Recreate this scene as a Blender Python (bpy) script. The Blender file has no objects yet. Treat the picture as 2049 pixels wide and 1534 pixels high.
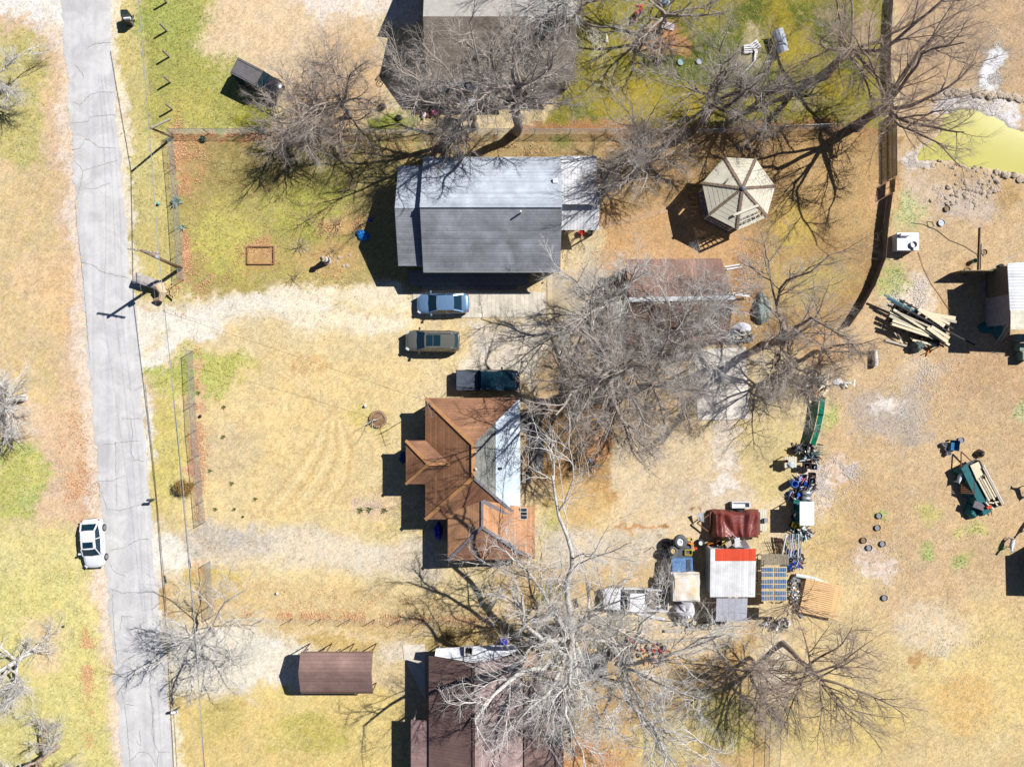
# Aerial view of a rural street: houses, yards, bare winter trees, pasture with lumber and sheds.
import bpy, math, random
import numpy as np
from mathutils import Vector, Matrix
random.seed(7); RNG = np.random.default_rng(11)
SC = bpy.context.scene; COL = SC.collection
R = math.radians
# ------------------------------------------------------------------ camera, sky, sun, exposure
CAM_H = 63.2; PXM = 22.5            # flying height (m), photo pixels per metre on the ground
cam_d = bpy.data.cameras.new('camera'); cam = bpy.data.objects.new('camera', cam_d); COL.objects.link(cam)
cam.location = (0, 0, CAM_H); cam.rotation_euler = (0, 0, 0)
cam_d.sensor_width = 36; cam_d.lens = 24.98; cam_d.clip_end = 2000; cam_d.clip_start = .5
SC.camera = cam
SUN_EL = R(44.5); SUN_DIR = Vector((.862*math.cos(SUN_EL), .508*math.cos(SUN_EL), math.sin(SUN_EL)))
w = bpy.data.worlds.new('World'); SC.world = w; w.use_nodes = True
wn = w.node_tree; bg = wn.nodes['Background']; sky = wn.nodes.new('ShaderNodeTexSky')
sky.sky_type = 'NISHITA'; sky.sun_disc = False; sky.sun_elevation = SUN_EL; sky.sun_rotation = math.atan2(.862, .508); sky.air_density = .4; sky.dust_density = .1; sky.ozone_density = 6.
wn.links.new(sky.outputs[0], bg.inputs[0]); bg.inputs[1].default_value = .07
ld = bpy.data.lights.new('sun', 'SUN'); ld.energy = 5.0; ld.angle = R(.5); ld.color = (1, .98, .96)
lo = bpy.data.objects.new('sun', ld); COL.objects.link(lo); lo.rotation_euler = SUN_DIR.to_track_quat('Z', 'Y').to_euler()
lo.location = (60, 35, 90)
SC.view_settings.view_transform = 'Standard'; SC.view_settings.look = 'None'; SC.view_settings.gamma = 1
SC.view_settings.exposure = .80
SC.cycles.max_bounces = 4; SC.cycles.transparent_max_bounces = 6

# ------------------------------------------------------------------ helpers
def P(px, py, z=0.):
    k = (CAM_H - z)/CAM_H/PXM
    return Vector(((px-1024.5)*k, (767-py)*k, z))
def lin(c):
    c = c/255.
    return c/12.92 if c <= .04045 else ((c+.055)/1.055)**2.4
K_ALB = .60
def C(r, g, b, k=1.):
    return (min(.85, lin(r)*K_ALB*k), min(.85, lin(g)*K_ALB*k), min(.85, lin(b)*K_ALB*k), 1)
_M = {}
def mat(name, col, rough=.85, metal=0., noise=.18, nscale=3., bump=0., bscale=25., stripe=None, spec=.3, col2=None, coat=0., detail=5., stain=0.):
    """stripe = (axis, period, line share, darkness, bump)"""
    if name in _M: return _M[name]
    m = bpy.data.materials.new(name); m.use_nodes = True; nt = m.node_tree; N = nt.nodes; L = nt.links
    b = N['Principled BSDF']; b.inputs['Roughness'].default_value = rough; b.inputs['Metallic'].default_value = metal
    b.inputs['Specular IOR Level'].default_value = spec
    if coat: b.inputs['Coat Weight'].default_value = coat; b.inputs['Coat Roughness'].default_value = .05
    tc = N.new('ShaderNodeTexCoord'); co = tc.outputs['Object']
    nz = N.new('ShaderNodeTexNoise'); nz.inputs['Scale'].default_value = nscale; nz.inputs['Detail'].default_value = detail
    nz.inputs['Roughness'].default_value = .65
    L.new(co, nz.inputs['Vector'])
    mx = N.new('ShaderNodeMix'); mx.data_type = 'RGBA'
    c2 = col2 or tuple(min(.9, c*(1+noise)) for c in col[:3])+(1,)
    c1 = col if col2 else tuple(c*(1-noise) for c in col[:3])+(1,)
    mr = N.new('ShaderNodeMapRange'); mr.inputs[1].default_value = .32; mr.inputs[2].default_value = .68
    L.new(nz.outputs['Fac'], mr.inputs[0]); L.new(mr.outputs[0], mx.inputs['Factor'])
    mx.inputs['A'].default_value = c1; mx.inputs['B'].default_value = c2
    out = mx.outputs['Result']; hgt = None
    if stripe:
        ax, per, share, dark, sb = stripe
        sp = N.new('ShaderNodeSeparateXYZ'); L.new(co, sp.inputs[0])
        dv = N.new('ShaderNodeMath'); dv.operation = 'DIVIDE'; dv.inputs[1].default_value = per; L.new(sp.outputs[ax], dv.inputs[0])
        fr = N.new('ShaderNodeMath'); fr.operation = 'FRACT'; L.new(dv.outputs[0], fr.inputs[0])
        rp = N.new('ShaderNodeValToRGB'); rp.color_ramp.elements[0].position = 0; rp.color_ramp.elements[0].color = (dark, dark, dark, 1)
        rp.color_ramp.elements[1].position = min(.98, share*1.5); rp.color_ramp.elements[1].color = (1, 1, 1, 1)
        e = rp.color_ramp.elements.new(share); e.color = (dark, dark, dark, 1)
        L.new(fr.outputs[0], rp.inputs[0])
        m2 = N.new('ShaderNodeMix'); m2.data_type = 'RGBA'; m2.blend_type = 'MULTIPLY'; m2.inputs['Factor'].default_value = 1
        L.new(out, m2.inputs['A']); L.new(rp.outputs[0], m2.inputs['B']); out = m2.outputs['Result']
        fl = N.new('ShaderNodeMath'); fl.operation = 'FLOOR'; L.new(dv.outputs[0], fl.inputs[0])
        wn_ = N.new('ShaderNodeTexWhiteNoise'); wn_.noise_dimensions = '1D'; L.new(fl.outputs[0], wn_.inputs['W'])
        mr2 = N.new('ShaderNodeMapRange'); mr2.inputs[3].default_value = 1-.13; mr2.inputs[4].default_value = 1.08; L.new(wn_.outputs[0], mr2.inputs[0])
        m3 = N.new('ShaderNodeMix'); m3.data_type = 'RGBA'; m3.blend_type = 'MULTIPLY'; m3.inputs['Factor'].default_value = 1
        L.new(out, m3.inputs['A']); L.new(mr2.outputs[0], m3.inputs['B']); out = m3.outputs['Result']
        if sb: hgt = (rp.outputs[0], sb)
    if stain:
        ns = N.new('ShaderNodeTexNoise'); ns.inputs['Scale'].default_value = .45; ns.inputs['Detail'].default_value = 12; ns.inputs['Roughness'].default_value = .72; ns.inputs['Distortion'].default_value = .6; L.new(co, ns.inputs['Vector'])
        ms = N.new('ShaderNodeMapRange'); ms.inputs[1].default_value = .35; ms.inputs[2].default_value = .65; ms.inputs[3].default_value = 1-stain; ms.inputs[4].default_value = 1+stain*.7; L.new(ns.outputs['Fac'], ms.inputs[0])
        m6 = N.new('ShaderNodeMix'); m6.data_type = 'RGBA'; m6.blend_type = 'MULTIPLY'; m6.inputs['Factor'].default_value = 1; L.new(out, m6.inputs['A']); L.new(ms.outputs[0], m6.inputs['B']); out = m6.outputs['Result']
    L.new(out, b.inputs['Base Color'])
    if bump or hgt:
        bp = N.new('ShaderNodeBump'); bp.inputs['Distance'].default_value = .03
        if hgt: L.new(hgt[0], bp.inputs['Height']); bp.inputs['Strength'].default_value = hgt[1]
        else:
            n2 = N.new('ShaderNodeTexNoise'); n2.inputs['Scale'].default_value = bscale; n2.inputs['Detail'].default_value = 4
            L.new(co, n2.inputs['Vector']); L.new(n2.outputs['Fac'], bp.inputs['Height']); bp.inputs['Strength'].default_value = bump
        L.new(bp.outputs[0], b.inputs['Normal'])
    _M[name] = m
    return m

OFF = {}
def tag(o, label, cat, group=None, kind=None):
    if label: o['label'] = label
    if cat: o['category'] = cat
    if group: o['group'] = group
    if kind: o['kind'] = kind
    return o
def thing(name, label, cat, loc=(0, 0, 0), rz=0., group=None, local=False):
    o = bpy.data.objects.new(name, None); COL.objects.link(o); o.empty_display_size = .2
    o.location = loc; o.rotation_euler = (0, 0, rz)
    OFF[o.name] = Vector((0, 0, 0)) if local else Vector(loc)
    return tag(o, label, cat, group)
def link_mesh(name, me, mats, parent=None, origin=None, smooth=False):
    for m in (mats if isinstance(mats, (list, tuple)) else [mats]): me.materials.append(m)
    o = bpy.data.objects.new(name, me); COL.objects.link(o)
    if parent is not None:
        o.parent = parent; OFF[o.name] = OFF.get(parent.name, Vector((0, 0, 0)))
    elif origin is not None: o.location = origin; OFF[o.name] = Vector(origin)
    if smooth: me.polygons.foreach_set('use_smooth', [True]*len(me.polygons))
    return o
class MB:
    def __init__(s): s.v = []; s.f = []; s.m = []; s.mi = 0; s.ch = []
    def add(s, vs, fs):
        b = len(s.v); s.ch.append((vs, fs)); s.v += [tuple(v) for v in vs]; s.f += [tuple(i+b for i in f) for f in fs]; s.m += [s.mi]*len(fs); return s
    def box(s, c, d, rz=0., rx=0., ry=0.):
        c = Vector(c); M = Matrix.Rotation(rz, 3, 'Z') @ Matrix.Rotation(ry, 3, 'Y') @ Matrix.Rotation(rx, 3, 'X')
        vs = [c + M @ Vector((x*d[0]/2, y*d[1]/2, z*d[2]/2)) for x in (-1, 1) for y in (-1, 1) for z in (-1, 1)]
        return s.add(vs, [(0, 1, 3, 2), (4, 6, 7, 5), (0, 4, 5, 1), (2, 3, 7, 6), (0, 2, 6, 4), (1, 5, 7, 3)])
    def beam(s, a, b, wd, th):
        a = Vector(a); b = Vector(b); t = (b-a).normalized()
        up = Vector((0, 0, 1)) if abs(t.z) < .95 else Vector((1, 0, 0))
        u = t.cross(up).normalized()*wd/2; v = u.cross(t).normalized()*th/2
        vs = [p+i*u+j*v for p in (a, b) for i in (-1, 1) for j in (-1, 1)]
        return s.add(vs, [(0, 1, 3, 2), (4, 6, 7, 5), (0, 4, 5, 1), (2, 3, 7, 6), (0, 2, 6, 4), (1, 5, 7, 3)])
    def tube(s, pts, rad, n=8, cap=True):
        pts = [Vector(p) for p in pts]; k = len(pts)
        if not isinstance(rad, (list, tuple)): rad = [rad]*k
        vs = []; fs = []
        tm = (pts[-1]-pts[0]); tm = tm.normalized() if tm.length > 1e-6 else Vector((0, 0, 1))
        ref = Vector((0, 0, 1)) if abs(tm.z) < .8 else Vector((1, 0, 0))
        for i, p in enumerate(pts):
            t = (pts[min(i+1, k-1)]-pts[max(i-1, 0)]).normalized()
            u = t.cross(ref); u = u.normalized() if u.length > 1e-5 else Vector((0, 1, 0)); v = t.cross(u)
            for j in range(n):
                a = 2*math.pi*j/n; vs.append(p+(u*math.cos(a)+v*math.sin(a))*rad[i])
        for i in range(k-1):
            for j in range(n): fs.append((i*n+j, i*n+(j+1) % n, (i+1)*n+(j+1) % n, (i+1)*n+j))
        if cap: fs.append(tuple(range(n))[::-1]); fs.append(tuple(range((k-1)*n, k*n)))
        return s.add(vs, fs)
    def cyl(s, c, r, h, n=14, r2=None, cap=True): return s.tube([c, Vector(c)+Vector((0, 0, h))], [r, r if r2 is None else r2], n, cap)
    def lathe(s, c, prof, n=16):
        c = Vector(c); vs = []; fs = []
        for (r, z) in prof:
            for j in range(n): a = 2*math.pi*j/n; vs.append(c+Vector((r*math.cos(a), r*math.sin(a), z)))
        for i in range(len(prof)-1):
            for j in range(n): fs.append((i*n+j, i*n+(j+1) % n, (i+1)*n+(j+1) % n, (i+1)*n+j))
        return s.add(vs, fs)
    def shell(s, vs, fs, th):
        """closed plate: top polygons sharing vertices, bottom th lower, skirt round the border"""
        vs = [Vector(v) for v in vs]; n = len(vs); ed = {}
        for f in fs:
            for i in range(len(f)):
                e = (f[i], f[(i+1) % len(f)]); k = tuple(sorted(e)); ed.setdefault(k, []).append(e)
        allv = vs+[v-Vector((0, 0, th)) for v in vs]
        out = [tuple(f) for f in fs]+[tuple(i+n for i in f)[::-1] for f in fs]
        for k, es in ed.items():
            if len(es) == 1: a, b = es[0]; out.append((a, a+n, b+n, b))
        return s.add(allv, out)
    def prism(s, poly, z0, z1):
        n = len(poly); vs = [(p[0], p[1], z0) for p in poly]+[(p[0], p[1], z1) for p in poly]
        return s.add(vs, [tuple(range(n))[::-1], tuple(range(n, 2*n))]+[(i, (i+1) % n, n+(i+1) % n, n+i) for i in range(n)])
    def build_each(s, name, mats, parent):
        for vs, fs in s.ch: MB().add(vs, fs).build(name, mats, parent)
    def build(s, name, mats, parent=None, origin=None, smooth=False):
        off = OFF.get(parent.name, Vector((0, 0, 0))) if parent is not None else (Vector(origin) if origin is not None else Vector((0, 0, 0)))
        me = bpy.data.meshes.new(name)
        me.from_pydata([(x-off.x, y-off.y, z-off.z) for x, y, z in s.v], [], s.f)
        if len(set(s.m)) > 1: me.polygons.foreach_set('material_index', s.m)
        me.update()
        return link_mesh(name, me, mats, parent, origin, smooth)
def np_mesh(name, V, F4, mats, parent=None, origin=None, smooth=True):
    off = OFF.get(parent.name, Vector((0, 0, 0))) if parent is not None else (Vector(origin) if origin is not None else Vector((0, 0, 0)))
    V = np.asarray(V, np.float32)-np.array(off[:], np.float32); F4 = np.asarray(F4, np.int32); k = F4.shape[1]
    me = bpy.data.meshes.new(name); me.vertices.add(len(V)); me.vertices.foreach_set('co', V.ravel())
    me.loops.add(F4.size); me.loops.foreach_set('vertex_index', F4.ravel())
    me.polygons.add(len(F4)); me.polygons.foreach_set('loop_start', np.arange(0, F4.size, k, dtype=np.int32))
    if smooth: me.polygons.foreach_set('use_smooth', np.ones(len(F4), bool))
    me.update(calc_edges=True)
    return link_mesh(name, me, mats, parent, origin)
def copy_tree(o, loc=None, rz=None, label=None, group=None, parent=None):
    c = o.copy(); COL.objects.link(c); c.parent = parent
    if loc is not None: c.location = loc
    if rz is not None: c.rotation_euler = (0, 0, rz)
    if label: c['label'] = label
    if group: c['group'] = group
    for ch in list(o.children): copy_tree(ch, parent=c)
    return c
# ------------------------------------------------------------------ ground
def vnoise(x, y, sc, seed):
    r = np.random.default_rng(seed); g = r.random((512, 512)).astype(np.float32)
    X = x*sc+200.3; Y = y*sc+200.7; xi = np.floor(X).astype(int); yi = np.floor(Y).astype(int); fx = X-xi; fy = Y-yi
    fx = fx*fx*(3-2*fx); fy = fy*fy*(3-2*fy)
    a = g[xi % 512, yi % 512]; b = g[(xi+1) % 512, yi % 512]; c = g[xi % 512, (yi+1) % 512]; d = g[(xi+1) % 512, (yi+1) % 512]
    return (a*(1-fx)+b*fx)*(1-fy)+(c*(1-fx)+d*fx)*fy
def fbm(x, y, sc, seed, o=4):
    t = 0; a = .5; s = 0
    for i in range(o): t = t+a*vnoise(x, y, sc*2**i, seed+i); s += a; a *= .55
    return t/s
STEP = .105
gx = np.concatenate([np.array([-900, -300, -120, -70, -56.]), np.arange(-50, 50.01, STEP), np.array([56., 70, 120, 300, 900])])
gy = np.concatenate([np.array([-900, -300, -120, -70, -45.]), np.arange(-37.5, 37.51, STEP), np.array([45., 70, 120, 300, 900])])
GX, GY = np.meshgrid(gx, gy, indexing='ij'); GX = GX.astype(np.float32); GY = GY.astype(np.float32)
QX = np.clip(GX, -50, 50)*PXM+1024.5; QY = 767-np.clip(GY, -37.5, 37.5)*PXM      # photo-pixel style plan coordinates
WX = QX+(fbm(GX, GY, .35, 1)-.5)*60+(fbm(GX, GY, 2.2, 31)-.5)*26
WY = QY+(fbm(GX, GY, .35, 9)-.5)*60+(fbm(GX, GY, 2.2, 41)-.5)*26
def ln3(c): return np.array([lin(v)*K_ALB for v in c], np.float32)
COLR = np.zeros(GX.shape+(3,), np.float32); COLR[:] = ln3((220, 196, 148))
def sdist(X, Y, poly):
    px = np.array([p[0] for p in poly], float); py = np.array([p[1] for p in poly], float); n = len(poly)
    d = np.full(X.shape, 1e9, np.float32); ins = np.zeros(X.shape, bool)
    for i in range(n):
        x0, y0, x1, y1 = px[i], py[i], px[(i+1) % n], py[(i+1) % n]
        ex, ey = x1-x0, y1-y0; t = np.clip(((X-x0)*ex+(Y-y0)*ey)/(ex*ex+ey*ey+1e-9), 0, 1)
        d = np.minimum(d, (X-x0-t*ex)**2+(Y-y0-t*ey)**2)
        ins ^= ((y0 > Y) != (y1 > Y)) & (X < (x1-x0)*(Y-y0)/(y1-y0+1e-9)+x0)
    d = np.sqrt(d); return np.where(ins, -d, d)
def sel(xs, ys, pad):
    i0, i1 = np.searchsorted(QX[:, 0], [min(xs)-pad, max(xs)+pad]); j = np.where((QY[0] > min(ys)-pad) & (QY[0] < max(ys)+pad))[0]
    return (slice(max(0, i0), i1), slice(j.min(), j.max()+1)) if len(j) and i1 > i0 else None
FN = np.clip(.5+(fbm(GX, GY, 3.2, 101, 3)-.5)*1.5+(RNG.random(GX.shape).astype(np.float32)-.5)*.35, .02, .98)
def blend(s, m, col, mode):
    c = ln3(col); dk = .15 if mode == 'smooth' else .6; m = ((1-dk)*m+dk*np.clip((m-FN[s])/.5+.5, 0, 1)*(m > .01))[..., None]
    if mode == 'mul': COLR[s] *= 1+m*(np.array(col, np.float32)-1)
    else: COLR[s] = COLR[s]*(1-m)+c*m
def rough_mask(s, m, brk, seed):
    if brk: n = fbm(GX[s], GY[s], 1.1, seed, 5); m = m*np.clip((n-.5+m*.9-(brk-.5)*.9)*4+.1, 0, 1)
    return m
def paint(poly, col, soft=25, a=1., brk=0., warp=True, mode=None, seed=5):
    s = sel([p[0] for p in poly], [p[1] for p in poly], soft+40)
    if s is None: return
    d = sdist((WX if warp else QX)[s], (WY if warp else QY)[s], poly)
    m = np.clip(.5-d/soft, 0, 1); m = m*m*(3-2*m)*a
    blend(s, rough_mask(s, m, brk, seed), col, mode)
def blob(x, y, rx, ry, col, a=1., brk=0., mode=None, seed=6, soft=.6):
    s = sel([x-rx, x+rx], [y-ry, y+ry], 50)
    if s is None: return
    d = np.sqrt(((WX[s]-x)/rx)**2+((WY[s]-y)/ry)**2); m = np.clip((1+soft/2-d)/soft, 0, 1)*a
    blend(s, rough_mask(s, m, brk, seed), col, mode)
def stroke(pts, wd, col, a=1., brk=0., soft=.5, warp=True, mode=None, seed=8):
    s = sel([p[0] for p in pts], [p[1] for p in pts], wd+50)
    if s is None: return
    X = (WX if warp else QX)[s]; Y = (WY if warp else QY)[s]; d = np.full(X.shape, 1e9, np.float32)
    for (x0, y0), (x1, y1) in zip(pts[:-1], pts[1:]):
        ex, ey = x1-x0, y1-y0; t = np.clip(((X-x0)*ex+(Y-y0)*ey)/(ex*ex+ey*ey+1e-9), 0, 1)
        d = np.minimum(d, (X-x0-t*ex)**2+(Y-y0-t*ey)**2)
    d = np.sqrt(d)/(wd/2); m = np.clip((1+soft/2-d)/soft, 0, 1)*a
    blend(s, rough_mask(s, m, brk, seed), col, mode)
XX = 2300; LO = -200
RL_ = [(116, -60), (120, 0), (134, 150), (142, 260), (152, 400), (162, 520), (170, 640), (180, 760), (190, 880), (202, 1010), (212, 1140), (224, 1290), (236, 1420), (244, 1534), (252, 1640)]
RR_ = [(216, -60), (219, 0), (226, 130), (235, 260), (248, 400), (260, 540), (276, 640), (282, 760), (290, 880), (300, 1000), (308, 1110), (318, 1220), (332, 1340), (340, 1440), (348, 1534), (356, 1640)]
# west of the road
paint([(LO, LO), (130, LO), (240, 1800), (LO, 1800)], (222, 190, 152), 20)
paint([(LO, 60), (75, 60), (95, 250), (80, 330), (LO, 300)], (196, 186, 108), 50, .85, .45)
paint([(LO, 330), (120, 330), (130, 800), (LO, 830)], (214, 190, 130), 60, .6, .6, seed=12)
paint([(LO, 900), (70, 880), (100, 960), (60, 1050), (LO, 1060)], (196, 200, 100), 40, .8, .45)
paint([(LO, 1040), (190, 1060), (230, 1534), (240, 1800), (LO, 1800)], (224, 210, 138), 60, .95)
paint([(LO, 1180), (150, 1130), (215, 1400), (235, 1534), (240, 1800), (LO, 1800)], (212, 202, 122), 60, .65, .55)
paint([(60, 1240), (120, 1230), (130, 1330), (60, 1350)], (232, 200, 160), 50, .7, .4)
blob(52, 905, 28, 22, (184, 196, 118), .6, .6); blob(55, 1005, 30, 25, (184, 196, 118), .6, .6)
blob(150, 900, 40, 100, (224, 184, 142), .5, .45); blob(160, 1000, 28, 60, (226, 178, 138), .5, .45)
blob(85, 560, 60, 50, (236, 198, 150), .6, .4); blob(110, 600, 30, 90, (236, 196, 140), .5, .4)
paint([(LO, LO), (125, LO), (128, 60), (90, 70), (60, 30), (LO, 40)], (240, 234, 222), 40, .95, .3)
for e_ in (RL_, RR_): stroke(e_, 26, (238, 230, 216), .75, .2, .9)
stroke([(95, 40), (118, 90), (130, 180), (140, 300), (155, 480), (165, 700), (180, 860), (196, 1000), (208, 1150), (222, 1300), (232, 1534)], 34, (232, 208, 184), .8, .3, .9)
# verge and upper lawn
paint([(225, LO), (400, LO), (400, 600), (260, 600)], (208, 192, 118), 30, .95)
paint([(270, LO), (420, LO), (405, 90), (440, 140), (530, 190), (530, 262), (300, 262)], (176, 174, 84), 45, .9)
blob(335, 30, 60, 60, (166, 176, 82), .6, .5); blob(375, 60, 45, 60, (170, 176, 84), .6, .45); blob(440, 150, 60, 40, (176, 176, 84), .6, .5)
blob(360, 210, 70, 40, (206, 190, 96), .5, .5)
paint([(392, LO), (760, LO), (760, 230), (640, 260), (560, 190), (480, 120), (405, 100), (425, 20)], (226, 198, 158), 50, .95)
paint([(560, LO), (860, LO), (850, 40), (650, 50), (600, 10)], (236, 222, 206), 45, .8, .2)
blob(505, 235, 38, 35, (160, 160, 30), .9, .35); blob(780, 235, 50, 20, (140, 150, 50), .9, .35)
blob(650, 200, 80, 60, (206, 166, 120), .6, .35); blob(700, 140, 60, 90, (214, 176, 124), .6, .3)
stroke([(228, 0), (246, 250), (262, 560)], 24, (238, 222, 190), .8, .35, .9)
# front yard of the grey house
paint([(345, 272), (860, 268), (850, 590), (420, 600), (360, 560)], (176, 158, 96), 25, .97)
paint([(360, 330), (560, 300), (700, 380), (700, 580), (380, 580)], (184, 170, 90), 70, .7, .5)
blob(600, 350, 130, 50, (130, 124, 62), .55, .45); blob(480, 330, 120, 60, (150, 132, 74), .6, .45)
blob(450, 480, 80, 70, (206, 196, 96), .6, .5); blob(620, 420, 90, 60, (182, 184, 76), .5, .5, seed=15)
paint([(350, 266), (700, 266), (700, 280), (350, 284)], (200, 136, 92), 18, .7, .5)
stroke([(352, 285), (362, 340), (374, 380)], 28, (214, 156, 106), .6, .5); blob(392, 330, 26, 60, (206, 160, 104), .5, .5)
blob(660, 520, 70, 40, (204, 164, 104), .7, .5); blob(520, 508, 40, 30, (204, 152, 104), .7, .45); blob(680, 445, 50, 25, (214, 170, 110), .7, .45)
stroke([(366, 470), (372, 560)], 14, (222, 160, 120), .8, .4)
# driveway to the grey house
paint([(285, 640), (400, 596), (600, 575), (860, 580), (860, 640), (930, 650), (930, 760), (560, 720), (420, 690), (300, 740)], (226, 202, 150), 30, .95)
stroke([(270, 650), (330, 640), (420, 626), (520, 612), (640, 612)], 52, (236, 226, 206), .95, 0, .9, mode='smooth')
stroke([(560, 600), (690, 598), (810, 590)], 34, (238, 222, 190), .8, .2, .9, mode='smooth'); stroke([(600, 640), (700, 650), (800, 640)], 46, (238, 224, 194), .85, .2, .9, mode='smooth')
stroke([(292, 760), (310, 700), (400, 650)], 34, (240, 230, 212), .9, .1, mode='smooth')
# yard two
paint([(296, 760), (380, 700), (840, 720), (850, 1060), (700, 1060), (330, 1060)], (228, 202, 144), 40, .95)
paint([(560, 740), (740, 760), (700, 1040), (520, 1040)], (236, 206, 142), 90, .7, .35)
paint([(300, 740), (390, 690), (480, 712), (440, 790), (320, 800)], (184, 190, 96), 45, .85, .45)
blob(440, 740, 60, 40, (200, 196, 100), .6, .5); blob(340, 900, 40, 130, (212, 196, 104), .8, .45)
blob(450, 900, 70, 60, (214, 190, 150), .5, .45); blob(620, 740, 40, 30, (212, 170, 110), .5, .45)
blob(740, 1010, 60, 24, (226, 190, 160), .5, .4); blob(810, 1060, 60, 14, (190, 176, 96), .6, .5); blob(740, 830, 55, 30, (204, 190, 96), .5, .5)
stroke([(382, 720), (396, 880), (404, 1030)], 12, (218, 170, 134), .6, .45)
stroke([(392, 880), (384, 930)], 26, (220, 160, 130), .7, .4)
for k_ in range(7): stroke([(530+k_*22, 1010), (575+k_*20, 960), (620+k_*14, 900), (648+k_*6, 840), (640-k_*6, 780), (600-k_*8, 745)], 7, (246, 222, 168) if k_ % 2 else (216, 184, 126), .6, .1, .9, False, 'smooth')
for k_ in range(3): stroke([(420, 1090+k_*14), (560, 1096+k_*16), (700, 1120+k_*12), (860, 1140+k_*10)], 8, (244, 228, 190), .7, 0, .9, False, 'smooth')
for k_ in (0, 20): stroke([(1700, 760+k_), (1850, 720+k_), (2040, 740+k_)], 7, (226, 196, 150), .4, .3, .9); stroke([(1930+k_, 780), (1900+k_, 900), (1870+k_, 1060), (1880+k_, 1300)], 7, (226, 198, 152), .4, .3, .9)
# lower driveway and yard three
paint([(305, 1060), (860, 1060), (1000, 1150), (1000, 1240), (560, 1235), (330, 1150)], (228, 204, 148), 30, .95)
stroke([(300, 1108), (380, 1090), (500, 1082), (640, 1100), (860, 1120)], 66, (222, 206, 180), .95, 0, .9, mode='smooth'); stroke([(390, 1080), (520, 1082)], 44, (204, 192, 176), .8, 0, .9, mode='smooth')
stroke([(310, 1100), (350, 1110)], 60, (242, 234, 218), .9, 0, .9, mode='smooth')
blob(430, 1150, 60, 25, (216, 190, 106), .9, .35); stroke([(400, 1130), (420, 1200)], 30, (216, 164, 104), .6, .4)
paint([(400, 1150), (620, 1160), (900, 1190), (1000, 1240), (600, 1240), (380, 1230)], (218, 190, 134), 40, .85, .3)
paint([(520, 1225), (1000, 1228), (1000, 1250), (560, 1246)], (214, 174, 118), 20, .6, .4)
paint([(560, 1250), (1040, 1246), (1040, 1300), (600, 1300)], (206, 176, 106), 30, .8, .3)
stroke([(560, 1262), (760, 1266), (860, 1260)], 14, (232, 206, 160), .6, .3)
# gravel drive by the carport
paint([(330, 1290), (420, 1262), (560, 1262), (620, 1300), (610, 1375), (430, 1385), (340, 1370)], (232, 222, 200), 35, .97, 0, mode='smooth')
paint([(345, 1390), (600, 1375), (820, 1390), (820, 1800), (350, 1800)], (224, 198, 122), 40, .95)
paint([(345, 1390), (480, 1400), (620, 1480), (600, 1800), (350, 1800)], (224, 196, 124), 60, .7, .45); blob(440, 1440, 50, 40, (206, 186, 104), .7, .4)
blob(620, 1470, 90, 40, (196, 182, 88), .7, .4); stroke([(335, 1290), (345, 1400), (355, 1534)], 22, (238, 222, 182), .8, .3)
stroke([(335, 1180), (345, 1260)], 26, (214, 178, 124), .7, .4)
blob(800, 1300, 40, 30, (222, 206, 180), .8, .2)
# top yard of vivid grass
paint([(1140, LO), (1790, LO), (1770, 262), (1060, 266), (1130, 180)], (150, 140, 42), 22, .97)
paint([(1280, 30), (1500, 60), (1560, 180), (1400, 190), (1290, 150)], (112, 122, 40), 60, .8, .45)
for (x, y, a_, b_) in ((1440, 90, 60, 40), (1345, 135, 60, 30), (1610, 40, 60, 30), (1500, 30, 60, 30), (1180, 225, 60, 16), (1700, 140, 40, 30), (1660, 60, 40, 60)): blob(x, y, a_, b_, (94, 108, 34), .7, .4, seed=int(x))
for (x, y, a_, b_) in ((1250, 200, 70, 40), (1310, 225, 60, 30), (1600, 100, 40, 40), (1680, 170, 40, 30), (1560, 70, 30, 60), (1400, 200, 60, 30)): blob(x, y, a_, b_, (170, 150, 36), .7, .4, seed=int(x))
blob(1330, 76, 44, 24, (196, 140, 96), .95, .25); blob(1270, 90, 34, 30, (160, 130, 100), .7, .3); blob(1500, 100, 20, 40, (200, 180, 140), .6, .4)
blob(1650, 30, 30, 14, (190, 160, 120), .5, .5); blob(1730, 60, 24, 60, (190, 160, 130), .7, .35); blob(1640, 210, 40, 20, (170, 150, 100), .5, .4)
paint([(1040, 240), (1770, 250), (1770, 275), (1040, 276)], (176, 124, 82), 16, .85, .25)
# yards of the centre
paint([(1180, 264), (1800, 262), (1790, 540), (1720, 660), (1480, 700), (1190, 640), (1200, 420)], (178, 142, 90), 25, .97)
paint([(860, 262), (1200, 266), (1200, 330), (860, 330)], (172, 144, 92), 25, .9); blob(1120, 290, 20, 20, (120, 130, 50), .6, .4)
paint([(1200, 420), (1340, 400), (1500, 470), (1480, 520), (1240, 540), (1190, 560)], (208, 164, 112), 30, .9, .25)
paint([(1600, 300), (1790, 300), (1780, 440), (1700, 480), (1620, 420)], (196, 160, 104), 50, .7, .3); blob(1775, 400, 34, 30, (216, 170, 124), .7, .3)
blob(1580, 450, 50, 50, (206, 176, 82), .7, .4); blob(1560, 560, 80, 60, (196, 168, 104), .7, .4); blob(1650, 560, 70, 50, (190, 170, 100), .6, .45)
blob(1500, 560, 34, 60, (184, 132, 78), .8, .3); blob(1640, 690, 60, 40, (206, 160, 106), .8, .3)
paint([(930, 640), (1090, 640), (1240, 680), (1240, 760), (1060, 790), (1040, 745), (930, 745)], (228, 214, 192), 24, .95, .05)
paint([(1080, 700), (1400, 700), (1400, 900), (1230, 900), (1060, 860)], (196, 164, 118), 40, .9, .15)
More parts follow.
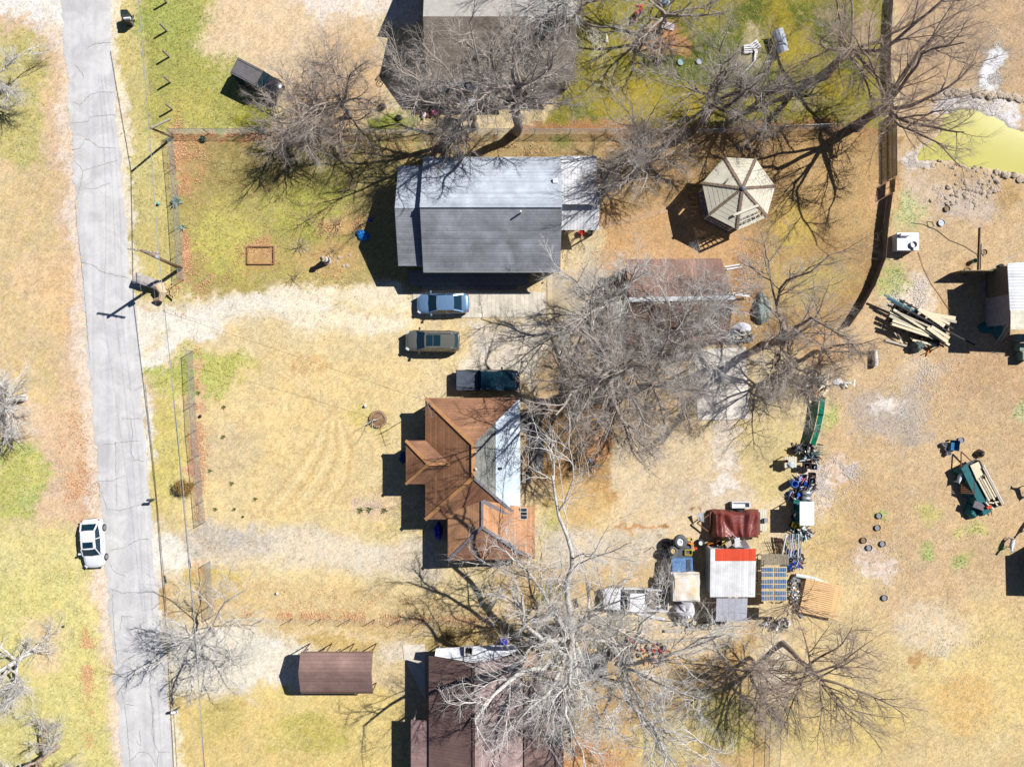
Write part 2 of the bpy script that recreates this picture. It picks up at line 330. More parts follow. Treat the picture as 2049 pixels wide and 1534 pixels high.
paint([(1040, 800), (1230, 840), (1220, 1000), (1060, 960)], (186, 142, 84), 30, .95, .15); blob(1150, 1010, 60, 60, (212, 176, 112), .8, .25); blob(1190, 880, 34, 40, (226, 160, 100), .8, .3)
blob(1110, 1060, 30, 40, (180, 176, 96), .7, .4)
paint([(1226, 880), (1580, 840), (1600, 860), (1590, 1060), (1400, 1080), (1230, 1060)], (220, 196, 156), 24, .97)
paint([(1470, 840), (1610, 830), (1590, 1000), (1500, 1010), (1475, 900)], (212, 190, 130), 40, .85)
stroke([(1460, 850), (1450, 920), (1440, 1000)], 44, (222, 206, 186), .8, .3); stroke([(1345, 990), (1400, 1000), (1480, 990)], 70, (210, 190, 162), .7, .3)
blob(1450, 965, 26, 14, (240, 228, 214), .7, .35); blob(1440, 918, 20, 10, (240, 228, 210), .6, .4)
stroke([(1235, 1052), (1310, 1046), (1330, 1044)], 9, (206, 140, 76), .7, .35); blob(1386, 1018, 8, 7, (150, 110, 60), .8); blob(1322, 1048, 12, 8, (168, 124, 72), .8, .3)
paint([(1100, 1060), (1330, 1060), (1340, 1130), (1200, 1160), (1080, 1150)], (214, 196, 170), 35, .85, .2)
paint([(1000, 1130), (1350, 1120), (1350, 1200), (1000, 1240)], (214, 180, 122), 35, .9, .2); blob(1095, 1190, 24, 16, (176, 166, 72), .7, .3)
paint([(1130, 1240), (1500, 1240), (1540, 1534), (1540, 1800), (1130, 1800), (1130, 1380)], (214, 176, 112), 30, .97)
paint([(1130, 1220), (1500, 1250), (1440, 1320), (1130, 1310)], (226, 206, 172), 40, .8, .3)
blob(1450, 1440, 80, 70, (196, 184, 100), .7, .4); blob(1330, 1480, 70, 60, (222, 200, 120), .7, .35); blob(1230, 1430, 80, 30, (206, 160, 86), .8, .35); blob(1180, 1510, 50, 30, (214, 140, 84), .6, .35)
# pasture
paint([(1790, LO), (XX, LO), (XX, 1800), (1540, 1800), (1600, 1240), (1640, 900), (1650, 760), (1760, 560), (1800, 380)], (210, 178, 134), 14, .97)
paint([(1800, LO), (XX, LO), (XX, 200), (1900, 190), (1800, 180)], (200, 168, 130), 40, .9)
paint([(1600, 1100), (1900, 1180), (XX, 1240), (XX, 1800), (1500, 1800)], (220, 194, 138), 90, .95); blob(1960, 1350, 140, 120, (232, 204, 130), .6, .35); blob(1680, 1450, 140, 80, (222, 196, 118), .8, .3)
blob(1840, 1200, 110, 60, (212, 180, 140), .7, .35); blob(1860, 1260, 80, 50, (224, 204, 172), .7, .35); blob(1930, 1400, 60, 60, (226, 184, 112), .6, .4)
blob(1960, 760, 120, 60, (200, 162, 122), .6, .35); blob(1700, 1020, 90, 90, (212, 174, 120), .6, .35)
blob(1640, 1040, 60, 80, (220, 190, 124), .6, .3); blob(1560, 1340, 40, 70, (226, 214, 194), .5, .3)
paint([(1700, 780), (1850, 760), (1860, 860), (1800, 900), (1720, 880)], (190, 172, 154), 50, .9, .2)
blob(1786, 812, 26, 20, (238, 230, 222), .95, .1, soft=1.2); blob(1800, 840, 44, 36, (178, 164, 146), .6, .2)
blob(1842, 745, 40, 26, (226, 204, 176), .5, .35); blob(1820, 590, 44, 44, (232, 214, 192), .9, .35)
for (x, y, a_, b_, c_) in ((1822, 420, 36, 38, (196, 200, 140)), (1785, 556, 26, 34, (184, 192, 116)), (1660, 828, 20, 34, (180, 192, 112)), (1765, 1022, 14, 10, (174, 192, 104)),
        (1845, 1102, 18, 16, (180, 194, 112)), (1934, 1118, 16, 15, (186, 194, 116)), (2005, 1100, 14, 14, (186, 194, 116)), (2038, 820, 16, 24, (198, 200, 146)), (1950, 1060, 20, 16, (204, 200, 120)), (1860, 1030, 18, 20, (206, 196, 120))):
    blob(x, y, a_, b_, c_, .85, .45, seed=int(x)+3, soft=1.1)
stroke([(1600, 1620), (1970, 1534), (1995, 1460)], 12, (240, 216, 160), .5, .2); blob(1850, 1325, 26, 18, (190, 140, 84), .6, .45)
blob(1935, 405, 70, 40, (206, 186, 168), .8, .35); blob(2020, 395, 40, 26, (196, 160, 104), .7, .35); blob(1850, 370, 50, 24, (214, 190, 162), .7, .3)
blob(1936, 523, 16, 12, (186, 136, 84), .7, .25)
paint([(1960, 70), (2005, 75), (2020, 185), (1955, 188)], (176, 158, 136), 26, .85, .25)
paint([(1976, 90), (2000, 92), (2010, 184), (1970, 186)], (240, 238, 236), 16, .95, .36, seed=77)
paint([(1870, 195), (1960, 188), (2030, 200), (2045, 260), (2010, 290), (1960, 250), (1870, 225)], (226, 222, 222), 20, .8, .36)
paint([(1800, 310), (1850, 290), (1860, 330), (1810, 345)], (222, 214, 206), 18, .8, .4)
for (x, y, r_) in ((1690, 940, 26), (1640, 960, 34), (1740, 1120, 40), (1770, 1140, 26), (1640, 1010, 30)): blob(x, y, r_, r_, (232, 214, 204), .5, .5, seed=x)
# large and small scale mottling
n1 = fbm(GX, GY, .25, 51, 3); n2 = fbm(GX, GY, 1.6, 61, 4); n3 = RNG.random(GX.shape).astype(np.float32); n4 = fbm(GX, GY, 4.2, 71, 2)
tint = (n2-.5)*.24+(n1-.5)*.2+(n4-.5)*.34
COLR *= (1+tint+(n3-.5)*.34)[..., None]
sh = (fbm(GX, GY, .9, 81, 4)-.5)[..., None]*np.array([.14, .02, -.22], np.float32); COLR *= 1+sh
lum_ = COLR.mean(-1, keepdims=True); COLR = lum_*np.array([1.08, 1., .88], np.float32)*.10+COLR*.90
COLR = np.clip(COLR, .015, .8)
# relief: soft undulation, the pond basin
Z = -(fbm(GX, GY, .5, 91, 3))*.03
POND = [(1868, 225), (1905, 196), (1955, 200), (1985, 215), (2030, 205), (2080, 240), (2150, 250), (2150, 345), (2060, 352), (1990, 345), (1945, 338), (1900, 322), (1858, 320), (1832, 322), (1838, 300), (1862, 285), (1885, 262)]
POND_IN = [(1895, 240), (1925, 222), (1965, 226), (1990, 240), (2012, 262), (2040, 272), (2150, 280), (2150, 338), (2060, 346), (1990, 338), (1945, 330), (1900, 314), (1862, 316), (1842, 316), (1846, 302), (1870, 290), (1888, 268)]
s = sel([1820, 2160], [190, 360], 60); dpn = sdist(WX[s]*.35+QX[s]*.65, WY[s]*.35+QY[s]*.65, POND_IN); Z[s] -= .36*np.clip(.6-dpn/16, 0, 1)
wet = np.clip(1-np.abs(dpn)/16, 0, 1)*.5; COLR[s] = COLR[s]*(1-wet[..., None])+ln3((226, 216, 200))*wet[..., None]
V = np.stack([GX, GY, Z], -1).reshape(-1, 3); nx, ny = GX.shape
I = (np.arange(nx-1)[:, None]*ny+np.arange(ny-1)[None, :]).ravel(); F4 = np.stack([I, I+ny, I+ny+1, I+1], -1)
gm = bpy.data.materials.new('dry_ground'); gm.use_nodes = True; nt = gm.node_tree; N = nt.nodes; L = nt.links; b = N['Principled BSDF']
b.inputs['Roughness'].default_value = .95; b.inputs['Specular IOR Level'].default_value = .1
at = N.new('ShaderNodeAttribute'); at.attribute_name = 'tone'; tc = N.new('ShaderNodeTexCoord')
nz = N.new('ShaderNodeTexNoise'); nz.inputs['Scale'].default_value = 9; nz.inputs['Detail'].default_value = 6; nz.inputs['Roughness'].default_value = .8; L.new(tc.outputs['Object'], nz.inputs['Vector'])
mr = N.new('ShaderNodeMapRange'); mr.inputs[1].default_value = .3; mr.inputs[2].default_value = .7; mr.inputs[3].default_value = .74; mr.inputs[4].default_value = 1.28; L.new(nz.outputs['Fac'], mr.inputs[0])
mx = N.new('ShaderNodeMix'); mx.data_type = 'RGBA'; mx.blend_type = 'MULTIPLY'; mx.inputs['Factor'].default_value = 1
L.new(at.outputs['Color'], mx.inputs['A']); L.new(mr.outputs[0], mx.inputs['B'])
L.new(mx.outputs['Result'], b.inputs['Base Color'])
bp = N.new('ShaderNodeBump'); bp.inputs['Strength'].default_value = .9; bp.inputs['Distance'].default_value = .05; L.new(nz.outputs['Fac'], bp.inputs['Height']); L.new(bp.outputs[0], b.inputs['Normal'])
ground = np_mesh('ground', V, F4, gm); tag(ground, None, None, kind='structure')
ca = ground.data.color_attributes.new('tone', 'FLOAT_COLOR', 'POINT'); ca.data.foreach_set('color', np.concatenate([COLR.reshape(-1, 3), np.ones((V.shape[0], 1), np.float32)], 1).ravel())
# pond water
wm = bpy.data.materials.new('pond_water'); wm.use_nodes = True; nt = wm.node_tree; N = nt.nodes; L = nt.links; b = N['Principled BSDF']
tc = N.new('ShaderNodeTexCoord'); nz = N.new('ShaderNodeTexNoise'); nz.inputs['Scale'].default_value = .16; nz.inputs['Detail'].default_value = 6; L.new(tc.outputs['Object'], nz.inputs['Vector'])
mx = N.new('ShaderNodeMix'); mx.data_type = 'RGBA'; mx.inputs['A'].default_value = C(184, 174, 44); mx.inputs['B'].default_value = C(216, 208, 116)  # paler tone of the mix paints glare onto the water
L.new(nz.outputs['Fac'], mx.inputs['Factor']); L.new(mx.outputs['Result'], b.inputs['Base Color']); b.inputs['Roughness'].default_value = .12
n2_ = N.new('ShaderNodeTexNoise'); n2_.inputs['Scale'].default_value = 6; L.new(tc.outputs['Object'], n2_.inputs['Vector']); bp = N.new('ShaderNodeBump'); bp.inputs['Strength'].default_value = .08; L.new(n2_.outputs['Fac'], bp.inputs['Height']); L.new(bp.outputs[0], b.inputs['Normal'])
mb = MB(); mb.add([P(x, y, -.1) for x, y in POND], [tuple(range(len(POND)))[::-1]])
tag(mb.build('pond_water', wm), None, None, kind='structure')
# ------------------------------------------------------------------ road
RL = [(112, -60), (120, 0), (134, 150), (142, 260), (152, 400), (162, 520), (170, 640), (180, 760), (190, 880), (202, 1010), (212, 1140), (224, 1290), (236, 1420), (244, 1534), (252, 1640)]
RR = [(214, -60), (219, 0), (226, 130), (235, 260), (248, 400), (260, 540), (276, 640), (282, 760), (290, 880), (300, 1000), (308, 1110), (318, 1220), (332, 1340), (340, 1440), (348, 1534), (356, 1640)]
def ip(pts, y): return float(np.interp(y, [p[1] for p in pts], [p[0] for p in pts]))
rv = []; rf = []; ys = np.arange(-60, 1641, 4); nR = 12; rr = random.Random(3)
for i, y in enumerate(ys):
    l = ip(RL, y)+rr.uniform(-2.4, 2.4)+2*math.sin(y*.05)+1.5*math.sin(y*.17); r_ = ip(RR, y)+rr.uniform(-2.4, 2.4)+2*math.sin(y*.043+1)
    for j in range(nR+1):
        t = j/nR; p = P(l+(r_-l)*t, y); rv.append((p.x, p.y, .004+.05*math.sin(math.pi*min(1, max(0, t)))**.6))
for i in range(len(ys)-1):
    for j in range(nR): a = i*(nR+1)+j; rf.append((a, a+nR+1, a+nR+2, a+1))
for d_ in (-1, 1): rv.append(P(ip(RL, -60), -60*1.0)[:])
am = bpy.data.materials.new('worn_asphalt'); am.use_nodes = True; nt = am.node_tree; N = nt.nodes; L = nt.links; b = N['Principled BSDF']; b.inputs['Roughness'].default_value = .9; b.inputs['Specular IOR Level'].default_value = .15
tc = N.new('ShaderNodeTexCoord'); mp = N.new('ShaderNodeMapping'); mp.inputs['Scale'].default_value = (2.2, .06, 1); mp.inputs['Rotation'].default_value = (0, 0, .078)
L.new(tc.outputs['Object'], mp.inputs[0]); nz = N.new('ShaderNodeTexNoise'); nz.inputs['Scale'].default_value = 1; nz.inputs['Detail'].default_value = 5; L.new(mp.outputs[0], nz.inputs['Vector'])
mx = N.new('ShaderNodeMix'); mx.data_type = 'RGBA'; mx.inputs['A'].default_value = C(206, 204, 203); mx.inputs['B'].default_value = C(222, 219, 215)
mr = N.new('ShaderNodeMapRange'); mr.inputs[1].default_value = .3; mr.inputs[2].default_value = .7; L.new(nz.outputs['Fac'], mr.inputs[0]); L.new(mr.outputs[0], mx.inputs['Factor'])
n3_ = N.new('ShaderNodeTexNoise'); n3_.inputs['Scale'].default_value = 14; n3_.inputs['Detail'].default_value = 6; n3_.inputs['Roughness'].default_value = .8; L.new(tc.outputs['Object'], n3_.inputs['Vector'])
m4 = N.new('ShaderNodeMapRange'); m4.inputs[1].default_value = .3; m4.inputs[2].default_value = .7; m4.inputs[3].default_value = .9; m4.inputs[4].default_value = 1.08; L.new(n3_.outputs['Fac'], m4.inputs[0])
m5 = N.new('ShaderNodeMix'); m5.data_type = 'RGBA'; m5.blend_type = 'MULTIPLY'; m5.inputs['Factor'].default_value = 1; L.new(mx.outputs['Result'], m5.inputs['A']); L.new(m4.outputs[0], m5.inputs['B'])
np_ = N.new('ShaderNodeTexNoise'); np_.inputs['Scale'].default_value = .55; np_.inputs['Detail'].default_value = 10; np_.inputs['Roughness'].default_value = .7; np_.inputs['Distortion'].default_value = .8; L.new(tc.outputs['Object'], np_.inputs['Vector'])
m7 = N.new('ShaderNodeMapRange'); m7.inputs[1].default_value = .38; m7.inputs[2].default_value = .62; m7.inputs[3].default_value = .86; m7.inputs[4].default_value = 1.1; L.new(np_.outputs['Fac'], m7.inputs[0])
m8 = N.new('ShaderNodeMix'); m8.data_type = 'RGBA'; m8.blend_type = 'MULTIPLY'; m8.inputs['Factor'].default_value = 1; L.new(m5.outputs['Result'], m8.inputs['A']); L.new(m7.outputs[0], m8.inputs['B'])
L.new(m8.outputs['Result'], b.inputs['Base Color'])
mb = MB(); mb.add(rv[:len(ys)*(nR+1)], rf); road = mb.build('road', am, smooth=True); tag(road, None, None, kind='structure')
CR = [[(176, 95), (190, 88), (220, 86)], [(145, 205), (160, 210), (170, 202), (180, 190), (200, 185), (228, 185)], [(142, 246), (175, 244), (183, 234), (205, 231), (232, 230)], [(146, 300), (160, 296), (172, 278), (185, 284), (200, 296), (233, 296)],
      [(148, 323), (160, 332), (166, 342), (160, 378), (152, 400)], [(166, 342), (190, 335), (236, 321)], [(170, 378), (190, 378), (222, 366)], [(150, 400), (156, 470), (163, 524), (185, 530), (200, 542), (228, 550), (256, 556)],
      [(163, 524), (170, 600), (180, 720)], [(205, 890), (238, 885), (282, 881)], [(243, 837), (283, 838)], [(262, 840), (266, 870), (262, 905), (270, 920), (288, 923)], [(197, 962), (225, 961), (250, 952)], [(232, 885), (233, 950), (234, 1010)],
      [(195, 965), (208, 1000), (215, 1018), (240, 1021), (262, 1015), (290, 1006)], [(220, 1100), (250, 1095), (275, 1080), (298, 1077)], [(222, 1130), (228, 1142), (252, 1152)], [(222, 1178), (245, 1186), (270, 1184), (316, 1183)],
      [(224, 1180), (226, 1220), (232, 1300), (236, 1330)], [(240, 1260), (245, 1232), (270, 1233)], [(243, 1380), (250, 1408), (268, 1410)], [(300, 1390), (308, 1420), (304, 1460), (310, 1490), (318, 1504), (315, 1534), (318, 1560)],
      [(318, 1504), (340, 1504)], [(250, 1408), (256, 1470), (262, 1534)], [(262, 1520), (280, 1502), (300, 1506), (312, 1530)], [(270, 780), (285, 772)], [(150, 130), (166, 148), (168, 158)], [(296, 1384), (304, 1396)], [(276, 1480), (275, 1486), (282, 1490), (280, 1460)]]
mb = MB(); rc = random.Random(5)
for c in CR:
    pts = []
    for (x0, y0), (x1, y1) in zip(c[:-1], c[1:]):
        n = max(2, int(math.hypot(x1-x0, y1-y0)/3))
        for i in range(n): t = i/n; pts.append((x0+(x1-x0)*t+rc.uniform(-1.2, 1.2), y0+(y1-y0)*t+rc.uniform(-1.2, 1.2)))
    pts.append(c[-1])
    for (a, b_) in zip(pts[:-1], pts[1:]):
        A = P(*a); B = P(*b_); d = (B-A); n_ = Vector((-d.y, d.x, 0)).normalized()*rc.uniform(.012, .030)
        def zz(p):
            q = p.x*PXM+1024.5; y = 767-p.y*PXM; t = (q-ip(RL, y))/(ip(RR, y)-ip(RL, y)); return .012+.05*math.sin(math.pi*min(1, max(0, t)))**.6
        vs = [A-n_, B-n_, B+n_, A+n_]; mb.add([(v.x, v.y, zz(v)) for v in vs], [(0, 1, 2, 3)])
cr = mb.build('road_crack', mat('crack_tar', C(160, 155, 150)), parent=road)
# patches of concrete
def slab_sheet(name, poly, m, z=.04):
    mb = MB(); q = [P(x, y) for x, y in poly]; q = q if sum((q[i].x*q[(i+1) % len(q)].y-q[(i+1) % len(q)].x*q[i].y) for i in range(len(q))) > 0 else q[::-1]
    mb.prism(q, -.05, z); return tag(mb.build(name, m), None, None, kind='structure')
conc = mat('weathered_concrete', C(228, 218, 200), noise=.16, nscale=1.6, bump=.3, bscale=12, detail=9)
slab_sheet('concrete_pad', [(826, 584), (1092, 584), (1092, 634), (826, 636)], mat('board_formed_pad', C(226, 216, 196), noise=.14, nscale=1.2, stripe=('X', .37, .07, .72, .2)), .03)
slab_sheet('concrete_slab', [(1388, 700), (1492, 694), (1500, 838), (1396, 840)], mat('stained_slab', C(236, 226, 212), noise=.2, nscale=.9, detail=9), .05)
slab_sheet('paved_patio', [(1095, 542), (1214, 540), (1206, 690), (1095, 690)], mat('square_pavers', C(206, 186, 152), noise=.2, nscale=1.2, stripe=('X', .9, .03, .8, 0)), .035)
slab_sheet('garden_path', [(1206, 446), (1290, 427), (1336, 412), (1338, 424), (1292, 438), (1208, 457)], mat('dusty_path', C(192, 158, 120), noise=.3, nscale=2.5, detail=9), .02)
slab_sheet('house_walk', [(1042, 826), (1075, 826), (1090, 900), (1086, 940), (1066, 940), (1064, 870), (1042, 862)], mat('dark_flagstone', C(120, 116, 114), noise=.25, nscale=2), .03)
slab_sheet('drive_apron', [(806, 1290), (850, 1288), (852, 1400), (808, 1316)], conc, .03)
# ------------------------------------------------------------------ trees
def tube_batch(Pp, Rr, S):
    Nn, K, _ = Pp.shape; T = np.empty_like(Pp); T[:, 1:-1] = Pp[:, 2:]-Pp[:, :-2]; T[:, 0] = Pp[:, 1]-Pp[:, 0]; T[:, -1] = Pp[:, -1]-Pp[:, -2]
    T /= np.linalg.norm(T, axis=2, keepdims=True)+1e-9
    mt = np.abs(Pp[:, -1]-Pp[:, 0]); ref = np.zeros((Nn, 3)); ref[np.arange(Nn), np.argmin(mt, 1)] = 1
    U = np.cross(T, ref[:, None, :]); U /= np.linalg.norm(U, axis=2, keepdims=True)+1e-9; W = np.cross(T, U)
    a = np.arange(S)*2*np.pi/S
    V = Pp[:, :, None, :]+Rr[:, :, None, None]*(U[:, :, None, :]*np.cos(a)[None, None, :, None]+W[:, :, None, :]*np.sin(a)[None, None, :, None])
    base = (np.arange(Nn)*K*S)[:, None, None]; k = (np.arange(K-1)*S)[None, :, None]; j = np.arange(S)[None, None, :]; j2 = (j+1) % S
    F = np.stack([base+k+j, base+k+j2, base+k+S+j2, base+k+S+j], -1).reshape(-1, 4)
    return V.reshape(-1, 3), F
def sprout(rng, Pp, Rr, Ln, n, t0, t1, ang, lr, rmax, K, wig, up, out=None, jit=.35):
    Nn, K0, _ = Pp.shape; idx = np.repeat(np.arange(Nn), n); M = len(idx)
    t = (np.tile(np.linspace(t0, t1, n), Nn)+rng.uniform(-.5, .5, M)*(t1-t0)/max(1, n)).clip(.02, .999)
    f = t*(K0-1); i0 = np.minimum(f.astype(int), K0-2); fr = (f-i0)[:, None]
    pos = Pp[idx, i0]*(1-fr)+Pp[idx, i0+1]*fr; tan = Pp[idx, i0+1]-Pp[idx, i0]; tan /= np.linalg.norm(tan, axis=1, keepdims=True)+1e-9
    rr = (Rr[idx, i0]*(1-fr[:, 0])+Rr[idx, i0+1]*fr[:, 0])
    rd = rng.normal(size=(M, 3)); rd -= (rd*tan).sum(1, keepdims=True)*tan; rd /= np.linalg.norm(rd, axis=1, keepdims=True)+1e-9
    a = rng.uniform(ang[0], ang[1], M)[:, None]; d = tan*np.cos(a)+rd*np.sin(a)
    L_ = Ln[idx]*lr*(1-.45*t)*rng.uniform(1-jit, 1+jit, M); st = (L_/(K-1))[:, None]
    r0 = np.minimum(rr*.75, rmax)*rng.uniform(.75, 1.1, M)
    pts = [pos]; p = pos
    for k in range(K-1):
        d = d+rng.normal(size=(M, 3))*wig; d[:, 2] += up; d /= np.linalg.norm(d, axis=1, keepdims=True)+1e-9
        p = p+d*st; pts.append(p)
    Q = np.stack(pts, 1); Q[:, :, 2] = np.maximum(Q[:, :, 2], .35)
    RR_ = r0[:, None]*np.linspace(1, .35, K)[None, :]
    return Q, RR_, L_
BARK = {}
def bark(nm, col, col2):
    return mat('bark_'+nm, col, col2=col2, rough=.9, nscale=5, bump=.5, bscale=22, detail=8)
B_GREY = bark('grey', C(140, 126, 112), C(196, 184, 172)); B_PALE = bark('pale', C(160, 150, 138), C(250, 246, 238)); B_BROWN = bark('brown', C(128, 108, 90), C(186, 166, 146)); B_DARK = bark('dark', C(104, 88, 74), C(160, 140, 122))
TW_GREY = bark('twig_grey', C(180, 166, 152), C(222, 212, 202)); TW_PALE = bark('twig_pale', C(214, 208, 198), C(255, 252, 246)); TW_BROWN = bark('twig_brown', C(176, 154, 136), C(218, 200, 184))
def resample(pts, K, rng, wob):
    pts = np.array(pts, float); d = np.r_[0, np.cumsum(np.linalg.norm(np.diff(pts, axis=0), axis=1))]; t = np.linspace(0, d[-1], K)
    q = np.stack([np.interp(t, d, pts[:, i]) for i in range(3)], 1)
    q[1:-1] += rng.normal(size=(K-2, 3))*wob; return q
def tree(label, cat, base, h, spread, r0, seed, bk=B_GREY, tw=TW_GREY, fork=.28, nl=7, n2=9, n3=7, n4=5, n5=4, lean=(0, 0), limbs=None, wig=.16, tr=1., group=None, name='bare_tree', up=.03, elev=(.35, 1.0), az=None):
    """base = photo pixel of the trunk's foot; h, spread, r0 in metres; limbs = traced limbs [(px, py, z) ...], r"""
    rng = np.random.default_rng(seed); B0 = P(*base); t = thing(name, label, cat, B0, group=group)
    hf = h*fork; K0 = 7
    top = np.array([B0.x+lean[0]*hf, B0.y+lean[1]*hf, hf])
    q = resample([B0[:], top], K0, rng, .06*r0*4); q[0] = [B0.x, B0.y, -.1]; trunk = q[None]; R0 = (r0*np.array([1.35, 1.05, .98, .93, .9, .86, .8]))[None]
    Vs = []; Fs = []; n = 0
    def put(Vs, Fs, v, f): o = sum(len(x) for x in Vs); Vs.append(v); Fs.append(f+o)
    put(Vs, Fs, *tube_batch(trunk, R0, 10))
    P1 = []; R1 = []
    K1 = 11
    if limbs:
        for pts, lr in limbs:
            a = [q[-1] if p is None else np.array(P(*p)[:]) for p in pts]
            P1.append(resample(a, K1, rng, .07*(1 if len(pts) > 2 else 1.6))); R1.append(lr*.95*np.linspace(1, .28, K1))
    nL = nl
    for i in range(nL):
        if az is None: A = 2*math.pi*(i+rng.uniform(-.35, .35))/max(1, nL)
        else: A = az[0]+(az[1]-az[0])*(i+rng.uniform(0, 1))/nL
        el = rng.uniform(*elev); ln_ = spread/max(.35, math.cos(el))*rng.uniform(.7, 1.02)
        if math.sin(el)*ln_+hf > h: ln_ = (h-hf)/math.sin(el)*rng.uniform(.8, 1.05)
        d = np.array([math.cos(A)*math.cos(el), math.sin(A)*math.cos(el), math.sin(el)]); p = q[-1-(i % 3)].copy(); pts = [p]
        for k in range(K1-1):
            d = d+rng.normal(size=3)*wig+np.array([lean[0]*.05, lean[1]*.05, -.012]); d /= np.linalg.norm(d); p = p+d*ln_/(K1-1); pts.append(p)
        P1.append(np.array(pts)); R1.append(r0*.52*rng.uniform(.7, 1.05)*np.linspace(1, .2, K1))
    P1 = np.stack(P1); R1 = np.stack(R1); L1 = np.linalg.norm(np.diff(P1, axis=1), axis=2).sum(1); P1[:, :, 2] = np.maximum(P1[:, :, 2], .5)
    put(Vs, Fs, *tube_batch(P1, R1, 7))
    P2, R2, L2 = sprout(rng, P1, R1, L1, n2, .18, 1., (.45, 1.05), .55, .055*tr, 8, wig, up)
    put(Vs, Fs, *tube_batch(P2, R2, 5))
    np_mesh('trunk', np.concatenate(Vs), np.concatenate(Fs), bk, t)
    Vc = []; Fc = []
    P3, R3, L3 = sprout(rng, P2, R2, L2, n3, .15, 1., (.4, 1.0), .6, .03*tr, 6, wig*1.1, up)
    put(Vc, Fc, *tube_batch(P3, R3, 4))
    P4, R4, L4 = sprout(rng, P3, R3, L3, n4, .12, 1., (.35, .95), .66, .0195*tr, 4, wig*1.1, up)
    put(Vc, Fc, *tube_batch(P4, R4, 3))
    if n5:
        P5, R5, L5 = sprout(rng, P4, R4, L4, n5, .15, 1., (.3, .9), .85, .0115*tr, 2, wig, up)
        put(Vc, Fc, *tube_batch(P5, R5, 3))
    np_mesh('crown', np.concatenate(Vc), np.concatenate(Fc), tw, t)
    return t
BT = 'tree'
tree('grey bare tree growing beside the dark jeep in the top lawn', BT, (700, 232), 9, 5.8, .24, 1, nl=10, lean=(-.1, .1),  tw=TW_BROWN, bk=B_GREY, elev=(.25, .9))
tree('crooked bare tree behind the long wire fence below the dark jeep', BT, (618, 256), 8, 5.6, .22, 51, nl=10, bk=B_GREY, tw=TW_GREY, elev=(.2, .9), lean=(-.05, .1))
tree('big bare tree between the top house and the grey shingled house', BT, (948, 252), 11.5, 5.8, .38, 2, nl=7, n5=4, elev=(.45, 1.1), limbs=[([None, (966, 190, 6), (955, 120, 8.5), (940, 40, 11)], .2), ([None, (900, 215, 5), (850, 170, 7.5), (790, 130, 9)], .18)])
tree('bare tree with a fine twiggy crown at the corner of the top house', BT, (1034, 262), 14.5, 5.0, .36, 3, nl=9, fork=.66, elev=(.2, 1.1))
tree('pale bare tree reaching over the east end of the top house', BT, (1150, 50), 9.5, 5.6, .3, 4, nl=6, bk=B_GREY, tw=TW_PALE, n5=4, limbs=[([None, (1095, 40, 6), (1040, 10, 8)], .16), ([None, (1160, 20, 6), (1170, -30, 8)], .17)])
tree('bare tree above the red toys at the top of the vivid yard', BT, (1320, 60), 9, 5.6, .3, 5, nl=7, n5=4, tw=TW_GREY, elev=(.3, .9))
tree('large bare tree on the back fence behind the gazebo, limbs over the pond', BT, (1716, 252), 14, 7.2, .42, 6, nl=4, n2=8, n5=4, wig=.12, bk=B_BROWN, tw=TW_BROWN, lean=(.1, .05), az=(-1.2, 1.6),
     limbs=[([None, (1792, 190, 7), (1830, 140, 9), (1850, 100, 10.5), (1930, 85, 12)], .22), ([None, (1800, 235, 6.5), (1845, 230, 8), (1890, 220, 9)], .16), ([None, (1800, 252, 6.5), (1870, 280, 8), (1925, 335, 8.5)], .15), ([None, (1760, 150, 8), (1700, 60, 11)], .15)])
tree('large bare tree in the far corner by the dark privacy fence', BT, (1650, 150), 14, 6.2, .38, 7, nl=5, n2=7, n5=4, wig=.11, bk=B_BROWN, tw=TW_BROWN, lean=(.15, .1),
     limbs=[([None, (1770, 100, 9), (1850, 35, 11.5), (1920, -30, 13)], .24), ([None, (1740, 140, 8), (1800, 180, 9)], .12)])
tree('bare tree on the back fence north west of the gazebo', BT, (1384, 264), 13, 5.2, .32, 8, fork=.45, nl=5, n5=4, bk=B_DARK, lean=(.12, .1),
     limbs=[([None, (1428, 200, 7), (1445, 150, 9), (1468, 140, 10)], .15), ([None, (1450, 215, 6.5), (1510, 170, 9)], .16), ([None, (1320, 290, 5), (1270, 330, 6)], .14)])
tree('fine twigged bare tree in the vivid yard behind the gazebo', BT, (1500, 222), 9, 4.2, .2, 9, nl=8, n5=4, wig=.12, elev=(.6, 1.2), tw=TW_GREY)
tree('small bare tree between the white porch roof and the gazebo', BT, (1262, 352), 10.5, 4.4, .27, 10, nl=8, n5=4, elev=(.5, 1.2))
tree('pale crooked bare tree at the west end of the rusty shed', BT, (1222, 622), 8.5, 4.8, .27, 11, nl=6, n5=5, bk=B_PALE, tw=TW_PALE, lean=(.1, .1),
     limbs=[([None, (1262, 560, 6.5), (1278, 525, 8)], .15), ([None, (1190, 600, 5), (1160, 570, 6), (1110, 530, 7)], .12)])
tree('tallest bare tree of the middle yard with a starburst of twigs beside the parked pickup', BT, (1204, 748), 13, 6.0, .45, 12, nl=9, n2=8, n5=4, fork=.45, wig=.13, elev=(.45, 1.15), limbs=[([None, (1176, 756, 8), (1142, 790, 11), (1112, 830, 12.5)], .24), ([None, (1180, 793, 8), (1152, 843, 11)], .2), ([None, (1200, 690, 8), (1165, 660, 11)], .2)], tw=TW_GREY)
tree('bare tree rising just south of the rusty shed roof', BT, (1352, 674), 10.5, 5.4, .24, 13, nl=8, n5=6, elev=(.5, 1.2), tw=TW_PALE, bk=B_PALE)
tree('bare tree in the middle yard west of the concrete slab', BT, (1290, 772), 11.5, 6., .3, 14, nl=9, n2=9, n5=6, wig=.13, elev=(.4, 1.1))
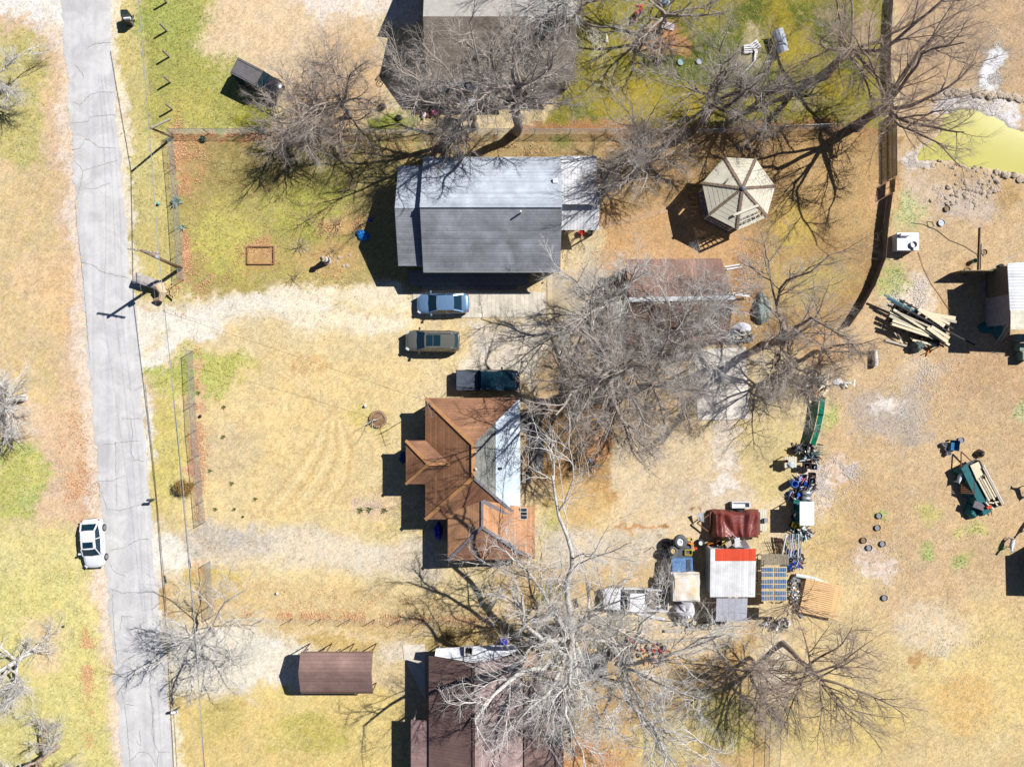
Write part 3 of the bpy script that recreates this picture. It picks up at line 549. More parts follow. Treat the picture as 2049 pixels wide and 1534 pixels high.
tree('bare tree standing at the east end of the rusty shed', BT, (1528, 690), 11.5, 5.4, .33, 15, fork=.45, nl=3, n2=8, n5=4, bk=B_BROWN,
     limbs=[([None, (1553, 600, 6), (1572, 560, 7.5), (1620, 545, 9), (1660, 510, 10)], .18), ([None, (1590, 652, 6), (1625, 635, 8), (1700, 680, 9)], .17), ([None, (1540, 560, 6.5), (1530, 490, 9)], .14), ([None, (1545, 740, 6), (1550, 800, 8)], .15)])
tree('smaller bare tree by the scrap heap at the pasture fence', BT, (1630, 705), 8, 4., .2, 16, nl=7, n5=4, elev=(.3, 1.), bk=B_BROWN, tw=TW_BROWN)
tree('bare tree between the slab and the brush pile', BT, (1552, 750), 9, 3.8, .2, 17, nl=6, n5=4, elev=(.5, 1.15))
big = tree('huge white barked tree behind the brown roofed house with limbs spreading in every direction', BT, (1136, 1244), 14.5, 7., .48, 18, nl=5, n2=9 , n5=4, wig=.2, bk=B_PALE, tw=TW_PALE, fork=.3, tr=1.1,
     limbs=[([None, (1140, 1300, 7), (1140, 1340, 10), (1142, 1378, 13)], .32), ([None, (1133, 1165, 8), (1146, 1105, 9.5), (1120, 1030, 11), (1105, 950, 12)], .3), ([None, (1090, 1280, 7), (1050, 1250, 8.5), (1045, 1190, 10)], .27),
            ([None, (1100, 1338, 7.5), (1045, 1342, 9), (1000, 1380, 10.5), (950, 1440, 12)], .32), ([None, (1128, 1380, 8), (1134, 1440, 9.5), (1165, 1500, 11)], .25),
            ([None, (1160, 1370, 7), (1195, 1420, 8), (1200, 1470, 10)], .16), ([None, (1180, 1230, 6), (1240, 1200, 8), (1290, 1190, 9.5)], .14), ([None, (1060, 1150, 8), (1010, 1100, 10)], .2)])
tree('white barked bare tree south of the old white pickup', BT, (1236, 1300), 13, 6.4, .38, 19, nl=3, n2=9 , n5=4, wig=.2, bk=B_PALE, tw=TW_PALE, tr=1.1,
     limbs=[([None, (1250, 1395, 8), (1310, 1450, 9.5), (1330, 1500, 11), (1370, 1560, 12)], .22), ([None, (1300, 1456, 9), (1370, 1470, 10), (1440, 1505, 11.5)], .18), ([None, (1290, 1240, 7), (1330, 1210, 9)], .14),
            ([None, (1340, 1310, 8), (1400, 1290, 9), (1440, 1270, 10.5)], .17), ([None, (1330, 1370, 8), (1400, 1400, 10)], .15), ([None, (1210, 1420, 8), (1230, 1500, 10)], .15)])
tree('grey bare tree with long sweeping branches at the south end of the pasture', BT, (1566, 1286), 12, 6.8, .22, 20, nl=12, n2=9, n3=7, n5=4, wig=.08, lean=(.12, -.12), bk=B_BROWN, tw=TW_BROWN, elev=(.25, .9), fork=.5)
tree('bare tree beside the south row of sheds with a dark slanting trunk', BT, (1500, 1316), 10, 4., .17, 21, nl=6, n5=4, bk=B_DARK, elev=(.4, 1.1))
tree('white barked crooked tree leaning over the road by the gravel drive', BT, (432, 1262), 8.5, 5., .26, 22, nl=4, n2=8, n5=4, wig=.2, bk=B_PALE, tw=TW_PALE, lean=(-.15, -.1), elev=(.1, .8),
     limbs=[([None, (400, 1262, 3.5), (360, 1290, 5), (300, 1340, 6)], .14), ([None, (440, 1225, 4), (455, 1200, 5.5), (490, 1180, 6.5)], .13), ([None, (370, 1255, 4), (330, 1235, 5.5)], .1), ([None, (455, 1300, 4), (460, 1340, 5), (468, 1380, 6)], .1)])
tree('pale bare tree at the west edge of the frame across the road', BT, (48, 796), 7.5, 4.2, .28, 23, nl=7, n5=4, bk=B_PALE, tw=TW_PALE, lean=(-.2, -.1), elev=(.15, .9))
tree('bare tree in the north west corner of the field across the road', BT, (10, 178), 7.5, 4.2, .2, 24, nl=8, n5=4, tw=TW_PALE, bk=B_PALE, elev=(.1, .9))
tree('bare tree with leaning pale trunk in the lower field across the road', BT, (62, 1302), 7.5, 4.3, .25, 25, nl=6, n5=4, tw=TW_PALE, bk=B_PALE, lean=(-.3, -.25), elev=(.1, .9))
tree('bare tree at the bottom edge of the field across the road', BT, (116, 1492), 7, 4., .22, 26, nl=7, n5=4, tw=TW_PALE, bk=B_BROWN, lean=(-.3, -.2), elev=(.1, .8))
tree('thin bare sapling growing among the sheds beside the pallet roof', BT, (1578, 1196), 5.5, 2.2, .09, 27, nl=8, n2=5, n3=5, n4=4, n5=2, elev=(.7, 1.3), bk=B_DARK, tw=TW_BROWN)
tree('bare bush behind the corner of the brown hipped roof', 'bush', (1030, 1108), 4.5, 2.4, .09, 28, nl=9, n2=5, n3=5, n4=4, n5=2, elev=(.4, 1.2), bk=B_PALE, tw=TW_GREY, name='bare_bush')
tree('tangled brush heap beside the scrap at the pasture fence', 'brush pile', (1607, 775), 1.7, 1.6, .05, 29, nl=16, n2=6, n3=5, n4=4, n5=0, elev=(0, .7), wig=.3, bk=B_DARK, tw=TW_BROWN, fork=.2, name='brush_pile')
for i, (x, y, h_, s_, lb) in enumerate([(620, 438, 2.6, 1.5, 'small bare shrub upper of the two in the grey house yard'), (680, 447, 2.2, 1.2, 'small bare shrub beside the leaf litter near the blue sheet'), (700, 378, 2.2, 1.1, 'small bare shrub under the tree shadows in the grey house yard'),
        (604, 492, 2.4, 1.2, 'small bare ornamental tree in a ring of white stones'), (594, 552, 1.4, .9, 'low twiggy shrub at the edge of the gravel drive'), (1187, 930, 2.6, 1.6, 'bare shrub growing through the pots behind the brown house'), (668, 502, 1.8, 1, 'small bare shrub beside the striped lighthouse ornament')]):
    tree(lb, 'shrub', (x, y), h_, s_, .045, 60+i, nl=6, n2=4, n3=4, n4=3, n5=0, elev=(.3, 1.1), bk=B_DARK, tw=TW_BROWN, name='bare_shrub', fork=.15)
# the little tree in a stone ring in yard two: nearly bare with a few clumps
tree('sparse bare sapling in the round stone planter of the middle lawn', 'tree', (757, 838), 3.4, 1.5, .05, 80, nl=4, n2=3, n3=2, n4=2, n5=0, lean=(-.35, -.1), elev=(.2, 1.), bk=B_PALE, tw=TW_PALE, name='bare_sapling')
# brown juniper bush by the road fence: clumps of needle tufts
def leafy(label, cat, base, rx, h, n, m, name, seed, leaf=.1):
    rng = np.random.default_rng(seed); B0 = P(*base); t = thing(name, label, cat, B0)
    mb = MB()
    for i in range(9): a = i*.7; mb.tube([B0, B0+Vector((math.cos(a)*rx*.4, math.sin(a)*rx*.4, h*.5)), B0+Vector((math.cos(a)*rx*.75, math.sin(a)*rx*.75, h*.7))], [.03, .02, .01], 5)
    mb.build('stem', B_DARK, t)
    cc = rng.normal(size=(26, 3)); cc /= np.linalg.norm(cc, axis=1, keepdims=True); cc *= (rng.random((26, 1))**.4)*.75
    c = cc[rng.integers(0, 26, n)]+rng.normal(size=(n, 3))*.17; p = np.array(B0[:])+c*np.array([rx, rx, h*.5])+np.array([0, 0, h*.5]); p[:, 2] = np.maximum(p[:, 2], .04)
    d1 = rng.normal(size=(n, 3)); d1 /= np.linalg.norm(d1, axis=1, keepdims=True); d2 = np.cross(d1, rng.normal(size=(n, 3))); d2 /= np.linalg.norm(d2, axis=1, keepdims=True)
    s = (leaf*rng.uniform(.6, 1.3, n))[:, None]
    V = np.stack([p-d1*s*.5, p+d2*s*.25, p+d1*s*.5, p-d2*s*.25], 1).reshape(-1, 3); F = np.arange(4*n).reshape(-1, 4)
    np_mesh('foliage', V, F, m, t, smooth=False); return t
leafy('round browned juniper bush beside the road fence', 'bush', (374, 972), .95, 1.3, 4200, mat('juniper', C(126, 110, 60), col2=C(206, 160, 84), nscale=2.5), 'juniper_bush', 3)
leafy('grey green clump at the fence corner of the grey house', 'bush', (408, 279), .35, .5, 500, mat('sage', C(100, 130, 110), noise=.3), 'sage_bush', 4)
# agaves
def agave(label, base, r, n, seed, col=C(150, 180, 165), name='agave_plant'):
    rr = random.Random(seed); B0 = P(*base); mb = MB()
    for i in range(n):
        a = i*2.4+rr.uniform(-.2, .2); el = .25+.9*(i/n); l = r*rr.uniform(.75, 1.1); d = Vector((math.cos(a)*math.cos(el), math.sin(a)*math.cos(el), math.sin(el))); s = Vector((-math.sin(a), math.cos(a), 0))*l*.11
        b0 = B0+Vector((0, 0, .05)); m_ = b0+d*l*.5; e = b0+d*l+Vector((0, 0, -.05*l))
        mb.add([b0-s*.6, b0+s*.6, m_+s, e, m_-s, m_+Vector((0, 0, -.04))], [(0, 1, 2, 4), (4, 2, 3), (0, 5, 1), (1, 5, 2), (2, 5, 3), (3, 5, 4), (4, 5, 0)])
    o = mb.build(name, mat(name+'_leaf', col, noise=.2), origin=B0); return tag(o, label, 'plant')
agave('large blue green agave beside the road fence', (354, 404), .75, 18, 1)
agave('small agave just below the large one by the road fence', (367, 455), .42, 12, 2)
for i, (x, y) in enumerate([(398, 785), (449, 814), (448, 873), (421, 941), (432, 1018), (470, 1018), (465, 966), (512, 997), (770, 1020), (740, 1018), (722, 1020)]):
    o = agave('small dark yucca tuft dotted over the dry front lawns', (x, y), .3 if i < 8 else .42, 9, 10+i, C(112, 118, 66), 'yucca_tuft'); o['group'] = 'yucca tufts on the front lawns'

leafy('dark brown scrubby bush north of the white canopy, eastern', 'bush', (985, 1266), .9, .9, 1500, mat('scrub', C(96, 80, 52), col2=C(176, 146, 92), nscale=2.5), 'scrub_bush', 13)
leafy('dark brown scrubby bush north of the white canopy, western', 'bush', (900, 1268), .8, .7, 1100, mat('scrub', C(96, 80, 52)), 'scrub_bush', 14)
# ------------------------------------------------------------------ buildings
def xy(px, py, z): p = P(px, py, z); return (p.x, p.y)
def window(parent, c, axis, side, w_, h_, frame_m, glass_m):
    """axis 'x': wall faces +-x"""
    f = MB(); g = MB(); c = Vector(c); t = .06
    def bx(mb, du, dz, su, sz, th, out):
        if axis == 'x': mb.box(c+Vector((side*out, du, dz)), (th, su, sz))
        else: mb.box(c+Vector((du, side*out, dz)), (su, th, sz))
    for dz in (-h_/2, h_/2): bx(f, 0, dz, w_+.12, .08, .07, .035)
    for du in (-w_/2, w_/2): bx(f, du, 0, .08, h_-.08, .06, .03)
    bx(f, 0, 0, w_-.08, .04, .045, .025)
    bx(g, 0, 0, w_-.08, h_-.08, .02, .01)
    fo = f.build('window', frame_m, parent); g.build('pane', glass_m, fo)
GLASS = mat('dark_glass', (.02, .025, .03, 1), rough=.08, spec=.6, noise=.1); WTRIM = mat('white_trim', C(236, 234, 228), noise=.05)
def walls(parent, x0, y0, x1, y1, zb, ze, m, gable=None, ridge=None, zr=None, ins=.35, openings=True):
    """box walls (x0<x1, y0<y1 are roof edges), inset; gable 'x' -> ridge runs along x (gable ends at x0, x1)"""
    x0 += ins; x1 -= ins; y0 += ins; y1 -= ins; mb = MB(); ze = ze-.14
    mb.add([(x0, y0, zb), (x1, y0, zb), (x1, y1, zb), (x0, y1, zb), (x0, y0, ze), (x1, y0, ze), (x1, y1, ze), (x0, y1, ze)], [(0, 1, 5, 4), (1, 2, 6, 5), (2, 3, 7, 6), (3, 0, 4, 7)])
    if gable == 'x':
        for x, s_ in ((x0, -1), (x1, 1)):
            f = (0, 1, 2) if s_ > 0 else (2, 1, 0); mb.add([(x, y0, ze), (x, y1, ze), (x, ridge, zr-.22)], [f])
    if gable == 'y':
        for y, s_ in ((y0, -1), (y1, 1)): mb.add([(x0, y, ze), (x1, y, ze), (ridge, y, zr-.22)], [(0, 1, 2)])
    mb.build('wall', m, parent)
    if openings:
        for x, s_ in ((x0, -1), (x1, 1)):
            for k in (.28, .72): window(parent, (x, y0+(y1-y0)*k, 1.55), 'x', s_, .95, 1.2, WTRIM, GLASS)
        for y, s_ in ((y0, -1), (y1, 1)):
            for k in (.2, .5, .8): window(parent, (x0+(x1-x0)*k, y, 1.55), 'y', s_, .95, 1.2, WTRIM, GLASS)
def door(parent, c, axis, side, m):
    mb = MB(); k = MB(); c = Vector(c)
    d = (.06, .9, 2.05) if axis == 'x' else (.9, .06, 2.05)
    o = Vector((side*.03, 0, 0)) if axis == 'x' else Vector((0, side*.03, 0)); mb.box(c+o+Vector((0, 0, 1.03)), d)
    dr = mb.build('door', m, parent); q = Vector((side*.09, .35, 1)) if axis == 'x' else Vector((.35, side*.09, 1)); k.tube([c+q-o, c+q+o], .03, 8); k.build('handle', mat('brass', C(180, 150, 80), metal=.8, rough=.4), dr)
# --- grey shingled house
RSHN = mat('shingle_grey_sunlit', C(176, 184, 194), col2=C(208, 216, 226), nscale=.8, stain=.14, detail=9, stripe=('Y', .145, .12, .93, .2), rough=.75)  # sun-facing north slopes: sunlight painted in as a paler shingle
RSHS = mat('shingle_grey_shaded', C(134, 136, 142), col2=C(172, 174, 180), nscale=.55, stain=.26, detail=10, stripe=('Y', .2, .3, .84, .35), rough=.8)  # south slopes of the same roof, shade painted in as darker grey
WALLG = mat('grey_siding', C(190, 190, 188), stripe=('Z', .2, .12, .75, .4)); WALLB = mat('brown_siding', C(140, 110, 86), stripe=('Z', .2, .12, .75, .4))
t = thing('house', 'grey shingled house with a lower front wing, beside the blue sedan', 'house', P(985, 430))
ze, zr = 3.0, 5.3
A = [P(845, 317, ze), P(1120, 312, ze), P(1122, 408, zr), P(838, 414, zr), P(1123, 541, ze), P(849, 545, ze)]
xw = P(847, 400, ze).x; xe = P(1121, 400, ze).x; yn = P(0, 315, ze).y; yr = P(0, 411, zr).y; ys_ = P(0, 543, ze).y
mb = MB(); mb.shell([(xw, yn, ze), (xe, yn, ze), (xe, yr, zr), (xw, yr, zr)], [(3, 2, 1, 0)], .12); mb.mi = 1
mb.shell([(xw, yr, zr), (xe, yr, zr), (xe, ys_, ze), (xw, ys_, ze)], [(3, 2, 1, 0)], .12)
mb.mi = 0; mb.beam((xw, yr, zr+.02), (xe, yr, zr+.02), .34, .06)
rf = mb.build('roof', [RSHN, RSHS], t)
mb = MB(); p = P(1042, 425, 5.3); mb.cyl((p.x, p.y, 4.6), .07, 1.15, 10); mb.build('vent_pipe', mat('white_pipe', C(240, 240, 238)), rf)
mb = MB(); p = P(1111, 363, 4.1); mb.box((p.x, p.y, 4.28), (.4, .4, .18)); mb.build('roof_vent', mat('white_vent', C(236, 236, 240)), rf)
mb = MB(); mb.beam((xw, yn, ze-.13), (xe, yn, ze-.13), .12, .12); mb.beam((xw, ys_, ze-.13), (xe, ys_, ze-.13), .12, .12); mb.build_each('gutter', WTRIM, rf)
walls(t, xw, ys_, xe, yn, .1, ze, WALLG, 'x', yr, zr)
door(t, (P(960, 0, 0).x, ys_+.35, .3), 'y', -1, mat('front_door', C(120, 60, 50)))
z2, zr2 = 2.7, 4.55
xw2 = P(797, 0, z2).x; xe2 = xw+.33; yn2 = P(0, 332, z2).y; yr2 = P(0, 416, zr2).y; ys2 = P(0, 532, z2).y
mb = MB(); mb.shell([(xw2, yn2, z2), (xe2, yn2, z2), (xe2, yr2, zr2), (xw2, yr2, zr2)], [(3, 2, 1, 0)], .12); mb.mi = 1
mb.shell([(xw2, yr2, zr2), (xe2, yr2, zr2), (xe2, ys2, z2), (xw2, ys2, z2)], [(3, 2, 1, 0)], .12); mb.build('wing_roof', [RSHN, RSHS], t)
walls(t, xw2, ys2, xe2+.35, yn2, .1, z2, WALLG, 'x', yr2, zr2, openings=False)
for k in (.25, .75): window(t, (xw2+.35, ys2+(yn2-ys2)*k, 1.6), 'x', -1, 1.1, 1.2, WTRIM, GLASS)
# white metal porch roof at the east end
zz0, zz1 = 2.7, 3.5; WMET = mat('white_ribbed_metal', C(238, 238, 240), rough=.45, noise=.08, nscale=.8, stripe=('X', .28, .14, .72, .5), spec=.5)
px0 = xe+.01; px1 = P(1195, 0, 3).x; y0 = P(0, 312, zz0).y; y1 = P(0, 409, zz1).y
mb = MB(); mb.shell([(px0, y0, zz0), (px1, y0, zz0), (px1+.05, y1, zz1), (px0, y1, zz1)], [(3, 2, 1, 0)], .06)
y2 = P(0, 424, 2.75).y; y3 = P(0, 460, 2.45).y; mb.shell([(px0+.02, y1+.1, 2.95), (px1+.2, y1+.1, 2.95), (px1+.2, y3, 2.4), (px0+.02, y3, 2.4)], [(3, 2, 1, 0)], .06); mb.build('porch_roof', WMET, t)
mb = MB()
for x in (px0+.6, px1-.1):
    for y in (y0-.25, y1-.1): mb.box((x, y, 1.3), (.1, .1, 2.6))
    mb.box((x, y3+.12, 1.16), (.1, .1, 2.32))
mb.build_each('porch_post', WTRIM, t)
mb = MB(); mb.mi = 0
for i in range(4): mb.beam((px1+.02, y0-2.2-i*.4, 1.), (px1+.55, y0-2.2-i*.4, 1.), .05, .05)
for u in (.1, .5): mb.beam((px1+u, y0-2.1, 1.03), (px1+u, y0-3.5, 1.03), .06, .05); mb.beam((px1+u, y0-2.1, 0), (px1+u, y0-2.1, 1), .06, .06); mb.beam((px1+u, y0-3.5, 0), (px1+u, y0-3.5, 1), .06, .06)
tag(mb.build('plant_stand', WTRIM, origin=(px1+.3, y0-2.8, 0)), 'white slatted stand against the porch of the grey house', 'stand')
DECK = mat('deck_boards', C(150, 146, 142), stripe=('Y', .15, .12, .5, .4))
mb = MB(); mb.box(((xw-1.6+xe-2.6)/2, ys_-.15, .2), (xe-xw-1, 1.3, .14)); mb.box(((xw-1.6+xe-2.6)/2, ys_-1.0, .1), (xe-xw-3.2, .35, .1))
for i in range(8): mb.box((xw-.2+i*1.5, ys_-.5, .08), (.1, .1, .16))
mb.build('deck', DECK, t)
# --- brown hipped house
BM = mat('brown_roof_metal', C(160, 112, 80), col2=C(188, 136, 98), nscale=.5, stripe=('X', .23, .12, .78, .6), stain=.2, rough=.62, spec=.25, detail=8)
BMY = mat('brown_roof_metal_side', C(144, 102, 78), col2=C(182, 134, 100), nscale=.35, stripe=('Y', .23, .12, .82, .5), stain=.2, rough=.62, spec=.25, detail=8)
CAPM = mat('tan_ridge_cap', C(206, 150, 98), noise=.12); GCAP = mat('grey_ridge_cap', C(132, 128, 134), noise=.14); GRSH = mat('aged_grey_shingle', C(112, 116, 112), col2=C(160, 158, 150), nscale=.7, stripe=('X', .2, .2, .85, .3), stain=.2, detail=9)
WPAT = mat('white_patio_metal', C(208, 222, 232), rough=.5, noise=.1, nscale=.6, stripe=('Y', .3, .08, .92, .3), spec=.4)
t = thing('house', 'brown hipped metal roof house with a white rear roof panel, beside the dark pickup', 'house', P(960, 950))
e = 2.85; r_ = 4.95
W = P(851, 900, e).x; E = P(1041, 900, 2.2).x; Nn = P(0, 796, e).y; Ss = P(0, 1039, e).y; RX = P(947, 0, r_).x; RN = P(0, 889, r_).y; RS_ = P(0, 955, r_).y
kx = P(992, 0, 3.7).x; kf = (kx-RX)/(E-RX); kz = 3.75; KN = RN+(Nn-RN)*kf; KS = RS_+(Ss-RS_)*kf
mb = MB()
v = [(W, Nn, e), (W, Ss, e), (RX, RS_, r_), (RX, RN, r_), (E, Nn, 2.35), (E, Ss, 2.35), (kx, KN, kz), (kx, KS, kz)]
mb.shell([v[0], v[1], v[2], v[3]], [(0, 1, 2, 3)], .12); mb.mi = 1
mb.shell([v[0], v[3], v[6], v[4]], [(0, 1, 2, 3)], .12); mb.shell([v[1], v[5], v[7], v[2]], [(0, 1, 2, 3)], .12)
mb.mi = 2; mb.shell([v[3], v[2], v[7], v[6]], [(0, 1, 2, 3)], .12)
mb.mi = 3; mb.shell([(kx, KN, kz+.03), (kx, KS, kz+.03), (E, Ss, 2.38), (E, Nn, 2.38)], [(0, 1, 2, 3)], .1)
mb.mi = 4
for a, b_ in ((v[0], v[3]), (v[1], v[2]), (v[2], v[3])): mb.beam(Vector(a)+Vector((0, 0, .03)), Vector(b_)+Vector((0, 0, .03)), .3, .07)
mb.mi = 5; mb.beam(Vector(v[7])+Vector((0, 0, .05)), Vector(v[5])+Vector((0, 0, .05)), .26, .07); mb.beam(Vector(v[2])+Vector((0, 0, .04)), Vector(v[7])+Vector((0, 0, .04)), .2, .06)
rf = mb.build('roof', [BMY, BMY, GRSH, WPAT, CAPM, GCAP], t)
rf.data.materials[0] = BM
for (x, y, h_) in ((953, 906, 4.85), (952, 938, 4.9)):
    mb = MB(); p = P(x, y, h_); mb.cyl((p.x, p.y, h_-.25), .09, .5, 10); mb.cyl((p.x, p.y, h_+.22), .13, .1, 10, .04); mb.build('vent_pipe', mat('pale_vent', C(230, 214, 190)), rf)
mb = MB(); p = P(1001, 936, 3.5); mb.box((p.x, p.y, 3.72), (.3, .18, .12)); mb.build('roof_vent', mat('dark_vent', C(60, 60, 66)), rf)
walls(t, W, Ss, E, Nn, .1, 2.5, WALLB)
door(t, (P(850, 0, 0).x+.42, P(0, 1000, 0).y, .2), 'x', -1, mat('front_door', C(120, 60, 50)))
# front bump
bW = P(812, 0, e).x; bN = P(0, 881, e).y; bS = P(0, 968, e).y; bz = 3.95; bx_ = P(857, 0, bz).x; bY = P(0, 928, bz).y; bE = W+(r_-e and (bz-e)/(r_-e)*(RX-W)); mb = MB()
mb.shell([(bW, bN, e), (bW, bS, e), (bx_, bY, bz)], [(0, 1, 2)], .12); mb.mi = 1
mb.shell([(bW, bN, e+.004), (bx_, bY, bz+.004), (bE, bY, bz+.004), (W, bN, e+.004)], [(0, 1, 2, 3)], .12)
mb.shell([(bW, bS, e+.004), (W, bS, e+.004), (bE, bY, bz+.004), (bx_, bY, bz+.004)], [(0, 1, 2, 3)], .12); mb.mi = 2
mb.beam((bW, bN, e+.03), (bx_, bY, bz+.03), .24, .06); mb.beam((bW, bS, e+.03), (bx_, bY, bz+.03), .24, .06); mb.beam((bx_, bY, bz+.03), (bE, bY, bz+.03), .24, .06)
mb.build('porch_roof', [BM, BMY, CAPM], t); walls(t, bW, bS, W+.6, bN, .1, e, WALLB, openings=False)
for k in (.3, .7): window(t, (bW+.35, bS+(bN-bS)*k, 1.6), 'x', -1, .9, 1.2, WTRIM, GLASS)
# south-east wing
wW = P(896, 0, e).x; wS = P(0, 1121, e).y; wz = 4.2; wx = P(965, 0, wz).x; wN = P(0, 1001, wz).y; wR = P(0, 1054, wz).y; wE = P(1070, 0, 2.2).x; wez = 2.25; xs = P(1043, 0, 2.2).x
wNE = P(0, 1012, 2.2).y; mb = MB()
mb.shell([(wW, Ss+.5, e+.012), (wW, wS, e+.012), (wx, wR, wz), (wx, wN, wz)], [(0, 1, 2, 3)], .12); mb.mi = 1
mb.shell([(wW, wS, e), (wE, wS, wez), (wx, wR, wz-.004)], [(0, 1, 2)], .12)
mb.mi = 0; mb.shell([(wx, wN, wz-.002), (wx, wR, wz-.002), (wE, wS, wez), (wE, wNE, wez), (E+.02, wNE, 2.5)], [(0, 1, 2, 3, 4)], .12)
mb.mi = 2; mb.beam((wW, wS, e+.03), (wx, wR, wz+.03), .24, .07); mb.beam((wx, wR, wz+.03), (wE-.9, wS+.45, wez+.42), .24, .07); mb.beam((wx, wR, wz+.03), (wx, wN, wz+.03), .2, .07)
mb.beam((wx, wN, wz+.02), (E-.9, Ss+.3, 2.95), .3, .08)
mb.build('wing_roof', [mat('tan_brown_roof_metal', C(190, 140, 102), col2=C(216, 162, 118), nscale=.5, stripe=('X', .23, .12, .82, .5), stain=.2), BMY, GCAP], t); walls(t, wW, wS, wE-.3, Ss+.5, .1, e-.5, WALLB, openings=False)
window(t, ((wW+wE)/2-1, wS+.35, 1.5), 'y', -1, 1., 1.1, WTRIM, GLASS); window(t, (wW+.35, (wS+Ss)/2, 1.5), 'x', -1, 1., 1.1, WTRIM, GLASS)
mb = MB(); p = P(1051, 954, .3)
for i, h_ in enumerate((.5, .34, .17)): mb.box((p.x-.1+i*.28, p.y, h_/2), (.3, 1., h_))
mb.build('steps', mat('weathered_wood', C(176, 164, 148), stripe=('Y', .14, .1, .6, .3)), t)
# framed black panel on the wing roof
p = P(1048, 1027, 2.75); mb = MB(); tt = thing('solar_panel', 'small black framed panel lying on the corner of the brown roof', 'panel', (p.x, p.y, 2.62)); mb.box((p.x, p.y, 2.76), (.58, .98, .05), ry=.1); mb.build('panel', mat('panel_black', (.015, .016, .02, 1), rough=.3), tt)
mb = MB()
for i in range(4): mb.box((p.x, p.y-.46+i*.307, 2.795), (.6, .035, .02), ry=.1)
for s_ in (-1, 1): mb.box((p.x+s_*.28, p.y, 2.795-s_*.028), (.035, .95, .02))
mb.build('frame', WTRIM, tt)
# TV antenna at the north west corner of the roof
p = P(862, 806, 3); tt = thing('tv_antenna', 'tall television antenna at the north west corner of the brown roof', 'antenna', (p.x, p.y, 0)); mb = MB(); mb.tube([(p.x, p.y, 0), (p.x, p.y, 5.6)], .03, 8); mb.build('mast', mat('galvanised', C(170, 172, 176), metal=.6, rough=.5), tt)
mb = MB(); ax = Vector((.35, -1, 0)).normalized(); o = Vector((p.x, p.y, 5.4)); mb.tube([o-ax*.9, o+ax*1.2], .02, 6)
q = Vector((1, .35, 0)).normalized()
for i in range(6): c = o+ax*(-.8+i*.38); l = .75-.06*i; mb.tube([c-q*l, c+q*l], .012, 5)
mb.build('elements', mat('galvanised', C(170, 172, 176)), tt)
# --- rusty shed in the middle
RUST = mat('rusty_sheet_roof', C(132, 104, 92), col2=C(170, 132, 112), nscale=.7, stripe=('X', .3, .14, .8, .5), stain=.2, detail=9, rough=.7)
t = thing('shed', 'long shed with a rusty brown metal roof and a white ridge strip under the trees', 'shed', P(1350, 600)); e = 2.4; r_ = 4.3
x0 = P(1252, 0, e).x; x1 = P(1450, 0, e).x; yn = P(0, 519, e).y; yr = P(0, 598, r_).y; ys_ = P(0, 690, e).y
mb = MB(); mb.shell([(x0, yn, e), (x1-.3, yn+.1, e), (x1+.2, yr+.12, r_), (x0, yr-.08, r_)], [(3, 2, 1, 0)], .08); mb.shell([(x0, yr-.08, r_), (x1+.2, yr+.12, r_), (x1+.2, ys_, e), (x0, ys_, e)], [(3, 2, 1, 0)], .08)
mb.mi = 1; mb.beam((x0-.05, yr-.08, r_+.03), (x1+.3, yr+.12, r_+.03), .36, .05); mb.build('roof', [RUST, mat('white_ridge', C(222, 226, 232), noise=.15)], t)
walls(t, x0, ys_, x1, yn, 0, e, WALLB, 'x', yr, r_); door(t, (x0+.35, yr, .1), 'x', -1, mat('shed_door', C(110, 96, 80)))
# --- top house
RTOP = mat('shaded_brown_grey_shingle', C(132, 120, 106), col2=C(164, 150, 134), nscale=.6, stripe=('Y', .2, .2, .86, .4), stain=.2, detail=9); RTOPL = mat('sunny_grey_shingle', C(186, 180, 172), noise=.12)  # one roof in two tones: sunshine painted on north slopes, shade on south
t = thing('house', 'large house at the top edge with a brown grey shingled roof under bare trees', 'house', P(1000, 60)); e = 2.8
x0 = P(850, 0, 4).x; x1 = P(1152, 0, 4).x; Y = lambda py, z: P(0, py, z).y
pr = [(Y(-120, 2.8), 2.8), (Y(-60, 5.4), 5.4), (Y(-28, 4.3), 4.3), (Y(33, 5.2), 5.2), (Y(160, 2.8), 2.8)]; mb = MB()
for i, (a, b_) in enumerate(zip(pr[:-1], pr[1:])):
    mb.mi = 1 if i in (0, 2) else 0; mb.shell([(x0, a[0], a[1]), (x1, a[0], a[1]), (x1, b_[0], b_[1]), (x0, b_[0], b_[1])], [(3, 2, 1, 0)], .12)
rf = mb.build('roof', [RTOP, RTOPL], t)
mb = MB(); p = P(1102, 48, 5.2); mb.cyl((p.x, p.y, 4.6), .16, .9, 10); mb.build('vent_pipe', mat('teal_vent', C(110, 130, 130)), rf)
mb = MB(); a0, a1 = x0+.35, x1-.35; b0, b1 = pr[-1][0]+.35, pr[0][0]-.35
mb.add([(a0, b0, 0), (a1, b0, 0), (a1, b1, 0), (a0, b1, 0), (a0, b0, 2.66), (a1, b0, 2.66), (a1, b1, 2.66), (a0, b1, 2.66)], [(0, 1, 5, 4), (1, 2, 6, 5), (2, 3, 7, 6), (3, 0, 4, 7)])
for x in (a0, a1): mb.add([(x, b0, 2.66), (x, pr[3][0], 5.0), (x, pr[2][0], 4.1), (x, pr[1][0], 5.2), (x, b1, 2.66)], [(0, 1, 2, 3, 4)])
mb.build('wall', mat('tan_siding', C(176, 164, 148)), t)
for k in (.15, .4, .65, .88): window(t, (a0+(a1-a0)*k, b0, 1.5), 'y', -1, 1., 1.1, WTRIM, GLASS)
for k in (.3, .7): window(t, (a0, b0+(b1-b0)*k, 1.5), 'x', -1, 1., 1.1, WTRIM, GLASS)
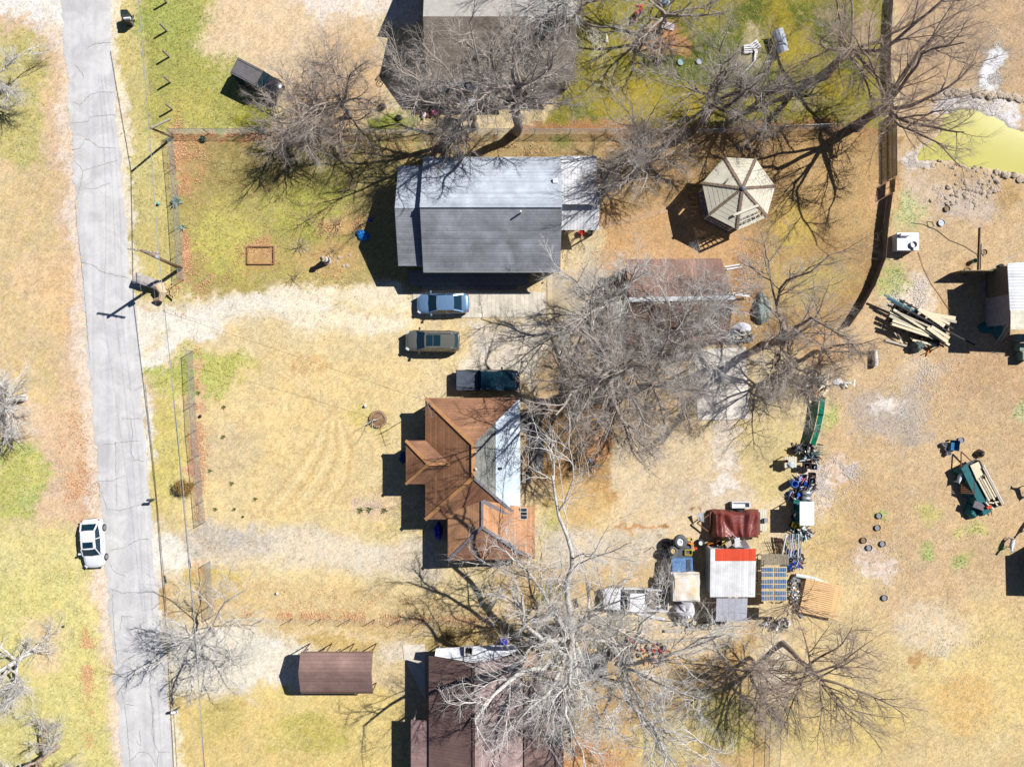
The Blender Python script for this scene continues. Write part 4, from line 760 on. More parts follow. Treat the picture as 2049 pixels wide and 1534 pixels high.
mb = MB(); yb = pr[-1][0]; mb.shell([(x0+.3, yb+.2, 2.5), (x1-4.5, yb+.2, 2.5), (x1-4.5, yb-.75, 2.25), (x0+.3, yb-.75, 2.25)], [(3, 2, 1, 0)], .06); mb.build('awning', mat('slate_awning', C(100, 108, 118), noise=.2), t)
mb = MB()
for k in range(5): mb.box((x0+.6+k*2.1, yb-.6, 1.12), (.1, .1, 2.22))
mb.build_each('awning_post', WTRIM, t)
p = P(910, 168, 2.4); mb = MB(); mb.box((p.x, p.y, 2.62), (1.05, .6, .36)); mb.mi = 1; mb.box((p.x, p.y, 2.81), (.85, .42, .03)); tag(mb.build('rooftop_unit', [mat('unit_blue_grey', C(130, 160, 176)), mat('unit_dark', C(60, 70, 80))], origin=(p.x, p.y, 2.44)), 'blue grey boxy cooler unit sitting on the awning of the top house', 'air conditioner')
# --- carport
t = thing('carport', 'brown ribbed metal carport beside the gravel drive', 'carport', P(674, 1345)); BRM = mat('maroon_ribbed_metal', C(136, 108, 100), col2=C(160, 130, 120), nscale=.6, stripe=('Y', .3, .16, .8, .5), stain=.2, rough=.6)
x0 = P(601, 0, 2.4).x; x1 = P(746, 0, 2.4).x; mb = MB(); prf = [(1303, 2.1), (1306, 2.42), (1345, 3.0), (1383, 2.42), (1387, 2.1)]; q = [(Y(a, b_), b_) for a, b_ in prf]
vs = [(x, y, z) for x in (x0, x1) for (y, z) in q]; mb.shell(vs, [(i, i+1, i+6, i+5) for i in range(4)], .05); mb.build('roof', BRM, t)
for i in range(4):
    x = x0+.15+(x1-x0-.3)*i/3
    for y in (q[0][0]-.06, q[-1][0]+.06): mb = MB(); mb.box((x, y, 1.03), (.07, .07, 2.06)); mb.build('post', mat('brown_post', C(120, 84, 76)), t)
# --- bottom house
t = thing('house', 'brown ribbed metal roof house at the bottom edge under the white barked tree', 'house', P(950, 1440)); DKM = mat('shaded_brown_ribbed', C(112, 88, 82), col2=C(134, 106, 98), nscale=.5, stripe=('Y', .27, .12, .8, .5), stain=.2); PKM = mat('sunlit_pink_ribbed', C(172, 146, 140), col2=C(192, 164, 156), nscale=.5, stripe=('X', .27, .1, .9, .4), stain=.2, rough=.55)  # same roof twice: west slope coloured as shaded, east slope as sunlit
e, r_ = 2.8, 3.9; x0 = P(858, 0, e).x; xr = P(948, 0, r_).x; x2 = P(1046, 0, e).x; yn = Y(1312, e); yn2 = Y(1328, r_); ysb = Y(1690, e)
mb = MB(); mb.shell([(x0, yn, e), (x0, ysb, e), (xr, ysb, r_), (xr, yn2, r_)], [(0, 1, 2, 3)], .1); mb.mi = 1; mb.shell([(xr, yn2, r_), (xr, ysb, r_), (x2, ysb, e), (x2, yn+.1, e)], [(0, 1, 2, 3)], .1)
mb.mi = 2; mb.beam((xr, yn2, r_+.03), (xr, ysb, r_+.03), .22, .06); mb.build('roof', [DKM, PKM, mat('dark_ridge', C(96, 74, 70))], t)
walls(t, x0, ysb, x2, yn-.4, 0, e, WALLB, openings=False)
x3 = P(1049, 0, 2.6).x; x4 = P(1128, 0, 2.3).x; y3 = Y(1376, 2.5); mb = MB(); mb.shell([(x3, y3, 2.6), (x3, ysb, 2.6), (x4, ysb, 2.2), (x4, y3, 2.2)], [(0, 1, 2, 3)], .08); mb.build('lean_to_roof', mat('maroon_ribbed_metal', C(142, 104, 98)), t)
walls(t, x3-.3, ysb, x4, y3, 0, 2.2, WALLB, openings=False)
x5 = P(822, 0, 2.4).x; y5 = Y(1440, 2.4); mb = MB(); mb.shell([(x5, y5, 2.35), (x5, ysb, 2.35), (P(868, 0, 2.6).x+.12, ysb, 2.66), (P(868, 0, 2.6).x+.12, y5, 2.66)], [(0, 1, 2, 3)], .08)
mb.build('front_roof', mat('mauve_ribbed', C(158, 128, 124), stripe=('Y', .27, .12, .84, .4)), t)
for y in (y5-.3, y5-3): mb = MB(); mb.box((x5+.2, y, 1.13), (.12, .12, 2.26)); mb.build_each('post', WTRIM, t)
for k in (.12, .35): window(t, (x0+.35, yn-(yn-ysb)*k, 1.5), 'x', -1, .9, 1.1, WTRIM, GLASS)
# white canopy along the north side of the bottom house with a square flue
t = thing('canopy', 'white metal canopy along the north side of the bottom house', 'canopy', P(940, 1300)); mb = MB()
mb.shell([P(872, 1297, 2.4), P(870, 1312, 2.5), P(950, 1326, 2.6), P(990, 1320, 2.6), P(1036, 1302, 2.5), P(1040, 1290, 2.4), P(985, 1290, 2.3), P(960, 1292, 2.3)], [(0, 1, 2, 3, 4, 5, 6, 7)], .06)
mb.build('roof', mat('white_canopy', C(240, 242, 246), rough=.5, noise=.06), t); mb = MB()
for x, y in ((878, 1300), (950, 1320), (1030, 1300), (960, 1296)): p = P(x, y, 1.15); mb.box((p.x, p.y, 1.12), (.08, .08, 2.2))
mb.build_each('post', WTRIM, t)
p = P(938, 1300, 2.6); mb = MB(); 
for dx, dy, sx, sy in ((-.33, 0, .08, .74), (.33, 0, .08, .74), (0, .33, .58, .08), (0, -.33, .58, .08)): mb.box((p.x+dx, p.y+dy, 2.68), (sx, sy, .4))
mb.mi = 1; mb.box((p.x, p.y, 2.58), (.56, .56, .1)); tag(mb.build('roof_hatch', [WTRIM, mat('black_void', (.012, .012, .014, 1))], origin=(p.x, p.y, 2.44)), 'square black opening with a white rim on the white canopy', 'hatch')
# --- gazebo: seven sides
t = thing('gazebo', 'seven sided wooden gazebo with a pale plank roof and brown hip boards', 'gazebo', P(1470, 390)); ge = 2.75; ga = 3.9
cxy = sum([Vector(P(x, y, ge)[:2]+(0,)) if False else Vector((P(x, y, ge).x, P(x, y, ge).y, 0)) for x, y in ((1450, 315), (1511, 315), (1548, 372), (1535, 431), (1474, 460), (1420, 430), (1404, 366))], Vector())/7
rg = 75/PXM*(CAM_H-ge)/CAM_H; an = [R(a) for a in (112, 62, 9, -40, -92, -142, 166)]; ap = Vector((cxy.x, cxy.y, ga))
ev = [Vector((cxy.x+rg*math.cos(a), cxy.y+rg*math.sin(a), ge)) for a in an]; PLK = mat('pale_planks', C(212, 204, 180), col2=C(232, 226, 206), nscale=1.2, detail=8); DGAP = mat('plank_gap', C(120, 108, 88)); HIP = mat('brown_hip_boards', C(118, 96, 80), col2=C(160, 138, 120), nscale=7)
for i in range(7):
    a, b_ = ev[i], ev[(i+1) % 7]; mb = MB(); nb = 17; k0 = 0; k1 = nb
    for k in range(nb):
        if i == 3 and k in (13, 14, 15): continue          # the broken panel shows its rafters
        if i == 6 and k in (8,): sh_ = .55
        else: sh_ = 0
        f0, f1 = k/nb, (k+.93)/nb
        q0, q1 = ap.lerp(a, f0), ap.lerp(b_, f0); q2, q3 = ap.lerp(b_, f1), ap.lerp(a, f1)
        if sh_: q0 = q0.lerp(q1, sh_); q3 = q3.lerp(q2, sh_)
        zz = Vector((0, 0, -.015*(k % 2)))
        mb.shell([q0+zz, q3+zz, q2+zz, q1+zz], [(0, 1, 2, 3)], .03)
    mb.build('roof_panel', PLK, t)
for i in range(7):
    mb = MB(); n = 26
    for k in range(n):
        c = ap.lerp(ev[i], (k+.7)/n)+Vector((0, 0, .045)); d = (ev[i]-ap); az_ = math.atan2(d.y, d.x); mb.box(c, (.10, .22+.05*random.random(), .035), rz=az_+random.uniform(-.12, .12), ry=0)
    mb.beam(ap+Vector((0, 0, .02)), ev[i]+Vector((0, 0, .02)), .16, .04); mb.build('hip_board', HIP, t)
    mb = MB(); p = Vector((cxy.x, cxy.y, 0)).lerp(Vector((ev[i].x, ev[i].y, 0)), .86); mb.box((p.x, p.y, 1.36), (.12, .12, 2.7)); mb.build('post', PLK, t)
    mb = MB(); q = Vector((cxy.x, cxy.y, 0)).lerp(Vector((ev[(i+1) % 7].x, ev[(i+1) % 7].y, 0)), .86)
    if i != 5:
        for z in (.25, .95): mb.beam(p+Vector((0, 0, z)), q+Vector((0, 0, z)), .06, .08)
        for k in range(1, 9): c = p.lerp(q, k/9); mb.box((c.x, c.y, .6), (.04, .04, .66))
        mb.build('railing', PLK, t)
mb = MB(); mb.lathe((ap.x, ap.y, ga-.03), [(.02, .2), (.16, .17), (.22, .08), (.24, 0)], 12); mb.build('cap', mat('blue_grey_cap', C(110, 122, 138), rough=.4), t, smooth=True)
mb = MB(); mb.prism([(cxy.x+(v.x-cxy.x)*.9, cxy.y+(v.y-cxy.y)*.9) for v in ev[::-1]], 0, .16); mb.build('floor', DECK, t)
mb = MB(); a, b_ = ev[3], ev[4]
for f in (.84, 1.): mb.beam(ap.lerp(a, f)-Vector((0, 0, .06)), ap.lerp(b_, f)-Vector((0, 0, .06)), .09 if f < 1 else .14, .05)
for k in range(1, 6): mb.beam(ap.lerp(a.lerp(b_, k/6), .76)-Vector((0, 0, .05)), a.lerp(b_, k/6)-Vector((0, 0, .05)), .06, .05)
mb.beam(ap.lerp(ev[3], .62)+Vector((0, 0, .14)), ap.lerp(ev[4], .66)+Vector((-.5, 0, .14)), .2, .05)
mb.build('rafter', PLK, t)
p = ev[1].lerp(ev[2], .35); mb = MB(); 
for z, s_ in ((.45, .5), (.95, .06)): mb.box((p.x+.35, p.y+.1, z), (s_, .75, .05), rz=.5)
for d_ in (-.3, .3): mb.beam((p.x+.35-d_*.5, p.y+.1+d_, 0), (p.x+.35-d_*.5, p.y+.1+d_, .95), .06, .06)
tag(mb.build('bench', WTRIM, origin=(p.x+.35, p.y+.1, 0)), 'white bench beside the gazebo on its north east side', 'bench')
# --- shed with white and red metal roof
t = thing('shed', 'shed with a white and red ribbed metal roof in the row of sheds', 'shed', P(1462, 1150)); WRM = mat('white_ribbed_shed', C(242, 242, 242), rough=.5, noise=.12, nscale=1, stripe=('X', .2, .14, .78, .5), stain=.2); RED = mat('red_ribbed', C(232, 84, 50), rough=.55, noise=.08, stripe=('X', .2, .12, .78, .5))
h0, h1 = 2.5, 2.2; a = P(1422, 1098, h0); b_ = P(1513, 1098, h0); c = P(1511, 1194, h1); d = P(1421, 1194, h1); mb = MB(); m0, m1 = a.lerp(d, .25), b_.lerp(c, .25); wx_ = .38
mb.shell([(a.x, a.y, h0), (a.x+wx_, a.y, h0), (d.x+wx_, d.y, h1), (d.x, d.y, h1)], [(3, 2, 1, 0)], .06); mb.shell([(m0.x+wx_+.01, m0.y, m0.z), (m1.x, m1.y, m1.z), (c.x, c.y, h1), (d.x+wx_+.01, d.y, h1)], [(3, 2, 1, 0)], .06)
mb.mi = 1; mb.shell([(a.x+wx_+.01, a.y, h0), (b_.x, b_.y, h0), (m1.x, m1.y+.01, m1.z), (m0.x+wx_+.01, m0.y+.01, m0.z)], [(3, 2, 1, 0)], .06); mb.build('roof', [WRM, RED], t); walls(t, d.x, d.y, b_.x, a.y, 0, 2.25, mat('white_metal_wall', C(214, 218, 220), stripe=('X', .2, .14, .8, .3)), ins=.15, openings=False)
door(t, ((a.x+b_.x)/2, a.y-.15, 0), 'y', 1, mat('shed_door', C(110, 96, 80)))
t = thing('lean_to', 'low grey metal lean-to behind the white and red shed', 'lean-to', P(1470, 1225)); a = P(1434, 1196, 1.9); b_ = P(1496, 1196, 1.9); mb = MB(); ysh = Y(1243, 1.7)
mb.shell([(a.x, a.y-.02, 1.9), (b_.x, a.y-.02, 1.9), (b_.x, ysh, 1.65), (a.x, ysh, 1.65)], [(3, 2, 1, 0)], .05); mb.build('roof', mat('pale_grey_sheet', C(190, 190, 200), rough=.5, noise=.12, stripe=('X', .55, .05, .7, 0)), t); mb = MB(); 
for x in (a.x+.1, b_.x-.1):
    for y in (a.y-.2, ysh+.1): mb.box((x, y, .82), (.08, .08, 1.62))
mb.build_each('post', WTRIM, t)
# --- right-hand barn
t = thing('barn', 'open fronted goat shed with a white ribbed metal roof at the east edge', 'barn', P(2040, 590)); h_ = 3.4; x0 = P(2016, 0, h_).x; x1 = x0+6; yn = Y(527, h_); yq = Y(600, h_); ys_ = Y(655, h_); BR = mat('barn_white_metal', C(226, 226, 230), rough=.45, noise=.14, nscale=.8, stripe=('Y', .26, .16, .72, .6), stain=.2, spec=.5)
mb = MB(); mb.shell([(x0, yn, h_), (x1, yn+.4, h_+.5), (x1, ys_, h_+.5), (x0+.3, ys_, h_)], [(3, 2, 1, 0)], .07); mb.build('roof', BR, t)
mb = MB(); mb.box((x0+1.2, Y(640, h_), h_+.15), (2., 1.6, .05), ry=-.07); mb.build('patch_sheet', mat('cream_sheet', C(236, 230, 206), stripe=('Y', .4, .06, .8, 0)), t)
mb = MB(); BO = mat('barn_boards', C(120, 112, 100), stripe=('Z', .25, .1, .6, .3)); yw = (yn-.2); mb.box((x0+.35, (yw+Y(598, 0))/2+.1, 1.65), (.06, yw-Y(598, 0), 3.2)); mb.box((x0+3, yw, 1.65), (5.3, .06, 3.2)); mb.mi = 1; mb.box((x0+.35, (Y(600, 0)+ys_)/2+.2, 1.6), (.06, Y(600, 0)-ys_-.2, 3.1)); mb.build('wall', [BO, mat('grey_panel', C(150, 150, 160))], t)
mb = MB(); mb.box((x0-1.2, yw-.1, .85), (3.1, .05, 1.6)); mb.build('side_fence', mat('tan_board', C(176, 160, 120), stripe=('X', .3, .08, .7, .2)), t)
# dark shed at the lower right edge
t = thing('shed', 'dark flat roofed shed at the lower east edge of the pasture', 'shed', P(2060, 1130)); mb = MB(); p = P(2092, 1098, 2.2); q = P(2092, 1180, 2.2); mb.shell([(p.x, p.y, 2.2), (p.x+4, p.y+.3, 2.4), (q.x+4, q.y, 2.4), (q.x+.1, q.y, 2.2)], [(3, 2, 1, 0)], .1); mb.build('roof', mat('dark_roofing', C(90, 92, 100)), t); walls(t, p.x, q.y, p.x+4, p.y, 0, 2.2, mat('dark_teal_wall', C(70, 96, 104)), ins=.1, openings=False)
# ------------------------------------------------------------------ vehicles (x forward, z up, origin on the ground)
TYRE = mat('tyre_rubber', (.02, .02, .021, 1), rough=.9); RIM = mat('alloy_rim', C(190, 192, 196), metal=.7, rough=.35); CGL = mat('car_glass', (.006, .022, .034, 1), rough=.06, spec=.5, noise=.05); CBLK = mat('black_plastic', (.02, .02, .022, 1), rough=.6)
HLM = mat('headlight_lens', C(230, 234, 238), rough=.15, spec=.8); TLM = mat('taillight_lens', C(170, 24, 20), rough=.2, spec=.7)
def paint_m(n, c, rough=.28, metal=.25): return mat(n, c, rough=rough, metal=metal, noise=.03, spec=.5, coat=.6)
def loft(mb, secs, close=True):
    n = len(secs[0]); b0 = []; fs = []
    for s_ in secs: b0 += s_
    for i in range(len(secs)-1):
        for j in range(n-1): fs.append((i*n+j, i*n+j+1, (i+1)*n+j+1, (i+1)*n+j))
    if close: fs.append(tuple(range(n))); fs.append(tuple(range((len(secs)-1)*n, len(secs)*n))[::-1])
    mb.add(b0, fs)
def car(name, label, cat, loc, rz, L, W, prof, cab, pm, roofh, kind='sedan', group=None, wheel=.33, wb=None, roof_m=None, glass_roof=None):
    """prof: [(x/L, halfwidth/W*2, z top)], cab: windscreen base x, roof front x, roof rear x, rear glass base x (fractions, front=+.5)"""
    t = thing(name, label, cat, loc, rz, group, local=True); secs = []
    for f, hw, zt in prof:
        x = f*L; w_ = hw*W/2; zb = .24 if abs(f) < .46 else .34
        pts = [(-.93, zb), (-1, zb+.12), (-1, .62), (-.975, zt-.16), (-.9, zt-.045), (-.62, zt), (-.3, zt+.012), (0, zt+.016), (.3, zt+.012), (.62, zt), (.9, zt-.045), (.975, zt-.16), (1, .62), (1, zb+.12), (.93, zb)]
        secs.append([(x, y*w_, max(z, zb)) for y, z in pts])
    mb = MB(); loft(mb, secs); body = mb.build('body', pm, t, smooth=True)
    c0, c1, c2, c3 = [c*L for c in cab]; zb = prof[len(prof)//2][2]-.03; bw = W/2*.93; rw = W/2*.70; zf = prof[len(prof)//3][2]
    # greenhouse: dark glass shell with painted roof and pillars
    def ring(x, wb_, z): return [(x, -wb_, z), (x, wb_, z)]
    mb = MB(); vs = [(c0, -bw*.94, zb), (c0, bw*.94, zb), (c1, rw, roofh-.02), (c1, -rw, roofh-.02), (c2, rw*.97, roofh-.03), (c2, -rw*.97, roofh-.03), (c3, bw*.9, zb), (c3, -bw*.9, zb)]
    ws = MB(); ws.add([vs[0], (c0+.09, 0, zb), vs[1], vs[2], (c1+.05, 0, roofh), vs[3]], [(0, 1, 4, 5), (1, 2, 3, 4)]); ws.build('windscreen', CGL, t, smooth=True)
    rg_ = MB(); rg_.add([vs[5], (c2-.03, 0, roofh-.02), vs[4], vs[6], (c3-.06, 0, zb), vs[7]], [(0, 1, 4, 5), (1, 2, 3, 4)]); rg_.build('rear_window', CGL, t, smooth=True)
    mb2 = MB(); m1 = (c1+c2)/2
    for s_ in (-1, 1):
        q = [(c0, s_*bw*.94, zb), (c3, s_*bw*.9, zb), (c2, s_*rw*.97, roofh-.03), (c1, s_*rw, roofh-.02), ((c0+c3)/2, s_*bw, zb), (m1, s_*(rw+.02), roofh-.01)]
        sg = MB(); sg.add(q, [(0, 4, 5, 3), (4, 1, 2, 5)] if s_ < 0 else [(3, 5, 4, 0), (5, 2, 1, 4)]); sg.build('side_window', CGL, t, smooth=True)
    # roof panel: slightly crowned grid, 2 cm proud
    nx_, ny_ = 7, 7; vs2 = []; fs2 = []
    for i in range(nx_):
        u = i/(nx_-1); x = c1+.06+(c2-c1-.12)*u
        for j in range(ny_):
            v = -1+2*j/(ny_-1); vs2.append((x-(v*v)*.05*(1-2*u), v*(rw+.02), roofh+.03-.035*v*v-.03*(2*u-1)**2))
    fs2 = [(i*ny_+j, i*ny_+j+1, (i+1)*ny_+j+1, (i+1)*ny_+j) for i in range(nx_-1) for j in range(ny_-1)]
    rp = MB(); rp.shell(vs2, fs2, .04); roof = rp.build('roof', roof_m or pm, t, smooth=False)
    pl = MB()
    for s_ in (-1, 1):
        pl.beam((c0+.02, s_*bw*.95, zb+.02), (c1+.02, s_*(rw+.01), roofh), .07, .05); pl.beam((c3-.02, s_*bw*.91, zb+.02), (c2, s_*rw*.98, roofh-.01), .12, .05); pl.beam((m1-.1, s_*(bw+.005), zb+.02), (m1-.06, s_*(rw+.03), roofh-.01), .06, .04)
    pl.build_each('pillar', pm, t)
    if glass_roof:
        for a, b_ in glass_roof:
            g = MB(); g.shell([(a*L, -rw*.72, roofh+.045), (a*L, rw*.72, roofh+.045), (b_*L, rw*.72, roofh+.045), (b_*L, -rw*.72, roofh+.045)], [(0, 1, 2, 3)], .02); g.build('sunroof', CGL, roof)
    wbx = wb or (.5-.19)
    for fx in (wbx, -wbx+.02):
        for s_ in (-1, 1):
            ww = MB(); y1 = s_*(W/2+.012); y0 = s_*(W/2-.22); ww.tube([(fx*L, y0, wheel), (fx*L, y1-s_*.03, wheel), (fx*L, y1, wheel)], [wheel, wheel, wheel*.9], 18); wo = ww.build('wheel', TYRE, t)
            r2 = MB(); r2.tube([(fx*L, y1-s_*.02, wheel), (fx*L, y1+s_*.012, wheel)], wheel*.62, 12); r2.build('rim', RIM, wo)
    for s_ in (-1, 1):
        m_ = MB(); m_.box((c0-.22, s_*(W/2+.10), zb+.10), (.14, .22, .15)); m_.build('mirror', pm if kind != 'suv' else CBLK, t)
        h_ = MB(); h_.box((.455*L, s_*W*.385, prof[-4][2]-.075), (.30, .20, .10), rz=-s_*.55, ry=.25); h_.build('headlight', HLM, t)
        rz_ = prof[2][2]; h_ = MB(); h_.box((-.478*L, s_*W*.41, rz_-.12), (.10, .16, .13)); h_.build('taillight', TLM, t)
    return t
SED = [(-.5, .5, .8), (-.496, .68, .88), (-.482, .84, .98), (-.44, .93, 1.04), (-.32, .98, 1.03), (-.1, 1, .98), (.1, 1, .97), (.2, .99, .99), (.33, .97, .93), (.42, .93, .85), (.455, .87, .79), (.48, .76, .73), (.494, .6, .67), (.5, .4, .62)]
SUVP = [(-.5, .80, .95), (-.49, .90, 1.05), (-.44, .96, 1.12), (-.32, .99, 1.12), (-.1, 1, 1.08), (.1, 1, 1.08), (.22, .99, 1.12), (.34, .97, 1.08), (.43, .93, 1.0), (.47, .86, .93), (.49, .74, .84), (.5, .5, .74)]
def park(px, py): return P(px, py, 0)
BLUE = paint_m('silver_blue_paint', C(136, 172, 210), metal=.45); 
car('sedan', 'silver blue sedan parked on the board marked pad below the grey house', 'car', park(888, 609), math.pi+.02, 4.62, 1.8, SED, (.265, .10, -.21, -.385), BLUE, 1.42)
SUVC = paint_m('taupe_paint', C(126, 126, 116), metal=.35)
s_ = car('suv', 'taupe sport utility car with a two panel glass roof parked below the blue sedan', 'car', park(867, 683), math.pi-.01, 4.72, 1.88, SUVP, (.275, .115, -.42, -.475), SUVC, 1.66, kind='suv', wheel=.36, glass_roof=[(.085, -.03), (-.045, -.17)])
mb = MB()
for y in (-.62, .62): mb.tube([(.3, y, 1.68), (.2, y, 1.76), (-1.7, y, 1.74), (-1.85, y, 1.65)], .022, 6)
mb.build('roof_rail', RIM, s_)
WHT = paint_m('white_paint', C(246, 246, 250), metal=0)
car('sedan', 'white sedan with a dark sunroof parked on the grass across the road', 'car', park(195, 1083), -math.pi/2+.07, 4.3, 1.78, SED, (.235, .08, -.28, -.43), WHT, 1.43, glass_roof=[(.06, -.06)])
def pickup(name, label, loc, rz, L, W, pm, bedm, cover=True, junk=False):
    t = thing(name, label, 'pickup truck', loc, rz, None, local=True)
    pr_ = [(-.5, .93, 1.02), (-.49, .97, 1.06), (-.3, .98, 1.06), (-.12, .98, 1.06), (0., 1, 1.08), (.18, 1, 1.1), (.26, .98, 1.14), (.38, .96, 1.1), (.45, .92, 1.02), (.485, .84, .92), (.5, .7, .8)]
    secs = []
    for f, hw, zt in pr_:
        x = f*L; w_ = hw*W/2; zb = .3
        secs.append([(x, y*w_, z) for y, z in [(-.93, zb), (-1, zb+.14), (-1, .7), (-.98, zt-.14), (-.92, zt-.03), (-.6, zt), (0, zt+(.03 if f > .2 else 0)), (.6, zt), (.92, zt-.03), (.98, zt-.14), (1, .7), (1, zb+.14), (.93, zb)]])
    if not cover:
        secs = secs[3:]
    mb = MB(); loft(mb, secs); mb.build('body', pm, t, smooth=True)
    bx0, bx1 = -.49*L, -.155*L
    if cover:
        mb = MB(); mb.shell([(bx0, -W*.45, 1.10), (bx1, -W*.45, 1.10), (bx1, W*.45, 1.10), (bx0, W*.45, 1.10)], [(0, 1, 2, 3)], .035); mb.build('bed_cover', bedm, t)
        mb = MB(); mb.box((bx1+.17, 0, 1.09), (.3, W*.88, .05)); mb.build('tool_box', CBLK, t)
    else:
        mb = MB(); w2 = W/2*.97
        for s_ in (-1, 1): mb.box(((bx0+bx1)/2, s_*(w2-.05), .82), (bx1-bx0, .1, .6))
        mb.box((bx0+.04, 0, .8), (.08, w2*2-.2, .56)); mb.box(((bx0+bx1)/2, 0, .5), (bx1-bx0, w2*2-.2, .05)); mb.build('bed', bedm, t)
    c0, c1, c2, c3 = .255*L, .125*L, -.10*L, -.125*L; bw = W/2*.95; rw = W/2*.78; zb = 1.08; rh = 1.78
    q = MB(); q.add([(c0, -bw, zb), (c0+.1, 0, zb+.02), (c0, bw, zb), (c1, rw, rh), (c1+.05, 0, rh+.02), (c1, -rw, rh)], [(0, 1, 4, 5), (1, 2, 3, 4)]); q.build('windscreen', CGL, t, smooth=True)
    q = MB(); q.add([(c2, -rw, rh), (c2, rw, rh), (c3, bw, zb), (c3, -bw, zb)], [(0, 1, 2, 3)]); q.build('rear_window', CGL, t)
    for s_ in (-1, 1):
        q = MB(); q.add([(c0, s_*bw, zb), (c3, s_*bw, zb), (c2, s_*rw, rh), (c1, s_*rw, rh)], [(0, 1, 2, 3) if s_ < 0 else (3, 2, 1, 0)]); q.build('side_window', CGL, t)
        q = MB(); q.box((c0-.2, s_*(W/2+.12), 1.2), (.14, .24, .22)); q.build('mirror', CBLK, t)
        q = MB(); q.box((.47*L, s_*W*.38, .86), (.2, .3, .16), rz=-s_*.3); q.build('headlight', HLM, t)
        q = MB(); q.box((-.495*L, s_*W*.45, .85), (.06, .14, .3)); q.build('taillight', TLM, t)
    vs2 = []; n_ = 7
    for i in range(n_):
        u = i/(n_-1)
        for j in range(n_): v = -1+2*j/(n_-1); vs2.append((c1+.02+(c2-c1-.02)*u, v*(rw+.03), rh+.05-.035*v*v-.03*(2*u-1)**2))
    q = MB(); q.shell(vs2, [(i*n_+j, i*n_+j+1, (i+1)*n_+j+1, (i+1)*n_+j) for i in range(n_-1) for j in range(n_-1)], .05); q.build('roof', pm, t)
    q = MB()
    for s_ in (-1, 1): q.beam((c0, s_*bw, zb), (c1, s_*rw, rh), .08, .06); q.beam((c3, s_*bw, zb), (c2, s_*rw, rh), .14, .06); q.beam((.04*L, s_*(bw+.004), zb), (.03*L, s_*(rw+.02), rh), .08, .04)
    q.build_each('pillar', pm, t)
    for fx in (.32, -.3):
        for s_ in (-1, 1):
            ww = MB(); y1 = s_*(W/2+.01); ww.tube([(fx*L, s_*(W/2-.25), .4), (fx*L, y1, .4)], .4, 18); wo = ww.build('wheel', TYRE, t); r2 = MB(); r2.tube([(fx*L, y1-.01*s_, .4), (fx*L, y1+s_*.012, .4)], .24, 12); r2.build('rim', RIM, wo)
    return t
pickup('pickup_truck', 'dark teal crew cab pickup with a grey bed cover parked above the brown house', park(977, 761), 0, 5.6, 1.9, paint_m('dark_teal_paint', C(22, 62, 78), metal=.3), mat('grey_tonneau', C(84, 92, 104), noise=.12, rough=.6))
t = pickup('pickup_truck', 'old white pickup with a bed full of scrap under the white tree', park(1270, 1193), math.pi-.02, 5.7, 1.95, paint_m('old_white_paint', C(244, 244, 250), metal=0, rough=.5), mat('old_white_bed', C(220, 218, 220)), cover=False)
# dark boxy jeep under the twigs
t = thing('jeep', 'dark boxy jeep with a grey roof parked askew in the top lawn', 'jeep', park(525, 170), R(-27), local=True); DKG = paint_m('charcoal_paint', C(46, 46, 50), metal=.2)
secs = [[(x, y*w_, z) for y, z in [(-1, .4), (-1, .9), (-.97, zt-.06), (-.9, zt), (0, zt+.01), (.9, zt), (.97, zt-.06), (1, .9), (1, .4)]] for x, w_, zt in ((-2.1, .8, 1.1), (-2.05, .86, 1.15), (.7, .88, 1.15), (1.5, .8, 1.12), (2.0, .72, 1.05), (2.1, .66, .95))]
mb = MB(); loft(mb, secs); mb.build('body', DKG, t, smooth=True)
mb = MB(); mb.shell([(-2.02, -.76, 1.88), (.45, -.74, 1.9), (.45, .74, 1.9), (-2.02, .76, 1.88)], [(0, 1, 2, 3)], .07)
mb.build('roof', mat('grey_soft_top', C(112, 108, 108), noise=.2, nscale=4), t)
q = MB()
for s_ in (-1, 1):
    q.add([(.75, s_*.85, 1.14), (-2.04, s_*.85, 1.14), (-2.0, s_*.74, 1.83), (.45, s_*.73, 1.84)], [(0, 1, 2, 3) if s_ < 0 else (3, 2, 1, 0)])
q.build('side_window', CGL, t); q = MB(); q.add([(.78, -.84, 1.15), (.78, .84, 1.15), (.46, .73, 1.86), (.46, -.73, 1.86)], [(0, 1, 2, 3)]); q.build('windscreen', CGL, t)
q = MB(); q.add([(-2.06, .84, 1.14), (-2.06, -.84, 1.14), (-2.03, -.73, 1.83), (-2.03, .73, 1.83)], [(0, 1, 2, 3)]); q.build('rear_window', CGL, t)
q = MB()
for y in (-.6, .6): q.tube([(-1.95, y, 1.93), (.4, y, 1.95)], .018, 6)
q.build('roof_rail', RIM, t)
for fx in (1.25, -1.3):
    for s_ in (-1, 1): ww = MB(); ww.tube([(fx, s_*.68, .4), (fx, s_*.93, .4)], .4, 18); wo = ww.build('wheel', TYRE, t); r2 = MB(); r2.tube([(fx, s_*.92, .4), (fx, s_*.94, .4)], .22, 12); r2.build('rim', RIM, wo)
